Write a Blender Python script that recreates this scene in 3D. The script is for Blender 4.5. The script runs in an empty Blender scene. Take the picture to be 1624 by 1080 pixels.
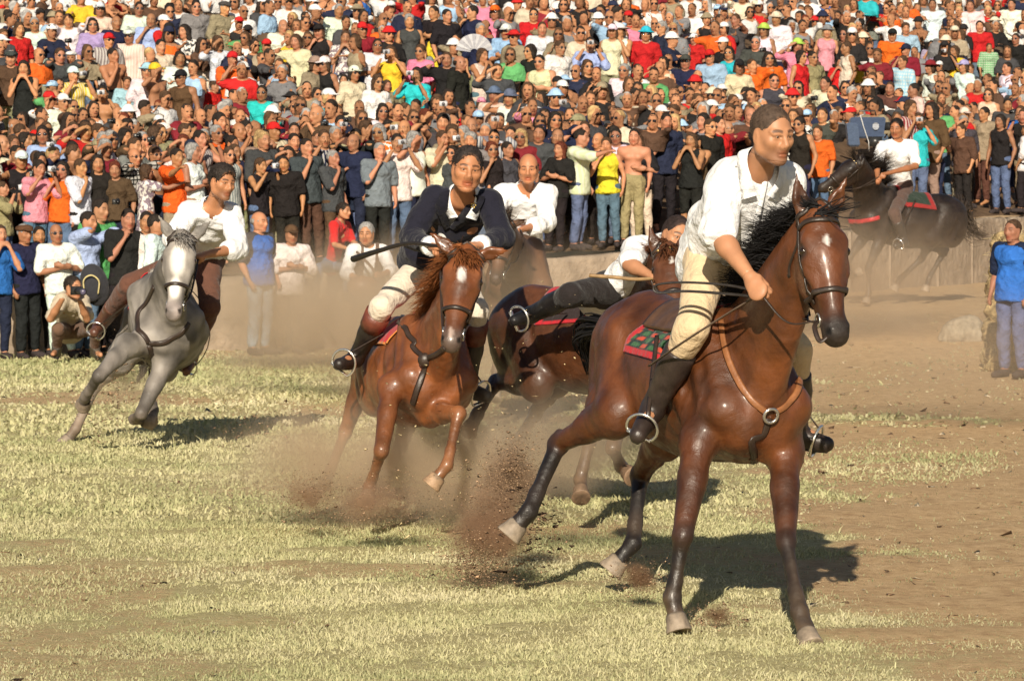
import bpy, math, random
import numpy as np
from mathutils import Vector, Matrix

# ------------------------------------------------------------------ scene, camera, light
SC = bpy.context.scene
COL = SC.collection
RNG = np.random.default_rng(7)
random.seed(7)

F, CX, CY, HOR, CAMH = 6000.0, 812.0, 540.0, 284.0, 2.16   # measured from the photograph
PITCH = math.atan((CY - HOR) / F)
cam_data = bpy.data.cameras.new('camera')
cam = bpy.data.objects.new('camera', cam_data)
COL.objects.link(cam)
cam.location = (0, 0, CAMH)
cam.rotation_euler = (math.pi / 2 - PITCH, 0, 0)
cam_data.sensor_fit = 'HORIZONTAL'
cam_data.sensor_width = 36.0
cam_data.lens = F / 1624.0 * 36.0
cam_data.clip_end = 3000.0
cam_data.dof.use_dof = True
cam_data.dof.focus_distance = 18.6
cam_data.dof.aperture_fstop = 18.0
SC.camera = cam

SUN_DIR = np.array([0.22, 2.09, -1.0]); SUN_DIR /= np.linalg.norm(SUN_DIR)   # the way the light travels
sun_el = math.asin(-SUN_DIR[2])
sun_az = math.atan2(-SUN_DIR[0], -SUN_DIR[1])        # compass angle of the sun seen from the scene
sl = bpy.data.lights.new('sun', 'SUN')
sl.energy = 5.0
sl.angle = math.radians(0.5)
sl.color = (1.0, 0.89, 0.72)
sun = bpy.data.objects.new('sun', sl)
COL.objects.link(sun)
sun.rotation_euler = Vector(SUN_DIR).to_track_quat('-Z', 'Y').to_euler()

world = bpy.data.worlds.new('World')
SC.world = world
world.use_nodes = True
wn = world.node_tree
sky = wn.nodes.new('ShaderNodeTexSky')
sky.sky_type = 'NISHITA'
sky.sun_disc = False
sky.sun_elevation = sun_el
sky.sun_rotation = sun_az
wn.links.new(sky.outputs[0], wn.nodes['Background'].inputs[0])
wn.nodes['Background'].inputs[1].default_value = 0.046

SC.view_settings.view_transform = 'Standard'
SC.view_settings.look = 'None'
SC.view_settings.gamma = 1.0
SC.view_settings.exposure = 0.45
SC.view_settings.use_curve_mapping = False
SC.cycles.use_denoising = True
SC.cycles.max_bounces = 6
SC.cycles.diffuse_bounces = 3
SC.cycles.volume_bounces = 2
SC.cycles.transparent_max_bounces = 12
SC.cycles.volume_step_rate = 1.0
SC.cycles.volume_max_steps = 64

# ------------------------------------------------------------------ projection helpers
CAM = np.array([0.0, 0.0, CAMH])
_f = np.array([0, math.cos(PITCH), -math.sin(PITCH)])
_u = np.array([0, math.sin(PITCH), math.cos(PITCH)])
_r = np.array([1.0, 0, 0])

def ray(px, py):
    d = _f + _r * (px - CX) / F - _u * (py - CY) / F
    return d / np.linalg.norm(d)

def P(px, py, d):
    """point of the scene seen at that place of the photograph, d metres away"""
    v = ray(px, py)
    return CAM + v * (d / v[1])

def bone(p, px, py, L, s):
    """joint at distance L from p, seen at (px,py); s<0 nearer the camera"""
    v = ray(px, py)
    t0 = float(np.dot(p - CAM, v))
    q = CAM + v * t0
    h2 = L * L - float(np.dot(q - p, q - p))
    if h2 < 0:
        return q
    return CAM + v * (t0 + (s and math.copysign(math.sqrt(h2), s)))

def nrm(v):
    v = np.asarray(v, float)
    return v / (np.linalg.norm(v) + 1e-12)

def smooth(x):
    x = np.clip(x, 0, 1)
    return x * x * (3 - 2 * x)

def pix(pts):
    d = np.asarray(pts) - CAM
    w = d @ _f
    return CX + d[..., 0] / w * F, CY - (d @ _u) / w * F

def in_poly(x, y, poly):
    c = np.zeros(x.shape, bool); n = len(poly)
    for i in range(n):
        (x0, y0), (x1, y1) = poly[i], poly[(i + 1) % n]
        if y0 == y1: continue
        m = (y0 > y) != (y1 > y)
        c ^= m & (x < (x1 - x0) * (y - y0) / (y1 - y0) + x0)
    return c

# ------------------------------------------------------------------ implicit shapes
class Sdf:
    def __init__(s):
        s.pr = []
        s.paints = []

    def cone(s, a, b, ra, rb, k=.03, col=None, flat=None, op='+'):
        s.pr.append(('c', np.asarray(a, float), np.asarray(b, float), ra, rb, k, col, flat, op))

    def ell(s, c, r, axes=None, k=.03, col=None, op='+'):
        A = np.eye(3) if axes is None else np.array([nrm(x) for x in axes])
        s.pr.append(('e', np.asarray(c, float), A, np.asarray(r, float), None, k, col, None, op))

    def paint(s, c, r, col, strength=1.0):
        s.paints.append((np.asarray(c, float), r, np.asarray(col, float), strength))

    @staticmethod
    def box(p):
        if p[0] == 'c':
            R = np.array([p[3]] * 3), np.array([p[4]] * 3)
            ext = 1.0
            if p[7] is not None:
                ext = max(1.0, p[7][1])
            return np.minimum(p[1] - p[3] * ext, p[2] - p[4] * ext), np.maximum(p[1] + p[3] * ext, p[2] + p[4] * ext)
        e = np.sqrt(((p[2] * p[3][:, None]) ** 2).sum(0))
        return p[1] - e, p[1] + e

    @staticmethod
    def dist(p, X, Y, Z):
        if p[0] == 'c':
            a, b, ra, rb = p[1], p[2], p[3], p[4]
            x, y, z = X - a[0], Y - a[1], Z - a[2]
            ba = b - a
            if p[7] is not None:
                n = nrm(p[7][0]); g = 1.0 / p[7][1] - 1.0
                q = (x * n[0] + y * n[1] + z * n[2]) * g
                x, y, z = x + q * n[0], y + q * n[1], z + q * n[2]
                ba = ba + n * float(np.dot(ba, n)) * g
            L2 = max(float(np.dot(ba, ba)), 1e-9)
            t = np.clip((x * ba[0] + y * ba[1] + z * ba[2]) / L2, 0, 1)
            return np.sqrt((x - t * ba[0]) ** 2 + (y - t * ba[1]) ** 2 + (z - t * ba[2]) ** 2) - (ra + (rb - ra) * t)
        c, A, r = p[1], p[2], p[3]
        x, y, z = X - c[0], Y - c[1], Z - c[2]
        k0 = 0; k1 = 0
        for i in range(3):
            w = x * A[i, 0] + y * A[i, 1] + z * A[i, 2]
            k0 = k0 + (w / r[i]) ** 2
            k1 = k1 + (w / (r[i] * r[i])) ** 2
        k0 = np.sqrt(k0); k1 = np.sqrt(k1) + 1e-9
        return k0 * (k0 - 1) / k1

    @staticmethod
    def blend(d, e, k, op):
        if op == '+':
            h = np.maximum(k - np.abs(d - e), 0) / k
            return np.minimum(d, e) - h * h * k * .25
        if op == '-i': return np.maximum(d, e)
        h = np.maximum(k - np.abs(d + e), 0) / k
        return np.maximum(d, -e) + h * h * k * .25

    def at(s, pts):
        pts = np.asarray(pts, float)
        X, Y, Z = pts[..., 0], pts[..., 1], pts[..., 2]
        D = np.full(X.shape, 9.0)
        for p in s.pr:
            D = s.blend(D, s.dist(p, X, Y, Z), p[5], p[8])
        return D

    def grad(s, pts, e=.004):
        pts = np.asarray(pts, float)
        g = np.stack([s.at(pts + np.eye(3)[i] * e) - s.at(pts - np.eye(3)[i] * e) for i in range(3)], -1)
        return g / (np.linalg.norm(g, axis=-1, keepdims=True) + 1e-9)

    def snap(s, pts, off=0.0, it=6):
        p = np.array(pts, float)
        for _ in range(it):
            d = s.at(p) - off
            p = p - s.grad(p) * (d[..., None] * .85)
        return p

    def hit(s, pix, d0, off=0.0):
        """where the sight lines through photograph pixels meet the body"""
        V = np.array([ray(*q) for q in pix])
        t = np.full(len(V), d0 - 2.2)
        for _ in range(90):
            d = s.at(CAM + V * t[:, None]) - off
            t = t + np.clip(d * .7, -.05, .4)
            t = np.minimum(t, d0 + 1.6)
        return CAM + V * t[:, None]

    def mesh(s, h, cut=None, relax=1):
        lo = np.min([s.box(p)[0] for p in s.pr if p[8] == '+'], 0) - 2.5 * h
        hi = np.max([s.box(p)[1] for p in s.pr if p[8] == '+'], 0) + 2.5 * h
        n = np.ceil((hi - lo) / h).astype(int) + 1
        ax = [(lo[i] + h * np.arange(n[i])).astype(np.float32) for i in range(3)]
        D = np.full(n, 0.25, np.float32)
        for p in s.pr:
            b0, b1 = s.box(p)
            m = p[5] + 2 * h + .01
            i0 = np.clip(np.floor((b0 - m - lo) / h).astype(int), 0, n)
            i1 = np.clip(np.ceil((b1 + m - lo) / h).astype(int) + 1, 0, n)
            if (i1 <= i0).any():
                continue
            sl_ = tuple(slice(i0[i], i1[i]) for i in range(3))
            if p[8] == '-i':
                D = np.maximum(D, s.dist(p, ax[0][:, None, None], ax[1][None, :, None], ax[2][None, None, :]).astype(np.float32)); continue
            e = s.dist(p, ax[0][sl_[0]][:, None, None], ax[1][sl_[1]][None, :, None], ax[2][sl_[2]][None, None, :])
            D[sl_] = s.blend(D[sl_], e, p[5], p[8])
        if cut is not None:
            X, Y, Z = ax[0][:, None, None], ax[1][None, :, None], ax[2][None, None, :]
            for (pt, nn) in cut:                    # keeps the side the normal points away from
                e = (X - pt[0]) * nn[0] + (Y - pt[1]) * nn[1] + (Z - pt[2]) * nn[2]
                D = np.maximum(D, e.astype(np.float32))
        return nets(D, lo, h, relax)

    def colors(s, v, tau=.012):
        W = np.zeros(len(v)); C = np.zeros((len(v), 3))
        base = np.array([1.0, 1, 1])
        for p in s.pr:
            if p[8] != '+':
                continue
            b0, b1 = s.box(p)
            m = ((v > b0 - .06) & (v < b1 + .06)).all(1)
            if not m.any():
                continue
            q = v[m]
            d = np.clip(s.dist(p, q[:, 0], q[:, 1], q[:, 2]), -.05, .2)
            w = np.exp(-d / tau)
            W[m] += w
            C[m] += w[:, None] * (base if p[6] is None else np.asarray(p[6], float))
        W = np.maximum(W, 1e-9)
        C = np.where(W[:, None] > 1e-8, C / W[:, None], 1.0)
        for c, r, col, st in s.paints:
            r = np.asarray(r, float)
            if r.ndim == 0:
                q = np.linalg.norm(v - c, axis=1) / r
            else:
                q = np.sqrt((((v - c) / r) ** 2).sum(1))
            w = (st * np.clip((1.0 - q) / .35, 0, 1))[:, None]
            C = C * (1 - w) + col * w
        return C


def nets(D, lo, h, relax=1):
    """naive surface nets"""
    S = D < 0
    cnt = np.zeros(tuple(np.array(D.shape) - 1), np.int8)
    for a in (0, 1):
        for b in (0, 1):
            for c in (0, 1):
                cnt += S[a:S.shape[0] - 1 + a, b:S.shape[1] - 1 + b, c:S.shape[2] - 1 + c]
    act = np.argwhere((cnt > 0) & (cnt < 8))
    idx = np.full(cnt.shape, -1, np.int32)
    idx[act[:, 0], act[:, 1], act[:, 2]] = np.arange(len(act), dtype=np.int32)
    acc = np.zeros((len(act), 3)); num = np.zeros(len(act))
    cs = [(a, b, c) for a in (0, 1) for b in (0, 1) for c in (0, 1)]
    val = {c: D[act[:, 0] + c[0], act[:, 1] + c[1], act[:, 2] + c[2]] for c in cs}
    for c in cs:
        for ax in range(3):
            if c[ax] == 0:
                e = list(c); e[ax] = 1; e = tuple(e)
                va, vb = val[c], val[e]
                m = (va < 0) != (vb < 0)
                t = np.where(m, va / np.where(va == vb, 1, va - vb), 0)
                q = np.tile(np.array(c, float), (len(act), 1)); q[:, ax] += t
                acc[m] += q[m]; num[m] += 1
    V = lo + h * (act + acc / num[:, None])
    Q = []
    for ax in range(3):
        o1, o2 = [(1, 2), (2, 0), (0, 1)][ax]
        sa = [slice(None)] * 3; sb = [slice(None)] * 3
        sa[ax] = slice(0, -1); sb[ax] = slice(1, None)
        A, B = S[tuple(sa)], S[tuple(sb)]
        E = np.argwhere(A != B)
        ok = (E[:, o1] > 0) & (E[:, o2] > 0) & (E[:, o1] < cnt.shape[o1]) & (E[:, o2] < cnt.shape[o2])
        E = E[ok]
        ins = A[E[:, 0], E[:, 1], E[:, 2]]
        def g(d1, d2):
            q = E.copy(); q[:, o1] += d1; q[:, o2] += d2
            return idx[q[:, 0], q[:, 1], q[:, 2]]
        f = np.stack([g(-1, -1), g(0, -1), g(0, 0), g(-1, 0)], 1)
        f[~ins] = f[~ins][:, ::-1]
        Q.append(f)
    Q = np.concatenate(Q)
    Q = Q[(Q >= 0).all(1)]
    for _ in range(relax):
        V = relaxed(V, Q, .5)
    return V, Q

def relaxed(V, Q, w):
    A = np.zeros_like(V); n = np.zeros(len(V))
    for i in range(4):
        j = (i + 1) % 4
        for a, b in ((Q[:, i], Q[:, j]), (Q[:, j], Q[:, i])):
            for c in range(3):
                A[:, c] += np.bincount(a, weights=V[b, c], minlength=len(V))
            n += np.bincount(a, minlength=len(V))
    n = np.maximum(n, 1)
    return V * (1 - w) + w * A / n[:, None]

def vnormals(V, Q):
    fn = np.cross(V[Q[:, 2]] - V[Q[:, 0]], V[Q[:, 3]] - V[Q[:, 1]])
    N = np.zeros_like(V)
    for i in range(Q.shape[1]):
        for c in range(3):
            N[:, c] += np.bincount(Q[:, i], weights=fn[:, c], minlength=len(V))
    return N / (np.linalg.norm(N, axis=1, keepdims=True) + 1e-12)

def wob(v, f, seed=0, oct=3):
    """smooth wandering noise in about -1..1"""
    r = np.random.default_rng(seed)
    out = np.zeros(len(v)); amp = 1.0; tot = 0
    for o in range(oct):
        for _ in range(3):
            d = nrm(r.normal(size=3)); e = nrm(r.normal(size=3)); ph = r.uniform(0, 6.28, 2)
            out += amp * np.sin(v @ d * f + ph[0] + 1.7 * np.sin(v @ e * f * .63 + ph[1]))
        tot += 3 * amp ** 2
        amp *= .55; f *= 1.9
    return out / math.sqrt(tot)

# ------------------------------------------------------------------ mesh output
def mk(name, V, Q, mat=None, parent=None, col=None, smooth_=True, link=True):
    me = bpy.data.meshes.new(name)
    V = np.ascontiguousarray(V, np.float32)
    Q = np.asarray(Q)
    if Q.dtype == object or isinstance(Q, list):
        me.from_pydata([tuple(x) for x in V], [], [list(map(int, q)) for q in Q])
    else:
        k = Q.shape[1]
        me.vertices.add(len(V)); me.vertices.foreach_set('co', V.ravel())
        me.loops.add(Q.size); me.loops.foreach_set('vertex_index', Q.astype(np.int32).ravel())
        me.polygons.add(len(Q))
        me.polygons.foreach_set('loop_start', np.arange(0, Q.size, k, dtype=np.int32))
        me.update(calc_edges=True)
    if smooth_:
        me.polygons.foreach_set('use_smooth', np.ones(len(me.polygons), bool))
    if col is not None:
        a = me.color_attributes.new('Col', 'FLOAT_COLOR', 'POINT')
        c = np.ones((len(V), 4), np.float32); c[:, :3] = np.clip(col, 0, 1)
        a.data.foreach_set('color', c.ravel())
    if mat is not None:
        me.materials.append(mat)
    if not link:
        return me
    o = bpy.data.objects.new(name, me)
    COL.objects.link(o)
    o.parent = parent
    return o

def tag(o, label=None, cat=None, group=None, kind=None):
    if label: o['label'] = label
    if cat: o['category'] = cat
    if group: o['group'] = group
    if kind: o['kind'] = kind
    return o

def empty(name, loc, label, cat, group=None):
    o = bpy.data.objects.new(name, None)
    COL.objects.link(o)
    o.location = tuple(loc)
    o.empty_display_size = .1
    return tag(o, label, cat, group)

class MB:
    """collects small pieces of geometry for ONE part"""
    def __init__(s): s.v = []; s.f = []; s.c = []; s.n = 0
    def add(s, V, Fs, col=(1, 1, 1)):
        V = np.asarray(V, float)
        s.v.append(V); s.f += [[int(i) + s.n for i in f] for f in Fs]
        s.c.append(np.tile(np.asarray(col, float), (len(V), 1)) if np.ndim(col) == 1 else np.asarray(col)); s.n += len(V)
    def tube(s, pts, r, n=6, col=(1, 1, 1), flat=None, closed=False, up=None):
        pts = np.asarray(pts, float); m = len(pts)
        r = np.broadcast_to(np.asarray(r, float), (m,))
        if closed: T = np.roll(pts, -1, 0) - np.roll(pts, 1, 0)
        else: T = np.gradient(pts, axis=0)
        T /= np.linalg.norm(T, axis=1, keepdims=True) + 1e-12
        a = np.array([0, 0, 1.0]) if up is None else nrm(up)
        V = []; 
        for i in range(m):
            if up is not None and np.ndim(up) == 2: a = up[i]
            b = np.cross(T[i], a)
            if np.linalg.norm(b) < 1e-3: b = np.cross(T[i], [1.0, .3, 0])
            b = nrm(b); c = nrm(np.cross(b, T[i]))
            if up is None: a = c
            for j in range(n):
                t = 2 * math.pi * j / n
                V.append(pts[i] + r[i] * (math.cos(t) * b + math.sin(t) * c * (1 if flat is None else flat)))
        Fs = []
        for i in range(m if closed else m - 1):
            k = (i + 1) % m
            for j in range(n):
                l = (j + 1) % n
                Fs.append([i * n + j, i * n + l, k * n + l, k * n + j])
        if not closed:
            Fs.append(list(range(n))[::-1]); Fs.append([(m - 1) * n + j for j in range(n)])
        s.add(V, Fs, col)
    def box(s, c, d, R=None, col=(1, 1, 1)):
        R = np.eye(3) if R is None else R
        d = np.asarray(d) / 2
        V = [np.asarray(c) + R @ (d * np.array([x, y, z])) for x in (-1, 1) for y in (-1, 1) for z in (-1, 1)]
        s.add(V, [[0, 1, 3, 2], [4, 6, 7, 5], [0, 4, 5, 1], [2, 3, 7, 6], [0, 2, 6, 4], [1, 5, 7, 3]], col)
    def ball(s, c, r, axes=None, nu=10, nv=7, col=(1, 1, 1)):
        r = np.broadcast_to(np.asarray(r, float), (3,)); A = np.eye(3) if axes is None else np.array(axes)
        V = []; Fs = []
        for i in range(nv + 1):
            th = math.pi * i / nv
            for j in range(nu):
                ph = 2 * math.pi * j / nu
                q = np.array([math.sin(th) * math.cos(ph), math.sin(th) * math.sin(ph), math.cos(th)]) * r
                V.append(np.asarray(c) + q @ A)
        for i in range(nv):
            for j in range(nu):
                k = (j + 1) % nu
                Fs.append([i * nu + j, (i + 1) * nu + j, (i + 1) * nu + k, i * nu + k])
        s.add(V, Fs, col)
    def build(s, name, mat, parent=None, smooth_=True):
        V = np.concatenate(s.v)
        me = bpy.data.meshes.new(name)
        me.from_pydata(V.tolist(), [], s.f)
        a = me.color_attributes.new('Col', 'FLOAT_COLOR', 'POINT')
        c = np.ones((len(V), 4), np.float32); c[:, :3] = np.concatenate(s.c)
        a.data.foreach_set('color', c.ravel())
        if smooth_: me.polygons.foreach_set('use_smooth', np.ones(len(me.polygons), bool))
        me.materials.append(mat)
        o = bpy.data.objects.new(name, me); COL.objects.link(o); o.parent = parent
        return o

def bez(pts, n=16):
    """smooth curve through points"""
    p = np.asarray(pts, float); p = np.vstack([2 * p[0] - p[1], p, 2 * p[-1] - p[-2]])
    out = []
    segs = len(p) - 3
    for i in range(segs):
        for t in np.linspace(0, 1, max(2, n // segs + 1), endpoint=(i == segs - 1)):
            a, b, c, d = p[i:i + 4]
            out.append(.5 * (2 * b + (c - a) * t + (2 * a - 5 * b + 4 * c - d) * t * t + (3 * b - a - 3 * c + d) * t ** 3))
    return np.array(out)

# ------------------------------------------------------------------ materials
def node_mat(name):
    m = bpy.data.materials.new(name); m.use_nodes = True
    nt = m.node_tree; b = nt.nodes['Principled BSDF']
    return m, nt, b

def N(nt, t, **kw):
    n = nt.nodes.new(t)
    for k, v in kw.items():
        if k.startswith('i_'):
            n.inputs[k[2:].replace('_', ' ')].default_value = v
        else: setattr(n, k, v)
    return n

def surf(name, base=(1, 1, 1), rough=.6, spec=.4, use_vcol=True, use_obj=False, noise=.15, nscale=8., bump=.0, bscale=60.,
         coat=0., sheen=0., metal=0., coord='Object', bump2=0., b2scale=12., sss=0., rvar=0.):
    m, nt, b = node_mat(name)
    L = nt.links.new
    rgb = N(nt, 'ShaderNodeRGB'); rgb.outputs[0].default_value = (*base, 1)
    cur = rgb.outputs[0]
    def mul(a, bb, fac=1.0):
        x = N(nt, 'ShaderNodeMix', data_type='RGBA', blend_type='MULTIPLY')
        x.inputs[0].default_value = fac; L(a, x.inputs[6]); L(bb, x.inputs[7]); return x.outputs[2]
    if use_vcol:
        a = N(nt, 'ShaderNodeAttribute', attribute_name='Col'); cur = mul(cur, a.outputs['Color'])
    if use_obj:
        a = N(nt, 'ShaderNodeObjectInfo'); cur = mul(cur, a.outputs['Color'])
    tc = N(nt, 'ShaderNodeTexCoord')
    if noise:
        nz = N(nt, 'ShaderNodeTexNoise'); nz.inputs['Scale'].default_value = nscale; nz.inputs['Detail'].default_value = 5
        L(tc.outputs[coord], nz.inputs['Vector'])
        mr = N(nt, 'ShaderNodeMapRange'); mr.inputs['From Min'].default_value = .3; mr.inputs['From Max'].default_value = .7
        mr.inputs['To Min'].default_value = 1 - noise; mr.inputs['To Max'].default_value = 1 + noise * .6
        L(nz.outputs['Fac'], mr.inputs['Value'])
        x = N(nt, 'ShaderNodeVectorMath', operation='SCALE'); L(cur, x.inputs[0]); L(mr.outputs[0], x.inputs['Scale']); cur = x.outputs[0]
    L(cur, b.inputs['Base Color'])
    b.inputs['Roughness'].default_value = rough
    if rvar:
        rz = N(nt, 'ShaderNodeTexNoise'); rz.inputs['Scale'].default_value = 9; rz.inputs['Detail'].default_value = 6; rz.inputs['Roughness'].default_value = .7; L(tc.outputs[coord], rz.inputs['Vector'])
        rm = N(nt, 'ShaderNodeMapRange'); rm.inputs['From Min'].default_value = .35; rm.inputs['From Max'].default_value = .65; rm.inputs['To Min'].default_value = rough - rvar; rm.inputs['To Max'].default_value = rough + rvar
        L(rz.outputs['Fac'], rm.inputs['Value']); L(rm.outputs[0], b.inputs['Roughness'])
    b.inputs['Specular IOR Level'].default_value = spec
    b.inputs['Metallic'].default_value = metal
    if coat:
        sx = N(nt, 'ShaderNodeSeparateColor'); L(cur, sx.inputs[0]); cm = N(nt, 'ShaderNodeMapRange'); cm.inputs['From Min'].default_value = .012; cm.inputs['From Max'].default_value = .10; cm.inputs['To Min'].default_value = .06; cm.inputs['To Max'].default_value = coat
        L(sx.outputs[0], cm.inputs['Value']); L(cm.outputs[0], b.inputs['Coat Weight'])
        b.inputs['Coat Weight'].default_value = coat; b.inputs['Coat Roughness'].default_value = .22
    if sheen:
        b.inputs['Sheen Weight'].default_value = sheen
    if sss:
        b.inputs['Subsurface Weight'].default_value = sss
        b.inputs['Subsurface Radius'].default_value = (.02, .008, .004); b.inputs['Subsurface Scale'].default_value = 1.0
    prev = None
    for bb, sc_ in ((bump, bscale), (bump2, b2scale)):
        if bb:
            nz = N(nt, 'ShaderNodeTexNoise'); nz.inputs['Scale'].default_value = sc_; nz.inputs['Detail'].default_value = 4
            L(tc.outputs[coord], nz.inputs['Vector'])
            bm = N(nt, 'ShaderNodeBump'); bm.inputs['Strength'].default_value = bb; bm.inputs['Distance'].default_value = .5 / sc_
            L(nz.outputs['Fac'], bm.inputs['Height'])
            if prev: L(prev, bm.inputs['Normal'])
            prev = bm.outputs[0]
    if prev: L(prev, b.inputs['Normal'])
    return m

M = dict(
    coat=surf('horse_coat', rough=.52, spec=.42, noise=.5, nscale=6, bump=.55, bscale=170, bump2=.30, b2scale=15, rvar=.20, coat=.34),
    coat_dry=surf('horse_coat_dry', rough=.55, spec=.35, noise=.25, nscale=7, bump=.2, bscale=120, bump2=.25, b2scale=14),
    hair=surf('hair', rough=.72, spec=.22, noise=.3, nscale=25),
    hoof=surf('hoof_horn', rough=.6, noise=.35, nscale=30, bump=.4, bscale=70),
    skin=surf('skin', rough=.5, spec=.4, noise=.12, nscale=14, bump=.15, bscale=180),
    cloth=surf('cloth', rough=.85, spec=.15, noise=.08, nscale=20, bump=.7, bscale=14, bump2=.35, b2scale=34, sheen=.1),
    leather=surf('leather', rough=.42, spec=.5, noise=.3, nscale=20, bump=.3, bscale=90),
    metal=surf('steel', rough=.25, metal=.9, noise=.1, nscale=30),
    eye=surf('eye_gloss', rough=.08, spec=.8, noise=0),
    skin_o=surf('crowd_skin', use_obj=True, rough=.55, spec=.3, noise=.12, nscale=12),
    cloth_o=surf('crowd_cloth', use_obj=True, rough=.92, spec=.1, noise=.22, nscale=9, bump=.7, bscale=26, bump2=1.0, b2scale=9),
    hair_o=surf('crowd_hair', use_obj=True, rough=.75, spec=.18, noise=.5, nscale=40, bump2=.8, b2scale=50),
    mass=surf('crowd_mass', rough=.8, spec=.15, noise=.22, nscale=9, bump=.6, bscale=26, bump2=.9, b2scale=9),
    plastic_v=surf('black_plastic', rough=.35, spec=.5, noise=0),
    plastic_o=surf('dark_plastic', use_obj=True, rough=.3, spec=.5, noise=0),
)
# ------------------------------------------------------------------ ground
WK = [(-400, 46.4), (-200, 46.6), (450, 48), (860, 49.5), (1040, 50.4), (1330, 55), (1580, 61), (1750, 64.5), (1950, 68)]
WX = np.array([(p - CX) / F * z for p, z in WK]); WY = np.array([z for _, z in WK])
WTX = np.array([-8, -2.9, .4, 1.9, 4.75, 7.8, 12.]); WTH = np.array([.72, .96, 1.14, 1.22, 1.4, 1.53, 1.6])

def gh(x, y):
    """height of the field: flat, with a low bank rising far right"""
    x = np.asarray(x, float); y = np.asarray(y, float)
    b = .52 * smooth((y - 42.5) / 8) * smooth((x - .8) / 4.0)
    return b + .012 * np.sin(x * 1.3 + y * .4) * np.sin(y * .7 + 1) - .01
def wall_y(x): return np.interp(x, WX, WY)
def wall_top(x): return np.interp(x, WTX, WTH)
def hill(x, y):
    v = y - wall_y(x)
    return wall_top(x) + .13 * np.clip(v, 0, 6) + .205 * np.clip(v - 6, 0, 60)

def gpix(px, py):
    """field point seen at a pixel of the photograph (flat ground)"""
    v = ray(px, py); t = -CAMH / v[2]
    return CAM[0] + v[0] * t, CAM[1] + v[1] * t

# worn earth patches: centre pixel, half width and half height in pixels, strength
DIRT = [(1560, 830, 330, 190, 1.), (1620, 960, 420, 150, .75), (1500, 620, 420, 70, 1.), (1250, 560, 520, 45, 1.), (1480, 520, 330, 60, .9),
        (60, 632, 260, 14, .7), (330, 655, 200, 10, .4), (110, 935, 360, 60, .55), (60, 1020, 460, 60, .52), (420, 985, 260, 26, .4),
        (560, 905, 360, 18, .55), (840, 925, 260, 20, .45), (620, 770, 300, 30, .5), (560, 560, 400, 16, .7), (1060, 880, 260, 22, .5),
        (1240, 960, 200, 20, .55), (1130, 760, 420, 22, .35), (760, 640, 260, 40, .7), (330, 770, 260, 9, .35), (880, 840, 200, 20, .6), (1130, 985, 90, 14, .6)]
GREENER = [(1420, 740, 150, 30, .55), (230, 590, 330, 24, .8), (200, 800, 330, 40, .5), (760, 855, 260, 26, .5), (1390, 660, 60, 8, .4)]

def ell_field(L, x, y):
    X = np.asarray(x, float); Y = np.asarray(y, float)
    px = CX + X / Y * F; py = HOR + CAMH / Y * F
    out = np.zeros(X.shape)
    w = wob(np.stack([X.ravel(), Y.ravel() * .5, 0 * X.ravel()], 1), 2.2, 5).reshape(X.shape) * .28
    w2 = wob(np.stack([X.ravel(), Y.ravel() * .5, 0 * X.ravel()], 1), 9, 6).reshape(X.shape) * .16
    for cx, cy, a, b, s_ in L:
        q = np.sqrt(((px - cx) / a) ** 2 + ((py - cy) / b) ** 2)
        out = np.maximum(out, s_ * smooth((1.25 - q + w + w2) / .6))
    return out

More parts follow.
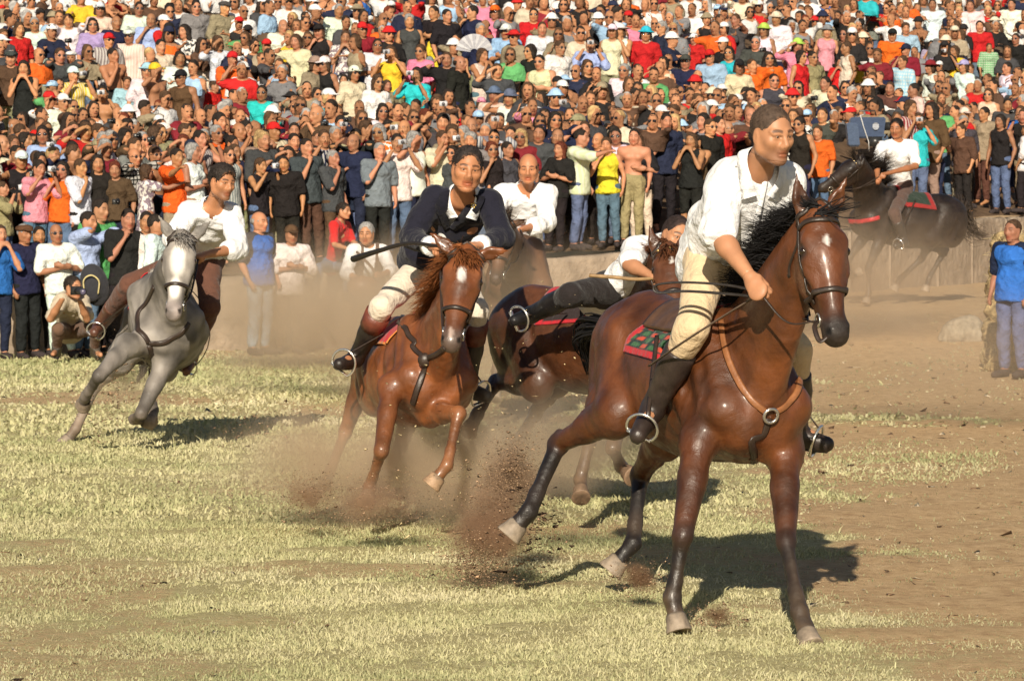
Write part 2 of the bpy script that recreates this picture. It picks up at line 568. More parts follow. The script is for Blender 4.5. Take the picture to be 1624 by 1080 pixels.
def build_ground():
    xs = np.unique(np.concatenate([np.linspace(-300, -12, 12), np.linspace(-12, -8, 14), np.arange(-8, 9.01, .14), np.linspace(9.01, 14, 16), np.linspace(14, 300, 12)]))
    ys = np.unique(np.concatenate([np.linspace(-60, 12, 14), np.arange(12, 30, .14), np.arange(30, 62, .24), np.linspace(62, 90, 12), np.linspace(90, 900, 12)]))
    X, Y = np.meshgrid(xs, ys, indexing='ij')
    Z = gh(X, Y)
    r = np.stack([X.ravel(), Y.ravel(), 0 * X.ravel()], 1)
    near = np.exp(-((Y - 28) / 30) ** 2) * (np.abs(X) < 12)
    Z = Z + near * (.010 * wob(r, 5, 3).reshape(X.shape) + .006 * wob(r, 17, 4).reshape(X.shape))
    Ys = np.maximum(Y, 5)
    dirt = ell_field(DIRT, X, Ys)
    dirt = np.maximum(dirt, smooth((X - 3.4) / 2.2) * smooth((Y - 20) / 5) * .9)
    green = ell_field(GREENER, X, Ys)
    nx, ny = X.shape
    i = np.arange(nx * ny).reshape(nx, ny)
    Q = np.stack([i[:-1, :-1], i[1:, :-1], i[1:, 1:], i[:-1, 1:]], -1).reshape(-1, 4)
    V = np.stack([X, Y, Z], -1).reshape(-1, 3)
    col = np.stack([dirt.ravel(), green.ravel(), 0 * dirt.ravel()], 1)
    m, nt, b = node_mat('field_soil'); L = nt.links.new
    at = N(nt, 'ShaderNodeAttribute', attribute_name='Col'); sp = N(nt, 'ShaderNodeSeparateColor'); L(at.outputs['Color'], sp.inputs[0])
    tc = N(nt, 'ShaderNodeTexCoord')
    def noise(sc_, det=6, ro=.6, stretch=None):
        n = N(nt, 'ShaderNodeTexNoise'); n.inputs['Scale'].default_value = sc_; n.inputs['Detail'].default_value = det; n.inputs['Roughness'].default_value = ro
        if stretch:
            mp = N(nt, 'ShaderNodeMapping'); mp.inputs['Scale'].default_value = stretch; L(tc.outputs['Object'], mp.inputs[0]); L(mp.outputs[0], n.inputs['Vector'])
        else: L(tc.outputs['Object'], n.inputs['Vector'])
        return n.outputs['Fac']
    def ramp(fac, stops):
        r_ = N(nt, 'ShaderNodeValToRGB'); e = r_.color_ramp.elements
        while len(e) > 1: e.remove(e[-1])
        e[0].position = stops[0][0]; e[0].color = (*stops[0][1], 1)
        for p_, c_ in stops[1:]:
            q = e.new(p_); q.color = (*c_, 1)
        L(fac, r_.inputs[0]); return r_.outputs[0]
    soil = ramp(noise(9, 8, .7), [(.3, (.38, .235, .125)), (.5, (.55, .375, .205)), (.62, (.62, .44, .25)), (.75, (.70, .54, .33))])
    turf = ramp(noise(14, 8, .75), [(.3, (.30, .25, .12)), (.45, (.45, .39, .19)), (.6, (.54, .48, .26)), (.72, (.64, .57, .34))])
    mx = N(nt, 'ShaderNodeMix', data_type='RGBA'); 
    # ragged edge between turf and soil
    ad = N(nt, 'ShaderNodeMath', operation='ADD'); L(sp.outputs[0], ad.inputs[0])
    nn = N(nt, 'ShaderNodeMapRange'); nn.inputs['From Min'].default_value = .3; nn.inputs['From Max'].default_value = .7; nn.inputs['To Min'].default_value = -.35; nn.inputs['To Max'].default_value = .35
    L(noise(22, 6, .75), nn.inputs['Value']); L(nn.outputs[0], ad.inputs[1])
    cl = N(nt, 'ShaderNodeMapRange'); cl.inputs['From Min'].default_value = .3; cl.inputs['From Max'].default_value = .75
    L(ad.outputs[0], cl.inputs['Value'])
    L(cl.outputs[0], mx.inputs[0]); L(turf, mx.inputs[6]); L(soil, mx.inputs[7])
    L(mx.outputs[2], b.inputs['Base Color']); b.inputs['Roughness'].default_value = .95; b.inputs['Specular IOR Level'].default_value = .1
    bm = N(nt, 'ShaderNodeBump'); bm.inputs['Strength'].default_value = .9; bm.inputs['Distance'].default_value = .03
    L(noise(26, 8, .75), bm.inputs['Height']); L(bm.outputs[0], b.inputs['Normal'])
    o = mk('ground', V, Q, m, col=col)
    tag(o, 'dry yellow grass field with worn brown earth tracks', None, None, 'structure')
    return o

def build_grass():
    """every blade is a bent sliver; one mass of turf"""
    Vs, Cs, W = [], [], []
    r = np.random.default_rng(11)
    for (y0, y1, dens, hgt, wid) in ((15.6, 19.5, 7200, .020, .0028), (19.5, 24, 4000, .023, .0038), (24, 32, 1400, .030, .0068), (32, 48.5, 420, .038, .013)):
        half0 = .142 * y1
        n = int((y1 - y0) * 2 * half0 * dens)
        y = r.uniform(y0, y1, n); x = r.uniform(-half0, half0, n)
        keep = np.abs(x) < .139 * y + .15
        x, y = x[keep], y[keep]
        d = ell_field(DIRT, x, y); d = np.maximum(d, smooth((x - 3.4) / 2.2) * smooth((y - 20) / 5) * .9)
        g = ell_field(GREENER, x, y)
        q = np.stack([x, y, 0 * x], 1)
        cl = wob(q, 22, 9, 2); cl2 = wob(q, 3.1, 19, 2)
        d = d * (1 - .93 * g)
        dens_p = np.clip(1 - 1.0 * d, .045, 1) * np.clip(.86 + .12 * cl, .3, 1)
        keep = (r.uniform(size=len(x)) < dens_p) & (y < wall_y(x) - .1)
        x, y, cl, cl2, g, d = [a[keep] for a in (x, y, cl, cl2, g, d)]
        n = len(x)
        h = hgt * r.lognormal(-.1, .4, n) * (1 + .14 * cl) * (1 - .45 * d); w = wid * r.uniform(.6, 1.4, n)
        a = r.uniform(0, 6.283, n); lean = r.uniform(.2, 1.25, n); a2 = r.uniform(0, 6.283, n)
        dx, dy = np.cos(a) * h * lean, np.sin(a) * h * lean
        wx, wy = np.cos(a2) * w, np.sin(a2) * w * .6
        z = gh(x, y) - .004
        p0 = np.stack([x - wx, y - wy, z], 1); p1 = np.stack([x + wx, y + wy, z], 1)
        p2 = np.stack([x + dx * .35 + wx * .8, y + dy * .35 + wy * .8, z + h * .6], 1); p3 = np.stack([x + dx * .35 - wx * .8, y + dy * .35 - wy * .8, z + h * .6], 1)
        p4 = np.stack([x + dx, y + dy, z + h * r.uniform(.55, 1.0, n)], 1)
        Vs.append(np.stack([p0, p1, p2, p3, p4], 1).reshape(-1, 3))
        t = np.clip(.50 + .20 * cl2 + .22 * r.normal(size=n) * .6 - .35 * g, 0, 1)[:, None]
        straw = np.array([.66, .60, .40]); grn = np.array([.35, .37, .18]); mid = np.array([.53, .50, .28])
        c = np.where(t > .5, mid + (straw - mid) * (t - .5) * 2, grn + (mid - grn) * t * 2)
        c = c * (1 - .35 * d[:, None]) * r.uniform(.75, 1.15, (n, 1))
        Cs.append(np.repeat(c, 5, 0))
    V = np.concatenate(Vs); C = np.concatenate(Cs)
    n = len(V) // 5
    b = (np.arange(n) * 5)[:, None]
    T = np.concatenate([b + np.array([[0, 1, 2]]), b + np.array([[0, 2, 3]]), b + np.array([[3, 2, 4]])])
    m = surf('grass_blade', rough=.7, spec=.2, noise=0)
    nt = m.node_tree; bs = nt.nodes['Principled BSDF']
    tr = N(nt, 'ShaderNodeBsdfTranslucent'); mx = N(nt, 'ShaderNodeMixShader'); mx.inputs[0].default_value = .25
    at = N(nt, 'ShaderNodeAttribute', attribute_name='Col'); nt.links.new(at.outputs['Color'], tr.inputs[0])
    nt.links.new(bs.outputs[0], mx.inputs[1]); nt.links.new(tr.outputs[0], mx.inputs[2])
    nt.links.new(mx.outputs[0], nt.nodes['Material Output'].inputs[0])
    o = mk('grass', V, T, m, col=C, smooth_=False)
    tag(o, 'short dry yellow green grass covering the field', 'grass', None, 'stuff')
    print('grass blades', n)

def build_hill():
    xs = np.concatenate([np.linspace(-60, -12, 10)[:-1], np.arange(-12, 14, .4), np.linspace(14, 60, 10)])
    vs = np.concatenate([np.arange(0, 22, .5), np.linspace(22, 60, 8)])
    X, U = np.meshgrid(xs, vs, indexing='ij')
    Y = wall_y(X) + .38 + U
    Z = hill(X, Y) - .02 + .02 * np.sin(X * 3 + Y * 2)
    nx, ny = X.shape; i = np.arange(nx * ny).reshape(nx, ny)
    Q = np.stack([i[:-1, :-1], i[1:, :-1], i[1:, 1:], i[:-1, 1:]], -1).reshape(-1, 4)
    m = surf('hill_earth', base=(.14, .09, .055), use_vcol=False, rough=.95, spec=.1, noise=.4, nscale=3, bump=.6, bscale=12)
    o = mk('hillside', np.stack([X, Y, Z], -1).reshape(-1, 3), Q, m)
    tag(o, 'earth slope the crowd stands on', None, None, 'structure')

def build_wall():
    root = empty('stone_wall', (float(WX[3]), float(WY[3]), 0), 'low pale rendered stone wall holding back the front of the crowd', 'wall')
    m = surf('wall_stone', base=(.33, .26, .195), use_vcol=False, rough=.92, spec=.15, noise=.35, nscale=3.5, bump=.8, bscale=9, bump2=.7, b2scale=45, coord='Object')
    s_ = np.arange(-9.2, 13.5, .01); yy = wall_y(s_)
    L = np.concatenate([[0], np.cumsum(np.hypot(np.diff(s_), np.diff(yy)))])
    pos = 0.; r = np.random.default_rng(3); k = 0
    while pos < L[-1] - 1:
        w = r.uniform(1.3, 2.1)
        x0, x1 = np.interp([pos + .008, pos + w - .008], L, s_); pos += w
        n, mz = 14, 10
        off = r.uniform(-.03, .03); tp = r.uniform(-.02, .02)
        V = []; 
        prof = [(0, -.3), (0, .0), (0, .25), (0, .5), (0, .75), (0, .93), (.02, .985), (.07, 1.0), (.3, 1.0), (.55, 1.0), (.55, -.3)]
        for i in range(n):
            x = x0 + (x1 - x0) * i / (n - 1); y = wall_y(x)
            e = 1 - smooth(min(i, n - 1 - i) / 1.2)
            for j, (dy, fz) in enumerate(prof):
                g = float(gh(x, y)); t = float(wall_top(x)) + tp
                z = g + (t - g) * fz if fz > 0 else g + fz
                V.append((x, y + off + dy + .02 * e, z - (.015 * e if fz > .9 else 0)))
        V = np.array(V)
        nz = .028 * wob(V, 4, 21, 3) + .010 * wob(V, 19, 22, 2)
        fr = np.tile(np.array([1] * 8 + [0] * 3), n)
        V[:, 1] += nz * fr
        V[:, 2] += .012 * wob(V, 6, 23, 2) * np.tile(np.array([0] * 5 + [1] * 5 + [0]), n)
        mp = len(prof); i = np.arange(n * mp).reshape(n, mp)
        Q = np.stack([i[:-1, :-1], i[1:, :-1], i[1:, 1:], i[:-1, 1:]], -1).reshape(-1, 4).tolist()
        Q += [list(i[0])[::-1], list(i[-1])]
        me = bpy.data.meshes.new('stone_block'); me.from_pydata((V - np.array(root.location)).tolist(), [], [[int(q) for q in f][::-1] for f in Q])
        me.materials.append(m)
        me.polygons.foreach_set('use_smooth', np.ones(len(me.polygons), bool))
        o = bpy.data.objects.new('stone_block', me); COL.objects.link(o); o.parent = root
# ------------------------------------------------------------------ horses
def hanger(root):
    inv = Matrix.Translation(-Vector(root.location))
    def loc(o):      # parts are modelled in world space, then hung on their thing; deeper ones ride on the part
        if o.parent == root: o.matrix_parent_inverse = inv
        return o
    return loc
class Frame:
    """trunk frame: x forward, y to the animal's left, z up"""
    def __init__(s, anchor, yaw, pitch=0, roll=0, scale=1.0, local=(0, 0, 1.15)):
        a = math.radians(yaw)
        h = np.array([math.sin(a), -math.cos(a), 0]); l = np.array([math.cos(a), math.sin(a), 0]); u = np.array([0, 0, 1.0])
        p = math.radians(pitch); h, u = h * math.cos(p) + u * math.sin(p), u * math.cos(p) - h * math.sin(p)
        r = math.radians(roll); l, u = l * math.cos(r) + u * math.sin(r), u * math.cos(r) - l * math.sin(r)
        s.h, s.l, s.u, s.s = h, l, u, scale
        s.o = np.asarray(anchor) - scale * (h * local[0] + l * local[1] + u * local[2])
    def __call__(s, x, y, z):
        return s.o + s.s * (s.h * x + s.l * y + s.u * z)
    def ax(s): return [s.h, s.l, s.u]
    def inv(s, p):
        d = (np.asarray(p) - s.o) / s.s
        return np.stack([d @ s.h, d @ s.l, d @ s.u], -1)

def horse_trunk(S, T, c, cb, lean=1.0):
    k = T.s; A = T.ax()
    E = lambda x, y, z, a, b, d, kk=.08, col=c: S.ell(T(x, y, z), np.array([a, b, d]) * k, A, kk * k, col)
    E(.22, 0, 1.13, .46, .265, .345)
    E(-.12, 0, 1.12, .46, .29, .31, .1, c)
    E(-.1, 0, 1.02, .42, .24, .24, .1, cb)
    E(-.42, 0, 1.19, .32, .255, .245, .1)
    E(-.60, 0, 1.24, .30, .25, .25, .08)
    for s_ in (1, -1):
        E(-.66, .125 * s_, 1.12, .20, .135, .30, .06)
        E(-.52, .15 * s_, 1.08, .24, .12, .26, .06)
        E(-.50, .17 * s_, 1.30, .13, .09, .10, .06)
        # shoulder blade, point of shoulder, upper arm, breast muscle
        S.cone(T(.36, .12 * s_, 1.40), T(.60, .165 * s_, 1.08), .10 * k, .115 * k, .05 * k, c)
        S.cone(T(.24, .15 * s_, 1.25), T(.42, .18 * s_, .98), .10 * k, .10 * k, .05 * k, c)
        E(.615, .095 * s_, 1.02, .13, .105, .145, .035)
        E(.62, .165 * s_, 1.09, .10, .085, .10, .03)
    S.cone(T(.44, 0, 1.44), T(.16, 0, 1.47), .07 * k, .06 * k, .09 * k, c)
    S.cone(T(.1, 0, 1.36), T(-.55, 0, 1.40), .09 * k, .09 * k, .09 * k, c)
    E(.50, 0, 1.08, .2, .2, .26)
    base = Sdf(); base.pr = list(S.pr)
    for s_ in (1, -1):      # hollows between the big muscles
        for a, b, rr, kk in (((.46, .22, 1.34), (.60, .25, 1.16), .016, .05), ((.40, .26, 1.16), (.52, .27, 1.04), .014, .045), ((.16, .28, 1.10), (.38, .27, .96), .018, .05), ((.13, .25, 1.32), (.17, .29, 1.12), .012, .05),
                             ((-.37, .27, 1.34), (-.30, .30, 1.02), .022, .07), ((-.66, .25, 1.22), (-.56, .26, .96), .014, .05), ((-.46, .27, 1.16), (-.42, .27, .98), .012, .045)):
            a_, b_ = base.snap(np.array([T(a[0], a[1] * s_, a[2]), T(b[0], b[1] * s_, b[2])]), .004)
            S.cone(a_, b_, rr * k, rr * k, kk * k, c, None, '-')
    # groove down the middle of the breast
    S.cone(T(.80, 0, 1.12), T(.75, 0, .90), .022 * k, .022 * k, .05 * k, c, None, '-')

def horse_neck(S, T, poll, ha, hn, c):
    k = T.s; fl = (T.l, .72)
    S.cone(T(.34, 0, 1.38), poll - hn * .03 * k - ha * .00, .10 * k, .062 * k, .06 * k, c, (T.l, .62))
    S.cone(T(.46, 0, 1.26), poll + ha * .07 * k - hn * .11 * k, .185 * k, .078 * k, .07 * k, c, fl)
    S.cone(T(.56, 0, 1.10), poll + ha * .13 * k - hn * .16 * k, .17 * k, .068 * k, .06 * k, c, fl)
    S.cone(T(.50, 0, 1.32), poll + ha * .03 * k - hn * .07 * k, .14 * k, .078 * k, .06 * k, c, fl)

def horse_head(S, o, ha, hn, k, c, dark, ears, mouth=0.0):
    """o poll, ha poll to muzzle, hn out of the forehead"""
    ha = nrm(ha); hn = nrm(hn - ha * np.dot(hn, ha)); ht = np.cross(hn, ha)
    H = lambda a, n, t: o + k * (ha * a + hn * n + ht * t)
    A = [ha, hn, ht]
    E = lambda a, n, t, ra, rn, rt, kk=.03, col=c, op='+': S.ell(H(a, n, t), np.array([ra, rn, rt]) * k, A, kk * k, col, op)
    E(.09, -.045, 0, .12, .085, .085)
    E(.19, -.035, 0, .12, .075, .098, .04)
    for s_ in (1, -1):
        E(.215, -.135, .040 * s_, .15, .115, .040, .035)
        E(.155, -.005, .078 * s_, .05, .03, .03, .03)       # brow
        S.cone(H(.23, -.035, .088 * s_), H(.36, -.045, .055 * s_), .018 * k, .012 * k, .03 * k, c)    # facial crest
        E(.185, -.022, .100 * s_, .030, .020, .018, .015, None, '-')
        E(.188, -.024, .093 * s_, .024, .019, .019, .008, dark)
    S.cone(H(.20, -.035, 0), H(.48, -.045, 0), .080 * k, .047 * k, .04 * k, c, (ht, .95))
    S.cone(H(.22, -.10, 0), H(.47, -.08, 0), .078 * k, .048 * k, .04 * k, c, (ht, .78))
    S.cone(H(.28, -.165, 0), H(.50, -.118 - .03 * mouth, 0), .042 * k, .030 * k, .04 * k, c)
    E(.535, -.055, 0, .065, .062, .055, .03, dark)
    E(.575, -.062, 0, .035, .05, .044, .03, dark)
    for s_ in (1, -1):
        E(.548, -.028, .036 * s_, .038, .028, .022, .015, dark)
        E(.562, -.018, .052 * s_, .018, .013, .013, .01, None, '-')
    E(.535, -.132 - .04 * mouth, 0, .035, .022, .030, .02, dark)
    if mouth: E(.565, -.10 - .01 * mouth, 0, .05, .010 + .01 * mouth, .06, .01, None, '-')
    # groove of the mouth
    E(.585, -.102, 0, .06, .007, .08, .012, None, '-')
    for s_, tip in zip((1, -1), ears):
        b = H(.005, -.045, .062 * s_); tp = b + nrm(tip) * .185 * k
        fr = nrm(np.cross(nrm(tip), ht * s_) * (s_))     # opening side
        if np.dot(fr, hn) < 0: fr = -fr
        mid = (b * .6 + tp * .4)
        S.cone(b, mid, .030 * k, .038 * k, .02 * k, c, (fr, .7))
        S.cone(mid, tp, .037 * k, .006 * k, .012 * k, c, (fr, .62))
        S.cone(mid * .8 + b * .2 + fr * .026 * k, mid * .35 + tp * .65 + fr * .016 * k, .024 * k, .010 * k, .01 * k, None, (fr, .9), '-')
        S.paint(mid + fr * .018 * k, .05 * k, np.array(c) * .35, .6)
    S.paint(H(.60, -.03, 0), .07 * k, dark, .6)
    for s_ in (1, -1):
        S.paint(H(.562, -.014, .050 * s_), .022 * k, np.array([.006, .004, .004]), 1)
        S.paint(H(.188, -.024, .100 * s_), .040 * k, np.array(dark) * .8, .75)
    return H, (ha, hn, ht)

def fore_leg(S, T, k, el, kn, fe, co, c, cd, side):
    S.cone(T(.48, .165 * side, 1.02), el, .11 * k, .088 * k, .05 * k, c)
    S.cone(el, el * .55 + kn * .45, .090 * k, .064 * k, .05 * k, c, (T.l, .85))
    S.cone(el * .6 + kn * .4, kn, .066 * k, .046 * k, .03 * k, c * .6 + np.array(cd) * .4)
    S.ell(kn, np.array([.050, .046, .058]) * k, bone_ax(el, kn, T.l), .02 * k, cd)
    S.cone(kn, kn * .25 + fe * .75, .044 * k, .034 * k, .02 * k, cd, (T.l, .85))
    S.cone(kn * .3 + fe * .7, fe, .034 * k, .040 * k, .02 * k, cd)
    S.ell(fe, np.array([.043, .040, .045]) * k, None, .015 * k, cd)
    S.cone(fe, co, .036 * k, .042 * k, .015 * k, cd)

def hind_leg(S, T, k, hip, st, ho, fe, co, c, cd, side):
    S.cone(hip, st, .17 * k, .125 * k, .07 * k, c, (T.l, .72))
    S.cone(T(-.70, .12 * side, 1.12), st * .55 + ho * .45, .13 * k, .062 * k, .06 * k, c, (T.l, .7))
    S.cone(st, st * .45 + ho * .55, .105 * k, .064 * k, .05 * k, c, (T.l, .8))
    S.cone(st * .5 + ho * .5, ho, .064 * k, .045 * k, .03 * k, c)
    # point of the hock stands out behind the joint
    back = nrm((ho - st) / np.linalg.norm(ho - st) - (fe - ho) / np.linalg.norm(fe - ho))
    S.cone(ho, ho + back * .045 * k + nrm(ho - fe) * .03 * k, .044 * k, .028 * k, .02 * k, cd)
    S.cone(ho + back * .05 * k + nrm(ho - fe) * .03 * k, st * .45 + ho * .55, .018 * k, .03 * k, .02 * k, c)
    S.ell(ho, np.array([.050, .046, .060]) * k, bone_ax(st, ho, T.l), .02 * k, cd)
    S.cone(ho, ho * .2 + fe * .8, .046 * k, .036 * k, .02 * k, cd, (T.l, .85))
    S.cone(ho * .3 + fe * .7, fe, .036 * k, .041 * k, .02 * k, cd)
    S.ell(fe, np.array([.044, .042, .046]) * k, None, .015 * k, cd)
    S.cone(fe, co, .037 * k, .043 * k, .015 * k, cd)

def bone_ax(a, b, l):
    z = nrm(b - a); x = nrm(np.cross(l, z)); y = np.cross(z, x)
    return [x, y, z]

def hoof(root, co, toe, k, col, parent_name='hoof'):
    """hoof: flared frustum from the coronet towards the toe, flat sole, steel shoe rim"""
    d = nrm(toe - co); mb = MB()
    a = np.array([0, 0, 1.0]) if abs(d[2]) < .9 else np.array([0, -1.0, 0])
    x = nrm(np.cross(d, a)); y = np.cross(d, x)
    n = 18; L = .075 * k
    rings = [(-.012, .040), (0.0, .046), (.03, .050), (.062, .058), (.072, .060), (.075, .056)]
    V = []; C = []
    for i, (t, r) in enumerate(rings):
        for j in range(n):
            an = 2 * math.pi * j / n
            rr = r * k * (1 + .06 * math.sin(an * 1 + 1)) * (1 + .02 * math.sin(3 * an + i * 2))
            V.append(co + d * (t * k) + x * rr * math.cos(an) + y * rr * math.sin(an) * 1.12)
            g = .55 + .45 * (i / 5) if i else .25
            C.append(np.array(col) * g)
    Fs = [[i * n + j, i * n + (j + 1) % n, (i + 1) * n + (j + 1) % n, (i + 1) * n + j] for i in range(len(rings) - 1) for j in range(n)]
    m = len(V)
    V.append(co + d * .066 * k); C.append(np.array(col) * .45)
    Fs += [[(len(rings) - 1) * n + j, (len(rings) - 1) * n + (j + 1) % n, m] for j in range(n)]
    mb.add(V, Fs, np.array(C))
    return mb.build('hoof', M['hoof'], root)

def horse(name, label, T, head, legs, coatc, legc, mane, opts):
    """head: dict poll, muzzle, face, ears; legs: dict fl fr hl hr -> joints"""
    k = T.s; S = Sdf(); c = np.array(coatc); cb = c * opts.get('belly', .9); cd = np.array(legc)
    horse_trunk(S, T, c, cb)
    ha = nrm(head['muzzle'] - head['poll']); hn = nrm(head['face'] - ha * np.dot(head['face'], ha))
    hk = k * head.get('k', 1.0)
    horse_neck(S, T, head['poll'], ha * head.get('k', 1), hn * head.get('k', 1), c)
    trunk_only = Sdf(); horse_trunk(trunk_only, T, c, cb)
    H, hax = horse_head(S, head['poll'], ha, hn, hk, c, opts['muzzle'], head['ears'], head.get('mouth', 0))
    hooves = []
    for q, j in legs.items():
        side = 1 if q[1] == 'l' else -1
        if q[0] == 'f': fore_leg(S, T, k, j[0], j[1], j[2], j[3], c, cd, side)
        else: hind_leg(S, T, k, j[0], j[1], j[2], j[3], j[4], c, cd, side)
        hooves.append((j[-2], j[-1]))
    for p_ in opts.get('paint', []): S.paint(*p_(T, H, k))
    if opts.get('voxel', .016) < .0145:      # veins standing under the skin
        r = np.random.default_rng(17); base = Sdf(); base.pr = list(S.pr)
        q = np.array([T(r.uniform(-.1, .62), s_ * .25, r.uniform(.95, 1.3)) for s_ in (1, -1) for _ in range(9)] + [H(r.uniform(.2, .3), -.04, s_ * .09) for s_ in (1, -1) for _ in range(2)] +
                     [j_[0] + (T.l * s2 * .06 - T.u * .02) * k for n_, j_ in legs.items() if n_[0] == 'f' for s2 in (1, -1)] + [T(r.uniform(-.6, -.4), s_ * .25, r.uniform(.95, 1.15)) for s_ in (1, -1) for _ in range(3)])
        d = np.array([nrm(-T.u + T.h * r.normal() * .5 + r.normal(size=3) * .3) for _ in q]); d[18:22] = ha
        q = base.snap(q, 0, 4)
        for st_ in range(5):
            d = d + r.normal(size=d.shape) * .45; d /= np.linalg.norm(d, axis=1, keepdims=True)
            q2 = base.snap(q + d * .045 * k, 0, 2)
            for a_, b_ in zip(q, q2): S.cone(a_, b_, .0058 * k * (1 - .06 * st_), .0055 * k * (1 - .06 * st_), .014, c)
            q = q2
    root = empty(name, T.o, label, 'horse')
    V, Q = S.mesh(opts.get('voxel', .016), relax=1)
    nn = vnormals(V, Q)
    wv_ = wob((V - T.o), 10, 33, 2); V = V + nn * (k * (.0022 * wob((V - T.o), 9, 31, 3) + .0030 * np.exp(-(wv_ / .11) ** 2)))[:, None]
    C = S.colors(V)
    n1 = wob(V - T.o, 5, 41, 3)[:, None]
    C = C * (1 + .26 * n1)
    hz = np.array([co[2] for co, _ in hooves]).min(); low = np.clip((.42 - (V[:, 2] - hz)) / .42, 0, 1) * np.clip(.35 + .6 * wob(V, 16, 51, 3), 0, 1)
    C = C * (1 - .45 * low[:, None]) + np.array([.26, .17, .10]) * .45 * low[:, None]      # dust caked on the lower legs
    if opts.get('dapple'):
        n2 = np.clip(wob(V - T.o, 22, 44, 2), -1, 1)[:, None]; C = C * (1 + opts['dapple'] * n2)
    pc = lambda V: V - T.o
    mk('body', pc(V), Q, opts.get('mat', M['coat']), root, C)
    loc = hanger(root)
    for co, toe in hooves:
        loc(hoof(root, co, toe, k, opts.get('hoofc', (.45, .36, .27))))
    for s_ in (1, -1):
        mb = MB(); mb.ball(H(.187, -.022, .094 * s_), .0215 * hk, nu=12, nv=8, col=(.018, .010, .006)); loc(mb.build('eye', M['eye'], root))
    # mane and forelock, tail
    if mane:
        crest0, crest1 = T(.36, 0, 1.475), H(.0, .01, 0)
        r = np.random.default_rng(opts.get('seed', 1)); mb = MB(); wind = nrm(mane['wind'])
        # locks: each a bundle of fine strands that share a path
        nl = mane.get('n', 220)
        t = (np.arange(nl) + r.uniform(size=nl)) / nl * .93
        B0 = crest0 + (crest1 - crest0) * t[:, None]
        B0 = S.snap(B0 + (hn * .10 * t[:, None] + T.u * .12 * (1 - t[:, None])) * k, -.004)
        ns = mane.get('strands', 5)
        for i in range(nl):
            L = mane.get('len', .26) * k * r.uniform(.55, 1.2) * (.7 + .6 * math.sin(math.pi * min(1, t[i] * 1.1))) * (1 - .55 * max(0, (t[i] - .75) / .25))
            d = nrm(mane['dir'] * r.uniform(.7, 1.2) + r.normal(size=3) * .13 + wind * .3)
            p = B0[i] + (r.normal(size=3) * .006); pts = [p.copy()]
            for q in range(5):
                d = nrm(d + wind * .22 + np.array([0, 0, -.14]) * mane.get('fall', 1) + r.normal(size=3) * .10)
                p = p + d * L / 5; pts.append(p.copy())
            pts = bez(pts, 6)[::1]; m = len(pts); sh = r.uniform(.7, 1.4)
            wv = np.stack([np.sin(np.linspace(0, r.uniform(3, 8), m) + r.uniform(0, 6)) for _ in range(3)], 1) * .012 * k * np.linspace(0, 1, m)[:, None]; pts = pts + wv
            for j in range(ns):
                o1 = r.normal(size=3) * .010 * k; o2 = r.normal(size=3) * .030 * k
                w = np.linspace(0, 1, m)[:, None]
                f = r.uniform(.6, 1.0); mm = max(4, int(m * f))
                q_ = pts + o1 * w + o2 * w * w
                mb.tube(q_[:mm], np.linspace(.0034, .0006, mm) * k * r.uniform(.6, 1.2) * mane.get('thick', 1), 3, np.array(mane['col']) * sh * r.uniform(.7, 1.3))
        fd = mane.get('fore', ha); paths = []
        nf = mane.get('nf', 40) * 2
        P0 = S.snap(np.array([H(.02 + .03 * r.uniform(), .02, r.uniform(-.045, .045)) for _ in range(nf)]), -.002)
        for i in range(nf):
            p = P0[i]; pts = [p]
            d = nrm(hn * .6 + fd + r.normal(size=3) * .3)
            for q in range(5):
                d = nrm(d + fd * .5 + r.normal(size=3) * .15); p = p + d * .030 * hk; pts.append(p)
            paths.append(pts)
        PA = np.array(paths); dd = S.at(PA)
        PA = np.where((dd < .006)[..., None], S.snap(PA, .008, 4), PA)
        for pts in PA: mb.tube(pts, np.linspace(.0045, .001, len(pts)) * k, 3, np.array(mane['col']) * r.uniform(.6, 1.5))
        loc(mb.build('mane', M['hair'], root))
    if opts.get('tail'):
        tl = opts['tail']; mb = MB(); r = np.random.default_rng(5)
        base = T(-.86, 0, 1.30); path = bez([base] + tl['pts'], 14)
        for i in range(tl.get('n', 160)):
            off = r.normal(size=3); off /= np.linalg.norm(off); e = r.uniform(0, 1)
            m = int(len(path) * r.uniform(.6, 1)) ; w = np.sin(np.linspace(0.12, 2.6, m))[:, None] * tl.get('w', .09) * k
            ph = r.uniform(0, 6, 3)
            wv = np.stack([np.sin(np.linspace(0, 5, m) + ph[j]) for j in range(3)], 1) * .015 * k * np.linspace(0, 1, m)[:, None]
            mb.tube(path[:m] + off * e * w + wv, np.linspace(.008, .002, m) * k, 3, np.array(tl['col']) * r.uniform(.6, 1.4))
        loc(mb.build('tail', M['hair'], root))
    return dict(root=root, S=S, T=T, H=H, hax=hax, hk=hk, k=k, loc=loc, trunk=trunk_only)

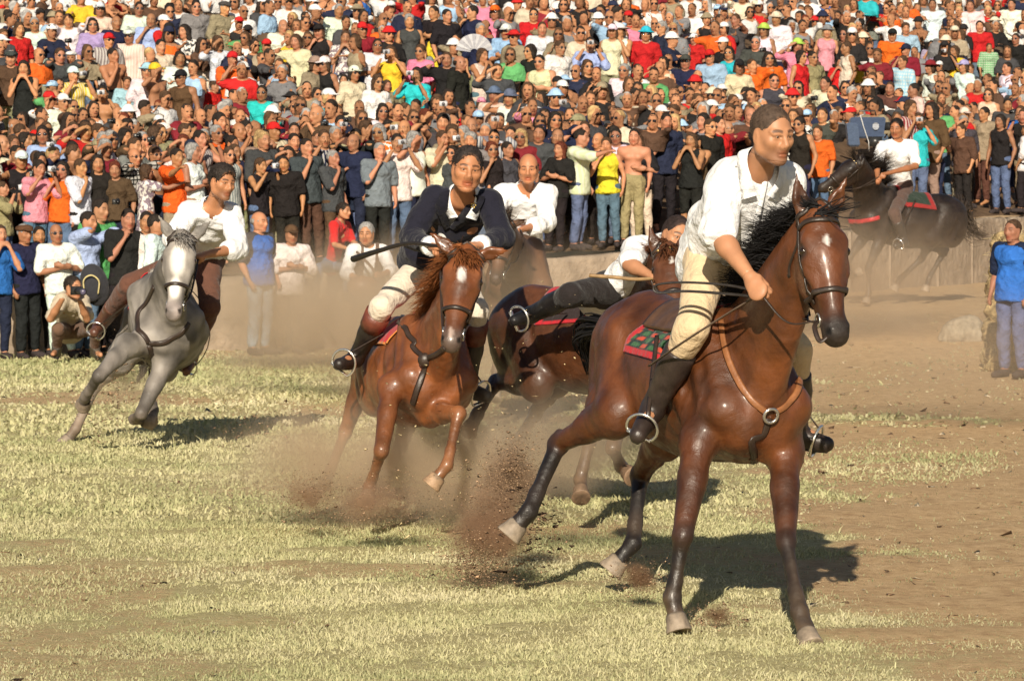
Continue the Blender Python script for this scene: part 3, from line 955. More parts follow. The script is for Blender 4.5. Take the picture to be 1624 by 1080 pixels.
def drape(h, x0, x1, th0, th1, off, thick, mat, name, colf, nx=22, nt=40, taper=0.0, parent=None):
    """cloth or leather lying over the back between angles th0..th1 (0 = up, degrees, + = left)"""
    T, S = h['T'], h['trunk']
    gx = np.linspace(x0, x1, nx); gt = np.radians(np.linspace(th0, th1, nt))
    P0 = []; DR = []
    for x in gx:
        for t in gt:
            xx = x - taper * abs(t) * (x1 - x) 
            P0.append(T(xx, 0, 1.14)); DR.append(T.l * math.sin(t) + T.u * math.cos(t))
    P0 = np.array(P0); DR = np.array(DR)
    rr = np.full(len(P0), .62 * T.s)
    for _ in range(40):
        d = S.at(P0 + DR * rr[:, None]) - off
        rr = rr - np.clip(d * .8, -.03, .15)
    A = P0 + DR * rr[:, None]; A = A + DR * (.004 * wob(A - T.o, 14, 8, 2))[:, None]
    B = A - DR * thick
    i = np.arange(nx * nt).reshape(nx, nt); m = nx * nt
    top = np.stack([i[:-1, :-1], i[1:, :-1], i[1:, 1:], i[:-1, 1:]], -1).reshape(-1, 4)
    Q = np.concatenate([top, (top + m)[:, ::-1]])
    def edge(a): return np.stack([a[:-1], a[1:], a[1:] + m, a[:-1] + m], 1)
    Q = np.concatenate([Q, edge(i[0]), edge(i[-1])[:, ::-1], edge(i[:, 0])[:, ::-1], edge(i[:, -1])])
    U, W = np.meshgrid(np.linspace(0, 1, nx), np.linspace(0, 1, nt), indexing='ij')
    C = np.array([colf(u, w) for u, w in zip(U.ravel(), W.ravel())])
    o = mk(name, np.concatenate([A, B]), Q, mat, parent or h['root'], np.concatenate([C, C]))
    return h['loc'](o)

def strap(h, pts, r=.011, col=(.03, .022, .016), name='strap', off=.006, flat=.45, snapit=True, parent=None, mat=None, n=24, mb=None, closed=False):
    p = bez(pts, n) if len(pts) < n else np.asarray(pts)
    if snapit:
        p = h['S'].snap(p, off); nr = h['S'].grad(p)
    else: nr = None
    own = mb is None
    if own: mb = MB()
    mb.tube(p, r, 6, col, flat=flat, up=nr, closed=closed)
    if own:
        return h['loc'](mb.build(name, mat or M['leather'], parent or h['root']))

def bridle(h, col=(.03, .02, .015), studs=None, r=.010):
    H, k = h['H'], h['hk']
    br = MB()
    loop = lambda a, n0, rad, s0, s1, m=20: [H(a, n0 + rad * math.cos(t), rad * 1.0 * math.sin(t)) for t in np.linspace(s0, s1, m)]
    # crown piece with cheek pieces
    cp = [H(.40, -.10, .07), H(.30, -.09, .1), H(.17, -.07, .11), H(.06, -.06, .11), H(.0, -.03, .07), H(-.01, -.02, 0),
          H(.0, -.03, -.07), H(.06, -.06, -.11), H(.17, -.07, -.11), H(.30, -.09, -.1), H(.40, -.10, -.07)]
    strap(h, cp, r * k, col, mb=br, n=50)
    o = h['loc'](br.build('bridle', M['leather'], h['root']))
    nb = MB(); strap(h, loop(.385, -.085, .13, 0, 2 * math.pi, 30)[:-1], r * 1.15 * k, col, mb=nb, n=20, closed=True); h['loc'](nb.build('noseband', M['leather'], o))
    bb = MB(); strap(h, [H(.065, -.05, .11), H(.055, .0, .09), H(.06, .05, .04), H(.065, .055, 0), H(.06, .05, -.04), H(.055, .0, -.09), H(.065, -.05, -.11)], r * 1.2 * k, col, mb=bb, n=24)
    h['loc'](bb.build('browband', M['leather'], o))
    th = MB(); strap(h, [H(.05, -.06, .11), H(.12, -.14, .12), H(.17, -.25, .06), H(.18, -.27, 0), H(.17, -.25, -.06), H(.12, -.14, -.12), H(.05, -.06, -.11)], r * .8 * k, col, mb=th, n=30)
    h['loc'](th.build('throat_lash', M['leather'], o))
    if studs:
        for t in (-.06, -.03, .0, .03, .06): 
            sm = MB(); q = h['S'].snap(H(.06, .05 - abs(t) * .6, t)[None], .014)[0]; sm.ball(q, .008 * k, col=studs)
            h['loc'](sm.build('brass_stud', M['metal'], o))
    for s_ in (1, -1):
        bit = MB()
        c0 = h['S'].snap(H(.475, -.098, .07 * s_)[None], .012)[0]
        ring = [c0 + k * .030 * (h['hax'][0] * math.cos(t) + h['hax'][1] * math.sin(t)) for t in np.linspace(0, 2 * math.pi, 17)[:-1]]
        bit.tube(ring, .0045 * k, 5, (.7, .68, .62), closed=True)
        h['bit' + ('l' if s_ > 0 else 'r')] = c0
        h['loc'](bit.build('bit_ring', M['metal'], o))
    return o

def stirrup(h, c, up, side, r, parent=None, col=(.85, .84, .8)):
    """iron hanging at c: arch plus flat tread"""
    up = nrm(up); side = nrm(side - up * np.dot(side, up)); fw = np.cross(up, side)
    mb = MB()
    t = np.linspace(-.62, math.pi + .62, 22)
    pts = [c + r * (side * math.cos(a) + up * math.sin(a) * 1.12) for a in t]
    mb.tube(pts, .0075, 6, col)
    a, b = pts[0], pts[-1]
    mb.tube([a, a * .5 + b * .5 - up * .004, b], .016, 6, col, flat=.35, up=up)
    return h['loc'](mb.build('stirrup_iron', M['metal'], parent or h['root']))

def J(px, py): return (px, py)
def leg_fore(T, side, el, kn, fe, hoof_, s=(-1, -1, -1), L=(.44, .30, .13), eld=None):
    k = T.s
    e0 = T(.42, .175 * side, .93) if eld is None else T(*eld)
    if el is not None: e0 = bone(T(.58, .165 * side, 1.08), el[0], el[1], .26 * k, s[3] if len(s) > 3 else 1)
    a = bone(e0, kn[0], kn[1], L[0] * k, s[0]); b = bone(a, fe[0], fe[1], L[1] * k, s[1]); c = bone(b, hoof_[0], hoof_[1], L[2] * k, s[2])
    co = b * .35 + c * .65
    return [e0, a, b, co, c + nrm(c - b) * .02]
def leg_hind(T, side, st, ho, fe, hoof_, s=(1, -1, -1, -1), L=(.46, .40, .14)):
    k = T.s; hip = T(-.52, .15 * side, 1.2)
    e0 = T(-.30, .20 * side, .93) if st is None else bone(hip, st[0], st[1], .36 * k, s[3])
    a = bone(e0, ho[0], ho[1], L[0] * k, s[0]); b = bone(a, fe[0], fe[1], L[1] * k, s[1]); c = bone(b, hoof_[0], hoof_[1], L[2] * k, s[2])
    co = b * .35 + c * .65
    return [hip, e0, a, b, co, c + nrm(c - b) * .02]
# ------------------------------------------------------------------ people
SKIN = np.array([.42, .20, .105])
def head_frame(c, f, u):
    f = nrm(f); u = nrm(u - f * np.dot(u, f)); r = np.cross(f, u)      # r: the person's right
    return f, u, r

def human_sdf(J, k=1.0, female=False, skin=SKIN, fine=True, hands=True, big_head=1.0, face=True):
    """J: joints in metres. One skin: torso, limbs, neck, head, hands."""
    S = Sdf(); c = np.array(skin)
    ax = nrm(J['sh_r'] - J['sh_l']); spine = nrm(J['neck'] - J['pelvis']); tf = nrm(np.cross(spine, ax))   # forward (away from the back)
    if np.dot(tf, J['hf']) < 0: tf = -tf
    J['tf'] = tf
    fl = (tf, .66)
    hipax = nrm(J['hip_r'] - J['hip_l'])
    w = .92 if female else 1.0
    hp = (1.06 if female else 1.0)
    pc, ch, nk = J['pelvis'], J['chest'], J['neck']
    S.cone(pc - hipax * .07 * k, pc + hipax * .07 * k, .10 * k * hp, .10 * k * hp, .05 * k, c)
    S.cone(pc, pc * .45 + ch * .55, .135 * k * hp, .115 * k * w, .07 * k, c, fl)
    S.cone(pc * .45 + ch * .55, ch, .115 * k * w, .145 * k * w, .07 * k, c, fl)
    S.cone(J['sh_l'] * .72 + ch * .28, J['sh_r'] * .72 + ch * .28, .085 * k * w, .085 * k * w, .06 * k, c)
    S.cone(J['sh_l'] * .5 + nk * .5, J['sh_r'] * .5 + nk * .5, .050 * k, .050 * k, .05 * k, c)
    if female:
        for s_ in (1, -1):
            S.ell(ch + tf * .075 * k + ax * .072 * s_ * k - spine * .02 * k, [.050 * k] * 3, None, .04 * k, c)
    else:
        for s_ in (1, -1):
            S.ell(ch + tf * .06 * k + ax * .07 * s_ * k + spine * .02 * k, [.075 * k, .075 * k, .06 * k], None, .04 * k, c)
    S.cone(nk - spine * .03 * k, J['head'] - nrm(J['hu']) * .03 * k - nrm(J['hf']) * .01 * k, .062 * k * w, .052 * k * w * big_head, .03 * k, c)
    for q in 'lr':
        sh, el, wr = J['sh_' + q], J['el_' + q], J['wr_' + q]
        g = .88 if female else 1.0
        S.ell(sh, np.array([.062, .062, .062]) * k * g, None, .04 * k, c)
        S.cone(sh, el, .054 * k * g, .040 * k * g, .03 * k, c)
        S.ell(sh * .55 + el * .45, np.array([.05, .05, .07]) * k * g, bone_ax(sh, el, ax), .03 * k, c)
        S.cone(el, el * .7 + wr * .3, .040 * k * g, .043 * k * g, .02 * k, c)
        S.cone(el * .72 + wr * .28, wr, .043 * k * g, .026 * k * g, .02 * k, c)
        hip, kn, an, toe = J['hip_' + q], J['kn_' + q], J['an_' + q], J['toe_' + q]
        S.cone(hip, kn, .085 * k, .054 * k, .05 * k, c)
        S.cone(kn, an, .050 * k, .036 * k, .03 * k, c)
        S.ell(kn * .68 + an * .32 - 0 * tf, np.array([.05, .055, .10]) * k, bone_ax(kn, an, ax), .03 * k, c)
        S.cone(an, toe, .038 * k, .028 * k, .03 * k, c)
        if hands:
            hand(S, wr, J['hd_' + q], J.get('pn_' + q, tf), k, 1 if q == 'r' else -1, J.get('curl_' + q, .5), c, fine)
    f, u, r = head_frame(J['head'], J['hf'], J['hu']); kk = k * big_head
    o = J['head']
    X = lambda a, b, d: o + kk * (f * a + r * b + u * d)      # forward, right, up
    A = [f, r, u]
    E = lambda a, b, d, ra, rb, rd, q=.015, col=c, op='+': S.ell(X(a, b, d), np.array([ra, rb, rd]) * kk, A, q * kk, col, op)
    E(-.012, 0, .030, .098, .076, .092, .03)
    E(.015, 0, -.02, .078, .066, .092, .03)
    S.cone(X(.0, .052, -.06), X(.062, .016, -.103), .020 * kk, .018 * kk, .04 * kk, c)
    S.cone(X(.0, -.052, -.06), X(.062, -.016, -.103), .020 * kk, .018 * kk, .04 * kk, c)
    E(.074, 0, -.102, .018, .022, .016)
    if face:
        for s_ in (1, -1):
            E(.058, .046 * s_, -.022, .022, .020, .020, .03)
            E(.098, .032 * s_, .004, .020, .020, .013, .02, None, '-')
            S.cone(X(.088, .012 * s_, .020), X(.072, .052 * s_, .022), .010 * kk, .009 * kk, .015 * kk, c)
            E(-.008, .076 * s_, -.010, .018, .010, .031, .01)
            E(.074, .031 * s_, .003, .0150, .0150, .0115, .006)
            S.cone(X(.0895, .016 * s_, .0115), X(.083, .047 * s_, .0105), .0055 * kk, .0055 * kk, .005 * kk, c)
            S.cone(X(.0875, .018 * s_, -.0065), X(.082, .045 * s_, -.0050), .0050 * kk, .0050 * kk, .005 * kk, c)
            E(.098, .012 * s_, -.038, .010, .010, .009, .010)
            E(-.002, .088 * s_, -.008, .008, .006, .016, .008, None, '-')
        S.cone(X(.090, 0, .012), X(.112, 0, -.030), .009 * kk, .013 * kk, .014 * kk, c)
        E(.088, 0, -.064, .012, .026, .008, .010, c * np.array([.85, .6, .6]))
        E(.084, 0, -.078, .014, .022, .008, .010, c * np.array([.85, .6, .6]))
        E(.106, 0, -.0705, .014, .034, .0035, .006, None, '-')
        E(.088, 0, -.048, .02, .016, .012, .02)
        S.paint(X(.098, 0, -.070), np.array([.05, .05, .05]) * .5 * kk, c * np.array([.75, .45, .42]), .55)
        for s_ in (1, -1):
            for t in (0, .17, .33, .5, .67, .83, 1):
                S.paint(X(.094 - .012 * t, (.016 + .034 * t) * s_, .024 + .004 * math.sin(3 * t)), .0085 * kk, c * .22, .85)
            S.paint(X(.088, .032 * s_, .004), np.array([.03, .017, .010]) * kk, c * .45, .6)
            S.paint(X(.112, .008 * s_, -.042), .006 * kk, c * .4, .6)
    J['X'] = X; J['kk'] = kk; J['A'] = A
    return S

def hand(S, wr, target, pn, k, side, curl, c, fine=True):
    """palm, four unequal bent fingers and a thumb set on the side of the palm"""
    d = nrm(target - wr); pn = nrm(pn - d * np.dot(pn, d)); t = np.cross(d, pn) * side   # t towards the thumb side
    pal = wr + d * .075 * k
    S.cone(wr, wr + d * .03 * k, .027 * k, .032 * k, .01 * k, c, (pn, .7))
    S.cone(wr + d * .03 * k, pal, .036 * k, .042 * k, .015 * k, c, (pn, .42))
    if not fine:
        b = pal + d * .045 * k * (1 - curl * .5) + pn * .04 * k * curl
        S.cone(pal, b, .036 * k, .030 * k, .015 * k, c, (pn, .45))
        S.cone(wr + d * .04 * k + t * .03 * k, pal + t * .05 * k + pn * .02 * k, .014 * k, .012 * k, .01 * k, c)
        return
    for i, (off, ln) in enumerate(((.031, .92), (.011, 1.02), (-.010, .96), (-.030, .76))):
        p = pal + t * off * k - d * .004 * k * abs(i - 1)
        ang = 0; q = p
        for j, (seg, rr) in enumerate(((.042, .0098), (.027, .0090), (.021, .0082))):
            ang += curl * (.95, 1.15, .8)[j] * (1 + .08 * i)
            v = d * math.cos(ang) + pn * math.sin(ang) + t * off * (.9 - curl) * 2.0
            e = q + nrm(v) * seg * ln * k
            S.cone(q, e, (rr + .0012) * k, rr * k, .004 * k, c); q = e
    b = wr + d * .022 * k + t * .026 * k + pn * .006 * k
    m = b + (d * .030 + t * (.026 - .02 * curl) + pn * (.012 + .016 * curl)) * k
    e = m + nrm(d * 1.0 + t * (.2 - .9 * curl) + pn * (.25 + .5 * curl)) * .032 * k
    e2 = e + nrm(d * .9 - t * (.7 * curl) + pn * .2) * .022 * k
    S.cone(b, m, .015 * k, .0125 * k, .008 * k, c); S.cone(m, e, .0122 * k, .011 * k, .004 * k, c); S.cone(e, e2, .011 * k, .009 * k, .004 * k, c)

def hair_sdf(J, style, col, vol=1.0):
    S = Sdf(); X, k, A = J['X'], J['kk'], J['A']; f, r, u = A
    E = lambda a, b, d, ra, rb, rd, q=.012, op='+': S.ell(X(a, b, d), np.array([ra, rb, rd]) * k, A, q * k, col, op)
    e = .0030 if style == 'crop' else (.006 if style == 'short' else .010) * vol
    if style == 'fringe':       # receding: band round the back
        E(-.018, 0, .012, .098 + e, .078 + e, .075)
        E(.02, 0, .10, .15, .12, .075, .02, '-')
    else:
        E(-.014, 0, .032, .099 + e, .077 + e, .094 + e)
        if style in ('long', 'curly', 'bob'):
            L = {'long': .22, 'curly': .20, 'bob': .10}[style]; w = 1.35 if style == 'curly' else 1.0
            for s_ in (1, -1):
                S.cone(X(-.02, .055 * s_, .0), X(-.015, .080 * s_ * w, -L * .8), .040 * k * w, .034 * k * w, .04 * k, col)
            S.cone(X(-.06, 0, .0), X(-.07, 0, -L), .066 * k * w, .05 * k * w, .04 * k, col, (f, .7))
        if style == 'tail':
            S.cone(X(-.10, 0, .03), X(-.16, 0, -.12), .03 * k, .014 * k, .02 * k, col)
        if style == 'thick':
            E(.0, 0, .075, .09, .08, .06, .03)
    E(.112, 0, -.020, .080, .079, .114 if style in ('short', 'crop') else .104, .012, '-')          # face stays free
    if style in ('crop', 'short', 'thick', 'tail', 'fringe'):
        E(.016, 0, -.118, .12, .13, .112, .02, '-')        # nape and jaw free
        for s_ in (1, -1): E(.008, .092 * s_, -.004, .032, .026, .044, .008, '-')
    return S

def cloth(name, S, voxel, mat, parent, loc, col, amp=.006, freq=16, seed=3, cut=None, pattern=None, relax=1):
    V, Q = S.mesh(voxel, cut=cut, relax=relax)
    n = vnormals(V, Q)
    c0 = V.mean(0)
    V2 = V + n * (amp * wob(V - c0, freq, seed, 3))[:, None]
    C = S.colors(V2, .008) * np.asarray(col)
    if pattern is not None: C = pattern(V2 - c0, C)
    o = mk(name, V2, Q, mat, parent, C)
    return loc(o)

def shirt_sdf(J, k=1.0, sleeve=.45, loose=.018, hem=.0, rolled=False, female=False, collar=True, long_=False):
    S = Sdf(); tf = J['tf']; fl = (tf, .70); ax = nrm(J['sh_r'] - J['sh_l'])
    pc, ch, nk = J['pelvis'], J['chest'], J['neck']; sp = nrm(nk - pc)
    w = .92 if female else 1.0; W = (1, 1, 1)
    lo = pc - sp * hem
    S.cone(lo, pc * .5 + ch * .5, (.142 + loose * 1.2) * k * (1.04 if female else 1), (.122 * w + loose) * k, .06 * k, W, fl)
    S.cone(pc * .5 + ch * .5, ch, (.122 * w + loose) * k, (.150 * w + loose) * k, .06 * k, W, fl)
    S.cone(J['sh_l'] * .66 + ch * .34, J['sh_r'] * .66 + ch * .34, (.088 * w + loose * .6) * k, (.088 * w + loose * .6) * k, .06 * k, W)
    S.cone(J['sh_l'] * .55 + nk * .45, J['sh_r'] * .55 + nk * .45, (.052 + loose * .5) * k, (.052 + loose * .5) * k, .05 * k, W)
    if female:
        for s_ in (1, -1): S.ell(ch + tf * .075 * k + ax * .072 * s_ * k - sp * .02 * k, [(.050 + loose * .6) * k] * 3, None, .05 * k, W)
    else:
        S.ell(ch + tf * .06 * k, np.array([.12, .10, .10]) * k, None, .05 * k, W)
    if sleeve > 0:
        for q in 'lr':
            sh, el, wr = J['sh_' + q], J['el_' + q], J['wr_' + q]
            S.ell(sh, np.array([.057, .057, .057]) * k * w + loose * .4, None, .04 * k, W)
            t = min(1, sleeve * 2)
            e = sh + (el - sh) * t
            S.cone(sh, e, (.056 * w + loose * .8) * k, (.046 + loose * .9) * k, .03 * k, W)
            if sleeve > .5:
                e2 = el + (wr - el) * (sleeve - .5) * 2
                S.cone(el, e2, (.046 + loose * .9) * k, (.034 + loose * .6) * k, .025 * k, W); e = e2; prev = el
            else: prev = sh
            if rolled:
                dd = nrm(e - prev); S.cone(e - dd * .035 * k, e, (.050 + loose) * k, (.049 + loose) * k, .006 * k, W)
    # neck opening
    hd = J['head']
    S.cone(nk + sp * .015 * k + tf * .012, hd, .062 * k, .10 * k, .015 * k, None, None, '-')
    return S

def collar(J, mat, parent, loc, col, k=1.0, openv=.10):
    """shirt collar: two leaves lying beside an open neck"""
    tf, nk = J['tf'], J['neck']; ax = nrm(J['sh_r'] - J['sh_l']); up = nrm(np.cross(ax, tf)); 
    if np.dot(up, J['head'] - nk) < 0: up = -up
    mb = MB()
    for s_ in (1, -1):
        a = [nk - tf * .075 * k + up * .045 * k, nk + ax * s_ * .055 * k - tf * .045 * k + up * .045 * k, nk + ax * s_ * .072 * k + tf * .005 * k + up * .028 * k,
             nk + ax * s_ * .055 * k + tf * .065 * k + up * .0, nk + ax * s_ * .022 * k + tf * .105 * k - up * .045 * k]
        b = [q + (-tf * .02 + ax * s_ * .02) * k - up * .040 * k for q in a]; b[-1] = a[-1] + (ax * s_ * .055 - up * .035) * k; b[-2] = a[-2] + (ax * s_ * .04 + tf * .01 - up * .035) * k; b[0] = a[0] - up * .04 * k - tf * .015 * k
        A, B = bez(a, 12), bez(b, 12); n = len(A)
        d = np.array([nrm(ax * s_ * .6 + tf * .5 + up * .3)] * n) * .004 * k
        V = np.concatenate([A, B, B + d, A + d])
        Fs = []
        for r_ in range(4):
            for i in range(n - 1):
                Fs.append([r_ * n + i, r_ * n + i + 1, ((r_ + 1) % 4) * n + i + 1, ((r_ + 1) % 4) * n + i])
        Fs += [[0, n, 2 * n, 3 * n], [n - 1, 2 * n - 1, 3 * n - 1, 4 * n - 1]]
        mb.add(V, Fs, col)
    return loc(mb.build('collar', mat, parent))

def trousers_sdf(J, k=1.0, leg=1.0, loose=.014, top=.06, skirt=False):
    S = Sdf(); W = (1, 1, 1); hx = nrm(J['hip_r'] - J['hip_l']); pc = J['pelvis']; sp = nrm(J['chest'] - pc); tf = J['tf']
    S.cone(pc - hx * .07 * k, pc + hx * .07 * k, (.104 + loose * .7) * k, (.104 + loose * .7) * k, .05 * k, W)
    S.cone(pc, pc + sp * top * k, (.135 + loose * .5) * k, (.122 + loose * .5) * k, .05 * k, W, (tf, .72))
    for q in 'lr':
        hip, kn, an = J['hip_' + q], J['kn_' + q], J['an_' + q]
        S.cone(hip, kn, (.088 + loose * .8) * k, (.056 + loose) * k, .05 * k, W)
        if leg > .5:
            e = kn + (an - kn) * (leg - .5) * 2
            S.cone(kn, e, (.056 + loose) * k, (.042 + loose * 1.3) * k, .03 * k, W)
            S.ell(kn * .7 + e * .3, np.array([.055, .055, .1]) * k + loose * .6, bone_ax(kn, an, hx), .03 * k, W)
    return S

def boot(J, q, k, mat, parent, loc, col, height=.9, name='boot', toe_len=None, shoe=False):
    S = Sdf(); W = (1, 1, 1); kn, an, toe = J['kn_' + q], J['an_' + q], J['toe_' + q]
    d = nrm(toe - an)
    if not shoe:
        S.cone(an, an + (kn - an) * height, .050 * k, .066 * k, .03 * k, W)
        S.ell(an * .45 + kn * .55, np.array([.064, .062, .12]) * k, bone_ax(kn, an, d), .03 * k, W)
    down = nrm(an - kn)
    S.cone(an + down * .02 * k, toe, .050 * k, .034 * k, .03 * k, W)
    S.cone(an + down * .045 * k - d * .035 * k, toe + down * .006, .036 * k, .026 * k, .02 * k, W)
    top = an + (kn - an) * (height if not shoe else .12)
    V, Q = S.mesh(.014, cut=[(top, nrm(kn - an))])
    C = np.tile(np.array(col), (len(V), 1)) * (1 + .2 * wob(V, 15, 3, 2))[:, None]
    n = vnormals(V, Q); V = V + n * (.003 * wob(V - an, 24, 5, 2))[:, None]
    o = loc(mk(name, V, Q, mat, parent, C))
    mb = MB(); tdn = nrm(down - d * np.dot(down, d))
    a, b = an + down * .062 * k - d * .06 * k + tdn * .02 * k, toe + tdn * .030 * k + d * .02
    mb.tube(bez([a, a * .6 + b * .4 + tdn * -.004, b], 8), np.array([.028, .03, .031, .033, .036, .038, .036, .030, .020][:len(bez([a, b, b], 8))] if False else np.interp(np.linspace(0, 1, len(bez([a, a * .6 + b * .4, b], 8))), [0, .3, .7, 1], [.028, .028, .038, .018])) * k, 8, np.array([.02, .016, .012]), flat=.3, up=tdn)
    ob = loc(mb.build('sole', M['leather'], o))
    return o

def spine_from(pelvis, neck, t=.68):
    return pelvis * (1 - t) + neck * t
# ------------------------------------------------------------------ the crowd
CLR = dict(white=(.72, .71, .70), cream=(.66, .57, .43), black=(.02, .018, .018), navy=(.02, .025, .055), grey=(.20, .20, .21), red=(.50, .02, .02), orange=(.72, .13, .02),
    yellow=(.75, .52, .04), pink=(.72, .25, .38), sky=(.33, .50, .70), blue=(.03, .13, .45), turquoise=(.03, .46, .52), green=(.12, .38, .14), lime=(.42, .62, .10), brown=(.10, .055, .035),
    khaki=(.28, .23, .15), lavender=(.38, .30, .52), maroon=(.22, .02, .03), denim=(.10, .15, .235), charcoal=(.06, .06, .065), beige=(.45, .37, .26))
CNAME = dict(sky='light blue', denim='blue denim')
HAIRC = dict(black=(.026, .019, .015), brown=(.075, .042, .024), grey=(.30, .29, .28), blond=(.42, .28, .13), auburn=(.12, .03, .015))

def stand(pose, fem):
    v = lambda *a: np.array(a, float)
    J_ = dict(pelvis=v(0, 0, .96), chest=v(0, .01, 1.29), neck=v(0, .02, 1.45), head=v(0, -.012, 1.605), hf=v(0, -1, 0), hu=v(0, 0, 1))
    w = .165 if fem else .19
    for q, s in (('r', -1), ('l', 1)):
        J_['sh_' + q] = v(w * s, .02, 1.40); J_['hip_' + q] = v(.09 * s, 0, .92); J_['kn_' + q] = v(.10 * s, -.02, .50); J_['an_' + q] = v(.11 * s, .03, .09); J_['toe_' + q] = v(.13 * s, -.13, .035)
        J_['el_' + q] = v(.25 * s, .05, 1.12); J_['wr_' + q] = v(.24 * s, -.07, .89); J_['hd_' + q] = v(.22 * s, -.11, .80); J_['pn_' + q] = v(-s, 0, 0)
    def arm(q, el, wr, hd, pn):
        s = -1 if q == 'r' else 1
        J_['el_' + q] = v(el[0] * s, *el[1:]); J_['wr_' + q] = v(wr[0] * s, *wr[1:]); J_['hd_' + q] = v(hd[0] * s, *hd[1:]); J_['pn_' + q] = v(pn[0] * s, *pn[1:])
    if pose == 'e': arm('r', (.36, -.10, 1.40), (.15, -.18, 1.60), (.05, -.19, 1.66), (0, .5, -1)); J_['curl_r'] = .15
    if pose == 'c':
        for q in 'rl': arm(q, (.27, -.19, 1.24), (.10, -.26, 1.53), (.06, -.24, 1.61), (-.6, .6, 0)); J_['curl_' + q] = .9
    if pose == 'x':
        arm('r', (.27, -.05, 1.12), (-.02, -.21, 1.17), (-.12, -.20, 1.19), (0, 1, 0)); arm('l', (.27, -.05, 1.13), (.0, -.24, 1.20), (-.10, -.20, 1.22), (0, 1, 0))
    if pose == 'r':
        for q in 'rl': arm(q, (.25, -.24, 1.50), (.09, -.34, 1.76), (.05, -.33, 1.85), (-.6, .6, 0)); J_['curl_' + q] = .9
    if pose == 'h':
        for q in 'rl': arm(q, (.20, -.20, 1.17), (.07, -.19, 1.43), (.02, -.16, 1.51), (-.3, .8, 0)); J_['curl_' + q] = .8
    if pose == 'w': arm('r', (.30, -.28, 1.36), (.34, -.52, 1.44), (.34, -.63, 1.47), (0, 0, -1)); J_['curl_r'] = .6
    if pose == 'm': arm('r', (.24, -.18, 1.14), (.08, -.19, 1.40), (.03, -.15, 1.49), (-.3, .8, 0)); J_['curl_r'] = .9
    return J_
POSES = 'decxrhwm'

def person_sdfs(J_, fem, garment, k=.98):
    S = human_sdf(J_, k, fem, skin=np.array([1, 1, 1.]), fine=False, big_head=1.02)
    if garment == 'n': return S, None
    g = dict(t=(.42, .026, .04), s=(.62, .030, .08), l=(.94, .030, .08), k=(0, .018, .04), d=(.25, .026, .30), p=(.42, .030, .07))[garment]
    T_ = shirt_sdf(J_, k, sleeve=g[0], loose=g[1], hem=g[2], female=fem)
    if garment != 'd': T_.cone(np.array([0, 0, .80]), np.array([0, 0, 1.08]), .200 if fem else .196, .160 if fem else .170, .05, (1, 1, 1), (np.array([0, 1., 0]), .76))
    else: T_.cone(np.array([0, 0, .56]), np.array([0, 0, 1.0]), .22, .155, .05, (1, 1, 1), (np.array([0, 1., 0]), .80))
    return S, T_

def two_res(S, J_, body_vox, head_vox, legs=True, cutz=None, fine=None):
    """one skin mesh, finer over head and neck"""
    up = nrm(J_['hu']); nk = J_['neck'] * .55 + J_['head'] * .45 - up * .0
    V1, Q1 = S.mesh(body_vox, cut=[(nk, up)] + ([((0, 0, cutz), (0, 0, -1))] if cutz else []))
    if fine:      # hands get their own finer grid, meeting the forearm just past the wrist
        k = J_['kk']; S0 = Sdf(); S0.pr = list(S.pr); S0.paints = S.paints; hs_ = []
        for q in 'lr':
            d = nrm(J_['hd_' + q] - J_['wr_' + q]); c = J_['wr_' + q] + d * .115 * k
            hs_.append((c, .125 * k)); S0.ell(c, [.125 * k] * 3, None, .002, None, '-')
        V1, Q1 = S0.mesh(body_vox, cut=[(nk, up)]); parts = []
        for (c, R), q in zip(hs_, 'lr'):
            s3 = Sdf(); s3.pr = [p for p in S.pr if np.linalg.norm((p[1] - J_['wr_' + q])) < .30 * k and not (p[0] == 'c' and np.linalg.norm(p[2] - J_['wr_' + q]) > .35 * k)]
            s3.pr.append(('e', c, np.eye(3), np.array([R + .006] * 3), None, .002, None, None, '-i'))
            V3, Q3 = s3.mesh(.0042); parts.append((V3, Q3))
        for V3, Q3 in parts:
            Q1 = np.concatenate([Q1, Q3 + len(V1)]); V1 = np.concatenate([V1, V3])
    V2, Q2 = head_mesh(S, J_, head_vox, nk - up * body_vox * .8, up)
    C1 = S.colors(V1, .01); C2 = S.colors(V2, .005)
    return np.concatenate([V1, V2]), np.concatenate([Q1, Q2 + len(V1)]), np.concatenate([C1, C2])

def head_mesh(S, J_, h, pt, up):
    s2 = Sdf(); c = J_['head']; R = .20 * J_['kk']
    s2.pr = [p for p in S.pr if np.all(s2.box(p)[0] < c + R) and np.all(s2.box(p)[1] > c - R)]
    # limit the grid to the head
    lo, hi = c - R, c + R
    n = np.ceil((hi - lo) / h).astype(int) + 1
    ax = [(lo[i] + h * np.arange(n[i])).astype(np.float32) for i in range(3)]
    X, Y, Z = ax[0][:, None, None], ax[1][None, :, None], ax[2][None, None, :]
    D = np.full(n, .25, np.float32)
    for p in s2.pr:
        D = s2.blend(D, s2.dist(p, X, Y, Z).astype(np.float32), p[5], p[8])
    D = np.maximum(D, -((X - pt[0]) * up[0] + (Y - pt[1]) * up[1] + (Z - pt[2]) * up[2]))
    for a in range(3):
        sl0 = [slice(None)] * 3; sl0[a] = 0; D[tuple(sl0)] = .2
        sl0[a] = -1; D[tuple(sl0)] = .2
    # keep only what hangs together with the head (hands raised to the face are in the body mesh)
    return nets(D, lo, h, 1)

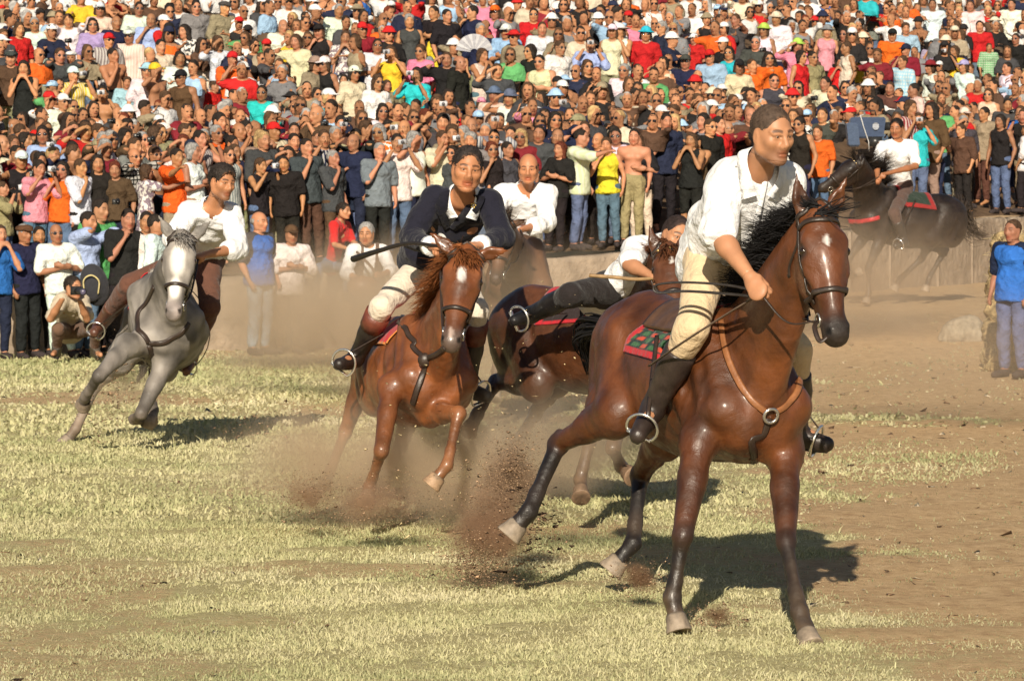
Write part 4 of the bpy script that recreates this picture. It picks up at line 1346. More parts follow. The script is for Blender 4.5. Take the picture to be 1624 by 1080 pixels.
def hat_mesh(J_, kind, vx=.010):
    X, k, A = J_['X'], J_['kk'], J_['A']; S = Sdf(); f, r, u = A
    E = lambda a, b, d, ra, rb, rd, q=.01, op='+': S.ell(X(a, b, d), np.array([ra, rb, rd]) * k, A, q * k, (1, 1, 1), op)
    if kind == 'cap':
        E(-.014, 0, .045, .112, .092, .096); E(-.01, 0, -.045, .2, .2, .08, .006, '-'); S.cone(X(.10, 0, .048), X(.165, 0, .034), .068 * k, .052 * k, .01 * k, (1, 1, 1), (u, .13))
    elif kind == 'bucket':
        E(-.010, 0, .060, .108, .094, .088); E(-.01, 0, -.040, .2, .2, .08, .006, '-'); S.cone(X(0, 0, .050), X(0, 0, .040), .130 * k, .150 * k, .02 * k, (1, 1, 1), (u, .12))
    elif kind == 'sunhat':
        E(-.010, 0, .060, .106, .092, .086); E(-.01, 0, -.040, .2, .2, .08, .006, '-'); S.cone(X(0, 0, .050), X(0, 0, .046), .185 * k, .190 * k, .02 * k, (1, 1, 1), (u, .07))
    elif kind == 'flat':
        E(.0, 0, .068, .130, .104, .050); E(-.01, 0, -.02, .2, .2, .07, .006, '-'); S.cone(X(.09, 0, .05), X(.14, 0, .042), .06 * k, .05 * k, .01 * k, (1, 1, 1), (u, .14))
    return S.mesh(vx, relax=1)

def glasses_geo(J_):
    X, k, A = J_['X'], J_['kk'], J_['A']; mb = MB()
    for s_ in (1, -1):
        mb.ball(X(.088, .034 * s_, .004), np.array([.010, .030, .020]) * k, A, 10, 6, (.02, .02, .025))
        mb.tube([X(.080, .062 * s_, .010), X(.0, .082 * s_, .004)], .0035 * k, 4, (.02, .02, .02))
    mb.tube([X(.10, .01, .010), X(.10, -.01, .010)], .004 * k, 4, (.02, .02, .02))
    return np.concatenate(mb.v), mb.f, np.concatenate(mb.c)

LIB = {}; LOW = {}
def lib(key, low=False):
    """shared meshes in the standing person's own frame"""
    D_ = LOW if low else LIB
    if key in D_: return D_[key]
    kind = key[0]
    if kind in ('body', 'top'):
        pose, fem = key[1], key[2]
        J_ = stand(pose, fem)
        S, T_ = person_sdfs(J_, fem, key[3] if kind == 'top' else 'n')
        if kind == 'body':
            V, Q, C = two_res(S, J_, .068 if low else .023, .032 if low else .0125, cutz=1.18 if low else None)
            mat = M['skin_o']
        else:
            V, Q = T_.mesh(.070 if low else .025, relax=1, cut=[((0, 0, .60 if key[3] == 'd' else .84 if key[3] in 'tk' else .80), (0, 0, -1))])
            n = vnormals(V, Q); V = V + n * (.007 + .006 * wob(V, 19, 7, 3))[:, None]
            if low:
                m = (V[Q].mean(1)[:, 2] > 1.14); Q = Q[m]
                u_, inv = np.unique(Q, return_inverse=True); V = V[u_]; Q = inv.reshape(-1, 4)
            C = np.ones((len(V), 3)); mat = M['cloth_o']
    else:
        J_ = stand('d', False); human_sdf(J_, .98, fine=False, big_head=1.02)
        if kind == 'hair':
            S = hair_sdf(J_, key[1], (1, 1, 1)); V, Q = S.mesh(.040 if low else .0135, relax=1)
            n = vnormals(V, Q); V = V + n * ((.006 if key[1] in ('curly', 'long', 'bob') else .002) * wob(V, 60, 3, 2))[:, None]
            C = np.ones((len(V), 3)) * (1 + .3 * wob(V, 90, 5, 1))[:, None]; mat = M['hair_o']
        elif kind == 'hat':
            V, Q = hat_mesh(J_, key[1], .026 if low else .010); C = np.ones((len(V), 3)); mat = M['cloth_o']
        elif kind == 'glasses':
            V, Q, C = glasses_geo(J_); mat = M['eye']
        elif kind == 'legs':
            human_sdf(J_, .98, fine=False, big_head=1.02)
            if key[1] == 'skirt':
                S = Sdf(); S.cone(J_['pelvis'] + [0, 0, .06], J_['pelvis'] - [0, 0, .40], .15, .19, .05, (1, 1, 1), (np.array([0, 1., 0]), .75))
            else: S = trousers_sdf(J_, 1.0, leg=.94 if key[1] == 'long' else .5, loose=.014, top=.0)
            V, Q = S.mesh(.019, relax=1); n = vnormals(V, Q); V = V + n * (.005 * wob(V, 19, 7, 3))[:, None]
            C = np.ones((len(V), 3)); mat = M['cloth_o']
        elif kind == 'shoe':
            mbv, mbq, off = [], [], 0
            S = Sdf()
            for q in 'lr': S.cone(J_['an_' + q] - [0, 0, .03], J_['toe_' + q] + [0, 0, .0], .055, .042, .02, (1, 1, 1))
            V, Q = S.mesh(.016, cut=[((0, 0, .005), (0, 0, -1))]); C = np.ones((len(V), 3)); mat = M['cloth_o']
    if low: D_[key] = (V, np.asarray(Q), C)
    else:
        nm = dict(body='body', top='shirt', hair='hair', hat='hat', glasses='sunglasses', legs='trousers', shoe='shoes')[kind]
        D_[key] = mk(nm, V, Q if not isinstance(Q, list) else Q, mat, None, C, link=False)
    return D_[key]

def pat_mat(name, kind):
    m = surf(name, use_obj=True, rough=.9, spec=.1, noise=.12, nscale=9, bump2=.4, b2scale=14)
    nt = m.node_tree; L = nt.links.new; b = nt.nodes['Principled BSDF']
    src = b.inputs['Base Color'].links[0].from_socket
    tc = N(nt, 'ShaderNodeTexCoord')
    if kind == 'pattern':
        t = N(nt, 'ShaderNodeTexNoise'); t.inputs['Scale'].default_value = 17; t.inputs['Detail'].default_value = 2; L(tc.outputs['Object'], t.inputs[0]); f = t.outputs['Fac']; lo, hi = .48, .52
    else:
        t = N(nt, 'ShaderNodeTexWave', bands_direction='X'); t.inputs['Scale'].default_value = 7.0; L(tc.outputs['Object'], t.inputs[0]); f = t.outputs['Fac']; lo, hi = .35, .6
        if kind == 'plaid':
            t2 = N(nt, 'ShaderNodeTexWave', bands_direction='Z'); t2.inputs['Scale'].default_value = 5.0; L(tc.outputs['Object'], t2.inputs[0])
            a = N(nt, 'ShaderNodeMath', operation='MAXIMUM'); L(f, a.inputs[0]); L(t2.outputs['Fac'], a.inputs[1]); f = a.outputs[0]; lo, hi = .7, .8
    r_ = N(nt, 'ShaderNodeMapRange'); r_.inputs['From Min'].default_value = lo; r_.inputs['From Max'].default_value = hi; L(f, r_.inputs[0])
    mx = N(nt, 'ShaderNodeMix', data_type='RGBA'); mx.inputs[6].default_value = (.6, .58, .54, 1); r_.inputs['To Min'].default_value = 0 if kind == 'pattern' else .45; L(r_.outputs[0], mx.inputs[0]); L(src, mx.inputs[7]); L(mx.outputs[2], b.inputs['Base Color'])
    return m
PM = dict(stripe=pat_mat('striped_cloth', 'stripe'), pattern=pat_mat('patterned_cloth', 'pattern'), plaid=pat_mat('plaid_cloth', 'plaid'))

# x y | sex garment colour pose hat hair(style:colour) glasses legs | extra words.  '-' = nothing
TABLE = """
65 38 m k white d - short:grey g - ;orange print on the chest
170 64 m s grey/stripe d cap:red short:black g -
206 58 m l cream/stripe d flat:white short:grey g -
187 36 m t navy d - fringe:grey - -
154 40 w t lavender d - bob:black g -
117 33 m t white r - short:brown - -
92 88 m t charcoal r - short:brown g -
122 118 m t yellow/stripe c cap:white short:brown g - ;thick black bands
190 88 m n - m - short:black - -
256 74 m p cream d - short:black - - ;dark strap across the chest
300 50 w d charcoal/pattern x - curly:black - -
286 93 w t white d - bob:black - -
312 12 m p grey d - short:black g -
352 13 m s khaki d flat:charcoal short:grey - -
356 68 w t white e - bob:brown - -
366 94 m p orange c cap:red short:black - -
329 97 b t cream d - short:black g -
340 137 b t red d - short:brown - - ;looking sideways
321 131 b k white d bucket:grey short:brown g -
296 123 m k brown d cap:black short:black g -
250 112 m n - e cap:yellow short:brown - -
198 131 b t sky d - thick:brown - -
224 112 w t white d bucket:sky short:black g -
96 161 m l white d cap:white short:grey g - ;open over his chest
41 140 g t cream d - bob:blond - -
43 108 w k black h - bob:black - -
16 92 m t brown d flat:charcoal short:grey - -
31 47 w t red d - bob:brown - -
166 148 m n - c - short:black - -
234 32 m p sky m - fringe:brown - -
213 14 m t white d - short:black g -
160 15 w t cream d cap:white bob:brown g -
441 42 m s white d - fringe:grey - - ;hands low
478 66 w t cream e - bob:brown - -
512 50 w k black m cap:black bob:brown - -
542 60 w d grey/pattern h - short:brown - -
531 17 m t white d - short:grey - -
581 47 m t maroon d cap:red short:black g - ;yellow badge on the cap
590 72 m t white x - short:black g -
656 34 w k charcoal d - thick:grey - -
690 58 b t yellow d - short:black - -
691 20 m t black x - short:black - -
712 26 m t black d - short:black - -
745 20 m t navy m - short:black - -
758 48 m t navy d - short:grey - -
788 20 w p pink d cap:orange bob:brown g -
798 50 m p sky x cap:white short:grey g -
757 115 b t blue d cap:navy short:brown g -
650 118 w t turquoise c - bob:black - -
680 100 b k red d bucket:grey short:blond - -
626 84 w k yellow c - bob:brown - -
662 82 w t pink d - tail:brown g -
470 98 g k red x cap:charcoal bob:brown - -
428 120 b t white d sunhat:white short:brown - -
414 147 w t turquoise d - short:black g -
501 102 w t khaki d bucket:khaki bob:brown g -
519 102 w k black d cap:white bob:brown g -
546 127 g t red d - long:black - -
560 116 w t cream d cap:white bob:black g -
592 130 w t white d - long:brown g -
612 136 g t khaki d - bob:brown - -
707 94 m s black e - short:brown - -
728 100 m t black d - fringe:black - - ;looking sideways
760 88 w k cream h - bob:brown - -
790 112 m t charcoal e - short:brown - -
763 164 g t pink h cap:pink bob:brown - -
801 154 w k white e bucket:denim bob:blond - -
780 150 m t cream d bucket:denim short:grey - -
596 176 w k white d - long:black g -
440 207 m t cream d cap:red short:brown - -
703 220 m p cream c - short:brown - -
755 222 m t grey d - thick:grey - -
930 106 w k black d - long:brown g - ;white print on the top
884 76 m s white d - short:brown g -
839 82 w t black d - bob:black g -
866 98 m k cream x - crop:black g -
932 70 m s sky c - short:black g -
978 112 w t white d - short:grey g -
1048 44 m s navy x - short:grey g -
1016 54 w t red d bucket:turquoise bob:black g -
965 50 w k cream d cap:white bob:brown - -
983 49 w k white h sunhat:white bob:brown - -
1103 62 b t red e cap:white short:brown - -
1083 98 m p navy d cap:charcoal short:black g -
1133 90 m p sky d cap:red short:brown g -
1190 68 m t charcoal x - crop:grey g -
1170 32 m k charcoal r - short:brown - -
1160 84 w k turquoise d - bob:black g -
1170 106 w t cream d cap:black bob:brown - -
1203 104 m t orange r - crop:brown - -
1013 174 b t green h cap:red short:brown - -
1203 48 w k white d bucket:lime bob:brown g -
1090 37 b t white d cap:red short:brown - -
844 24 m t red d - short:black g -
855 46 m l white d - crop:brown - - ;shirt hanging open
846 211 m t charcoal d - crop:black - -
877 236 w t black x - long:auburn - long:black ;small silver phone in hand
916 217 m s cream/stripe w - crop:black - long:denim ;turned to the right and pointing
967 229 w k yellow m - tail:brown - long:denim
1001 216 m n - d - crop:black - long:khaki ;beaded necklace and arm tattoo
1019 222 w t black x - bob:brown - long:cream
1052 192 m t navy m - short:black - long:black
1095 222 w k black h - bob:brown - short:black
1112 224 m k brown h - short:black - -
1142 197 m t red d - short:black - -
789 236 w k black m - bob:auburn g -
815 236 w k charcoal d - short:black - -
632 225 m p white c - short:black - long:denim
597 238 m p grey m - crop:grey - long:black
498 232 m t charcoal m - crop:black - long:brown
530 250 m p charcoal m - short:grey - long:brown
461 258 m p black d - crop:black - long:black
552 266 b t navy e - short:brown - long:denim
50 266 w t pink c - tail:black - long:denim
92 268 w t orange m - bob:black g long:denim
130 264 m p white m - short:brown - long:black
163 258 w t black d - long:black - -
170 290 b t red h - short:black - long:black
190 268 w t brown d - thick:auburn - -
232 272 w d grey/pattern w - bob:brown g skirt:black
276 248 m t orange w - short:black - -
12 298 m s khaki c - short:brown - long:denim
410 262 w k black c - tail:brown - long:denim
1495 172 m t green e - crop:brown - long:denim
1452 190 w t turquoise c - tail:brown - long:denim
1530 206 m s brown e - short:brown - long:black
1555 180 m s khaki d - short:black - long:brown
1588 192 w k black d - bob:black - long:denim ;blue jeans and one arm raised to her hair
1594 166 m t charcoal d - short:black - -
1619 205 m s white d - short:black - long:black
1303 182 m k charcoal r - crop:brown - -
1270 197 w k black w - tail:black g -
1359 84 b t yellow d cap:white short:brown g -
1438 46 m t sky d - thick:brown - -
1424 98 m s sky/plaid e - short:brown - -
1432 80 m p maroon m cap:navy short:brown - -
1472 106 w k white d sunhat:maroon bob:brown - -
1290 92 m p khaki d - crop:black g -
1255 72 w t pink e bucket:lime bob:brown - -
1379 20 b t grey c - thick:black - -
1408 56 m p orange d cap:black short:grey - -
1473 28 b t yellow d - short:black - - ;white panel on the front
1472 72 b t lavender h - curly:black - -
1514 82 w t yellow c - bob:brown - -
1554 42 m t red d - short:black - -
1566 76 b s green/plaid d - short:brown - -
1592 108 m k white d - crop:black - -
1612 62 m t black d - crop:black g -
1521 105 w t white d cap:lavender bob:brown - -
1304 50 w k pink d bucket:grey bob:blond - -
1228 93 w t orange d - curly:black g -
1247 98 b k white d cap:sky short:brown - -
1270 90 w k red d - bob:black g -
1226 30 m s white d bucket:cream short:grey - -
1325 100 b t red h - short:black - -
1342 76 w k cream d - short:brown - -
1332 55 m k brown d - short:black g -
1228 128 m k charcoal d - crop:black g -
1300 132 m t cream d - short:black - -
1405 140 m t brown d - crop:brown - -
1450 142 m t cream d - crop:black - -
1560 150 w k cream d - bob:brown g -
1480 8 m s white d - short:black - -
1540 10 m s white d - short:brown - -
1600 8 m s white d - short:black - -
"""

ZS = []        # heads placed so far: (x, y, Z)
def place(px, hy, kid=False):
    """distance at which someone on the slope has the head at that pixel"""
    st = 1.62 * (.72 if kid else .94)
    lo, hi = 46.0, 95.0
    f = lambda Z: (HOR - (hill((px - CX) / F * Z, Z) + st - CAMH) * F / Z) - hy
    xw = lambda Z: (px - CX) / F * Z
    z0 = 46.0
    while z0 < 95 and z0 - wall_y(xw(z0)) < .40: z0 += .05
    if f(z0) < 0:      # cannot be lower than the front row: make the person shorter
        h = CAMH - (hy - HOR) * z0 / F - hill(xw(z0), z0)
        return z0, max(.55, h / 1.62)
    lo = z0
    for _ in range(40):
        m = (lo + hi) / 2
        if f(m) > 0: lo = m
        else: hi = m
    return lo, st / 1.62

def word(c): return CNAME.get(c, c)
GARM = dict(t='T-shirt', s='shirt', l='long sleeved shirt', k='sleeveless top', d='dress', p='polo shirt')
POSEW = dict(e='shading the eyes', c='holding a camera up', x='with arms folded', r='with both arms raised', h='with hands at the mouth', w='reaching one arm out', m='with a hand at the chin', d='')
def describe(a):
    who = dict(m='man', w='woman', b='boy', g='girl')[a['sex']]
    hs, hc = a['hair']
    if a['hat']: lead = ''
    elif hs == 'fringe': lead = 'balding '
    elif hs == 'crop': lead = 'crop haired '
    elif hs in ('long', 'curly'): lead = ('long ' if hs == 'long' else 'curly ') + hc + ' haired '
    else: lead = {'black': 'dark', 'brown': 'brown', 'grey': 'grey', 'blond': 'blond', 'auburn': 'red'}[hc] + ' haired '
    s = lead + who
    if a['garment'] == 'n': s = 'shirtless ' + s
    else: s += ' in ' + word(a['colour']) + (' ' + {'stripe': 'striped', 'plaid': 'checked', 'pattern': 'patterned'}[a['pat']] if a['pat'] else '') + ' ' + GARM[a['garment']]
    bits = []
    if a['hat']: bits.append(word(a['hat'][1]) + ' ' + {'cap': 'cap', 'bucket': 'bucket hat', 'sunhat': 'sun hat', 'flat': 'flat cap'}[a['hat'][0]])
    if a['glasses']: bits.append('sunglasses')
    if bits: s += (' with ' if a['garment'] == 'n' else ' and ' if len(bits) == 1 else ', ') + ' and '.join(bits)
    if a['pose'] != 'd': s += ' ' + POSEW[a['pose']]
    return s
def short(a):
    who = dict(m='man', w='woman', b='boy', g='girl')[a['sex']]
    if a['hat']: return f"{who} in {word(a['hat'][1])} {dict(cap='cap', bucket='hat', sunhat='sun hat', flat='flat cap')[a['hat'][0]]}"
    if a['garment'] == 'n': return 'shirtless ' + who
    return f"{who} in {word(a['colour'])}"

def parse():
    out = []
    for ln in TABLE.strip().splitlines():
        core, _, extra = ln.partition(';'); p = core.split()
        col, _, pat = p[4].partition('/'); hs, hc = p[7].split(':')
        a = dict(x=float(p[0]), y=float(p[1]), sex=p[2], garment=p[3], colour=col, pat=pat, pose=p[5], hat=None if p[6] == '-' else tuple(p[6].split(':')), hair=(hs, hc), glasses=p[8] == 'g',
                 legs=None if p[9] == '-' else tuple(p[9].split(':')), extra=extra.strip(), manual=True)
        if ln.split()[9] == '-' : a['legs'] = ('long', random.choice(['denim', 'black', 'khaki', 'navy']))
        out.append(a)
    return out

def rand_person(r, x, y):
    sex = r.choice(['m', 'm', 'm', 'w', 'w', 'w', 'b', 'g'], p=[.2, .2, .15, .13, .12, .12, .05, .03])
    fem = sex in 'wg'
    lower = y > 160 - (x > 1200) * 40
    g = r.choice(['t', 's', 'k', 'p', 'n'], p=[.44, .14, .25, .15, .02] if not fem else [.42, .06, .46, .06, 0])
    if g == 'n' and fem: g = 'k'
    col = r.choice(['white', 'black', 'navy', 'grey', 'red', 'orange', 'yellow', 'pink', 'sky', 'blue', 'turquoise', 'green', 'brown', 'khaki', 'cream', 'charcoal', 'maroon', 'beige', 'lavender'],
                   p=np.array([19, 17, 9, 8, 8, 3, 1.5, 3.5, 5, 2, 1.5, 2, 8, 6, 4, 9, 3, 2, .5]) / 112.)
    if lower and r.uniform() < .55: col = r.choice(['black', 'charcoal', 'brown', 'grey', 'khaki', 'navy', 'maroon'])
    if y < 20 and r.uniform() < .3: col = 'white'
    hs = r.choice(['long', 'bob', 'tail', 'curly'], p=[.3, .35, .25, .1]) if fem else r.choice(['crop', 'short', 'thick', 'fringe'], p=[.36, .34, .1, .20])
    hc = r.choice(['black', 'brown', 'grey', 'blond', 'auburn'], p=[.40, .36, .13, .07, .04])
    hat = None
    if r.uniform() < (.10 if lower else .24):
        hat = (r.choice(['cap', 'bucket', 'sunhat', 'flat'], p=[.66, .2, .09, .05]), r.choice(['white', 'red', 'black', 'navy', 'cream', 'khaki', 'sky'], p=[.34, .16, .13, .12, .12, .08, .05]))
    pose = r.choice(list('decxrhwm'), p=[.24, .19, .18, .03, .17, .06, .04, .09] if lower else [.36, .17, .15, .05, .09, .05, .05, .08])
    return dict(x=x, y=y, sex=sex, garment=str(g), colour=str(col), pat=str(r.choice(['', 'stripe', 'pattern', 'plaid'], p=[.86, .07, .05, .02])) if g != 'n' else '', pose=str(pose), hat=hat, hair=(str(hs), str(hc)),
                glasses=r.uniform() < .38, legs=('long', str(r.choice(['denim', 'black', 'khaki', 'navy']))), extra='', manual=False)

CROWD_GROUP = 'spectators standing in the crowd behind the wall'
CAMERAS = []
def camera_mesh():
    mb = MB(); mb.box((0, 0, 0), (.105, .035, .065), col=(1, 1, 1)); mb.tube([(0, -.015, 0), (0, -.05, 0)], [.024, .020], 10, (.15, .15, .16)); mb.box((.03, 0, .038), (.03, .02, .012), col=(.5, .5, .5))
    o = mb.build('camera', M['plastic_o']); me = o.data; bpy.data.objects.remove(o); return me

def add_person(a, label, group=CROWD_GROUP, loc=None, scale=None, yaw=None, name='person'):
    r = random.Random(int(a['x'] * 31 + a['y'] * 7))
    fem = a['sex'] in 'wg'
    if loc is None: loc = (a['X'], a['Z'], a['H'])
    sc_ = scale or a['sc']
    root = bpy.data.objects.new(name, lib(('body', a['pose'], fem)))
    COL.objects.link(root)
    t = r.uniform(.62, 1.12)
    root.color = (SKIN[0] * t, SKIN[1] * t * r.uniform(.92, 1.05), SKIN[2] * t * r.uniform(.85, 1.1), 1)
    root.location = loc; root.scale = (sc_ * r.uniform(.97, 1.06), sc_ * r.uniform(.97, 1.06), sc_)
    root.rotation_euler = (r.uniform(-.05, .05), r.uniform(-.07, .07), yaw if yaw is not None else a['yaw'])
    tag(root, label, 'spectator', group)
    def part(key, col, mat=None):
        o = bpy.data.objects.new({'legs': 'trousers', 'top': 'shirt', 'glasses': 'sunglasses'}.get(key[0], key[0]), lib(key))
        if key[0] == 'legs' and key[1] == 'skirt': o.name = 'skirt'
        if key[0] == 'legs' and key[1] == 'short': o.name = 'shorts'
        COL.objects.link(o); o.parent = root; o.color = (*(c_ * .88 for c_ in col), 1)
        if mat is not None:
            o.material_slots[0].link = 'OBJECT'; o.material_slots[0].material = mat
        return o
    j = lambda c: tuple(min(1, x * r.uniform(.85, 1.12)) for x in c)
    if a['garment'] != 'n': part(('top', a['pose'], fem, a['garment']), j(CLR[a['colour']]), PM.get(a['pat']))
    if a['legs']: part(('legs', a['legs'][0]), j(CLR[a['legs'][1]]))
    part(('hair', a['hair'][0]), HAIRC[a['hair'][1]])
    if a['hat']: part(('hat', a['hat'][0]), j(CLR[a['hat'][1]]))
    if a['glasses'] and a['pose'] != 'c': part(('glasses',), (1, 1, 1))
    if a.get('front'): part(('shoe',), (.05, .04, .04))
    return root

def hold_camera(a, root, camme):
    o = bpy.data.objects.new('camera', camme); COL.objects.link(o)
    p = Vector((0, -.34, 1.615)) if a['pose'] == 'c' else Vector((0, -.40, 1.85))
    Mx = Matrix.LocRotScale(root.location, root.rotation_euler, root.scale)
    o.location = Mx @ p; o.rotation_euler = root.rotation_euler
    c = random.choice([(.55, .55, .57), (.03, .03, .03), (.4, .4, .42)])
    o.color = (*c, 1)
    tag(o, ('silver' if c[0] > .1 else 'black') + ' compact camera held up by the ' + short(a), 'camera', 'cameras held up by spectators')
    o['_who'] = short(a)
    return o

def build_crowd():
    r = np.random.default_rng(77)
    people = parse()
    for a in people:
        kid = a['sex'] in 'bg'
        a['Z'], a['sc'] = place(a['x'], a['y'], kid)
    man = list(people)
    v = .55; row = 0
    blocked = [(1370, 210, 42, 40)]
    while v < 21:
        xw = -11.5 + (row % 2) * .27
        while xw < 11.5:
            x_ = xw + r.normal() * .07; vv = v + r.normal() * .16
            Y = wall_y(x_) + .3 + max(.2, vv); st = 1.62 * r.normal(.925, .045) * (1 - .02 * max(0, v - 8) / 6)
            px = CX + x_ / Y * F; py = HOR - (hill(x_, Y) + st - CAMH) * F / Y
            xw += r.uniform(.33, .42)
            if not (-30 < px < 1654) or py < -45: continue
            ok = True
            for b in man:
                dx, dy = abs(px - b['x']), py - b['y']
                if dx < 16 and -12 < dy < (36 if b['y'] < 160 else 20): ok = False; break
                if dx < 11 and -20 < dy < 46 and b['y'] < 130: ok = False; break
            if any(abs(px - q[0]) < q[2] and abs(py - q[1]) < q[3] for q in blocked): ok = False
            if not ok: continue
            a = rand_person(r, px, py); a['Z'] = Y; a['sc'] = st / 1.62
            if a['sex'] in 'bg': a['sc'] *= .9
            if v < .8 and px > 380: a['front'] = True
            people.append(a)
        v += .48 + .010 * row; row += 1
    for a in people:
        a['X'] = (a['x'] - CX) / F * a['Z']; a['H'] = float(hill(a['X'], a['Z']))
        a['v'] = a['Z'] - float(wall_y(a['X']))
        if a['v'] < 1.0: a['front'] = True
        look = math.atan2(.5 * (900 - a['x']) / 900, 1)
        a['yaw'] = look + r.normal() * .5 + (.5 if (a['x'] < 450 and a['y'] > 150) else 0) * r.uniform(0, 1.6) - (.55 if a['x'] > 1350 and a['y'] > 100 else 0) * r.uniform(0, 1.2)
        if a['extra'].startswith('turned') : a['yaw'] = 1.2
        if 'sideways' in a['extra']: a['yaw'] = 1.1
    rest = sorted([a for a in people if not a['manual']], key=lambda a: (a['v'] > 1.5, a['Z']))
    n_ind = 292 - len(man)
    ind = man + rest[:n_ind]; mass = rest[n_ind:]
    print('people', len(people), 'single', len(ind), 'mass', len(mass))
    camme = camera_mesh()
    # labels that single each one out: looks first, then a neighbour one can find
    base = {}
    for a in ind: a['d'] = describe(a); base.setdefault(a['d'], []).append(a)
    used = set()
    shorts = {}
    for a in man: shorts.setdefault(short(a), []).append(a)
    anchors = [a for a in man if len(shorts[short(a)]) <= 1 or a['hat'] or a['extra']]
    fulls = {}
    for a in ind:
        lab = a['d']
        if a['extra'] and len((lab + ' ' + a['extra']).split()) <= 16: lab += ', ' + a['extra']
        if lab in used or len(base[a['d']]) > 1 or not a['manual']:
            words = None
            nb = sorted([b for b in anchors if b is not a], key=lambda b: math.hypot(b['x'] - a['x'], (b['y'] - a['y'])))[:14]
            for b in nb:
                dx, dy = a['x'] - b['x'], a['y'] - b['y']
                if abs(dx) > 1.4 * abs(dy): rel = 'left of' if dx < 0 else 'right of'
                else: rel = 'behind' if dy < 0 else 'below'
                if abs(dx) > .5 * abs(dy) and abs(dx) <= 1.4 * abs(dy): rel = ('up ' if dy < 0 else 'down ') + ('left of' if dx < 0 else 'right of')
                cand = f"{a['d']} {rel} the {short(b)}"
                w = len(cand.split())
                if w <= 16 and cand not in used: words = cand; break
            if words is None:
                t = a['d'].split()[:9]
                words = ' '.join(t) + f" {('far left','left of centre','right of centre','far right')[min(3, int(a['x'] // 406))]} of the crowd"
                if words in used: words += ' higher up'
            lab = words
        used.add(lab)
        o = add_person(a, lab)
        if a['pose'] in 'cr' and (a['manual'] or r.uniform() < .5): CAMERAS.append((a, hold_camera(a, o, camme)))
    seen = {}
    for a, o in CAMERAS:
        L = o['label']
        if L in seen:
            o['label'] = L + (' on the left' if a['x'] < 500 else ' in the middle' if a['x'] < 1100 else ' on the right')
            if o['label'] in seen: o['label'] = L + (' near the top' if a['y'] < 120 else ' lower down') + (' left' if a['x'] < 812 else ' right')
        for w_ in (' beside it', ' next along', ' further along', ' at the end'):
            if o['label'] in seen: o['label'] = L + w_
        seen[o['label']] = 1
        del o['_who']
    # the others as one mass
    Vs, Qs, Cs, T3, off = [], [], [], [], 0
    for a in mass:
        fem = a['sex'] in 'wg'
        t = r.uniform(.62, 1.12); sk = SKIN * t
        items = [(lib(('body', a['pose'], fem), True), sk)]
        if a['garment'] != 'n': items.append((lib(('top', a['pose'], fem, a['garment']), True), np.array(CLR[a['colour']]) * r.uniform(.72, 1.0)))
        items.append((lib(('hair', a['hair'][0]), True), np.array(HAIRC[a['hair'][1]])))
        if a['hat']: items.append((lib(('hat', a['hat'][0]), True), np.array(CLR[a['hat'][1]])))
        ca, sa = math.cos(a['yaw']), math.sin(a['yaw']); R = np.array([[ca, -sa, 0], [sa, ca, 0], [0, 0, 1]]) * a['sc']
        for (V, Q, C), col in items:
            Vs.append(V @ R.T + np.array([a['X'], a['Z'], a['H']])); Cs.append(C * col); Qs.append(Q + off); off += len(V)
        if not a['glasses']:
            if 'eyes' not in LOW:
                J_ = stand('d', False); human_sdf(J_, .98, fine=False, big_head=1.02); mb = MB()
                for s_ in (1, -1): mb.box(J_['X'](.088, .031 * s_, .006), (.030, .012, .014), col=(.05, .03, .02))
                mb.box(J_['X'](.094, 0, -.071), (.042, .012, .010), col=(.16, .06, .045)); mb.box(J_['X'](.108, 0, -.030), (.022, .018, .026), col=(.40, .19, .10))
                LOW['eyes'] = (np.concatenate(mb.v), np.array(mb.f), np.concatenate(mb.c))
            V, Q, C = LOW['eyes']; Vs.append(V @ R.T + np.array([a['X'], a['Z'], a['H']])); Cs.append(C * t); Qs.append(Q + off); off += len(V)
        if a['glasses'] and a['pose'] != 'c':
            J_ = stand('d', False); human_sdf(J_, .98, fine=False, big_head=1.02) if 'gl' not in LOW else None
            if 'gl' not in LOW:
                mb = MB()
                for s_ in (1, -1): mb.box(J_['X'](.092, .034 * s_, .004), (.052, .012, .036), col=(.015, .015, .02))
                LOW['gl'] = (np.concatenate(mb.v), np.array(mb.f), np.concatenate(mb.c))
            V, Q, C = LOW['gl']; Vs.append(V @ R.T + np.array([a['X'], a['Z'], a['H']])); Cs.append(C); Qs.append(Q + off); off += len(V)
    assert Vs
    o = mk('crowd', np.concatenate(Vs), np.concatenate(Qs), M['mass'], None, np.concatenate(Cs))
    tag(o, 'dense mass of sunlit spectators filling the upper slope', 'crowd', None, 'stuff')
    print('mass quads', sum(len(q) for q in Qs))
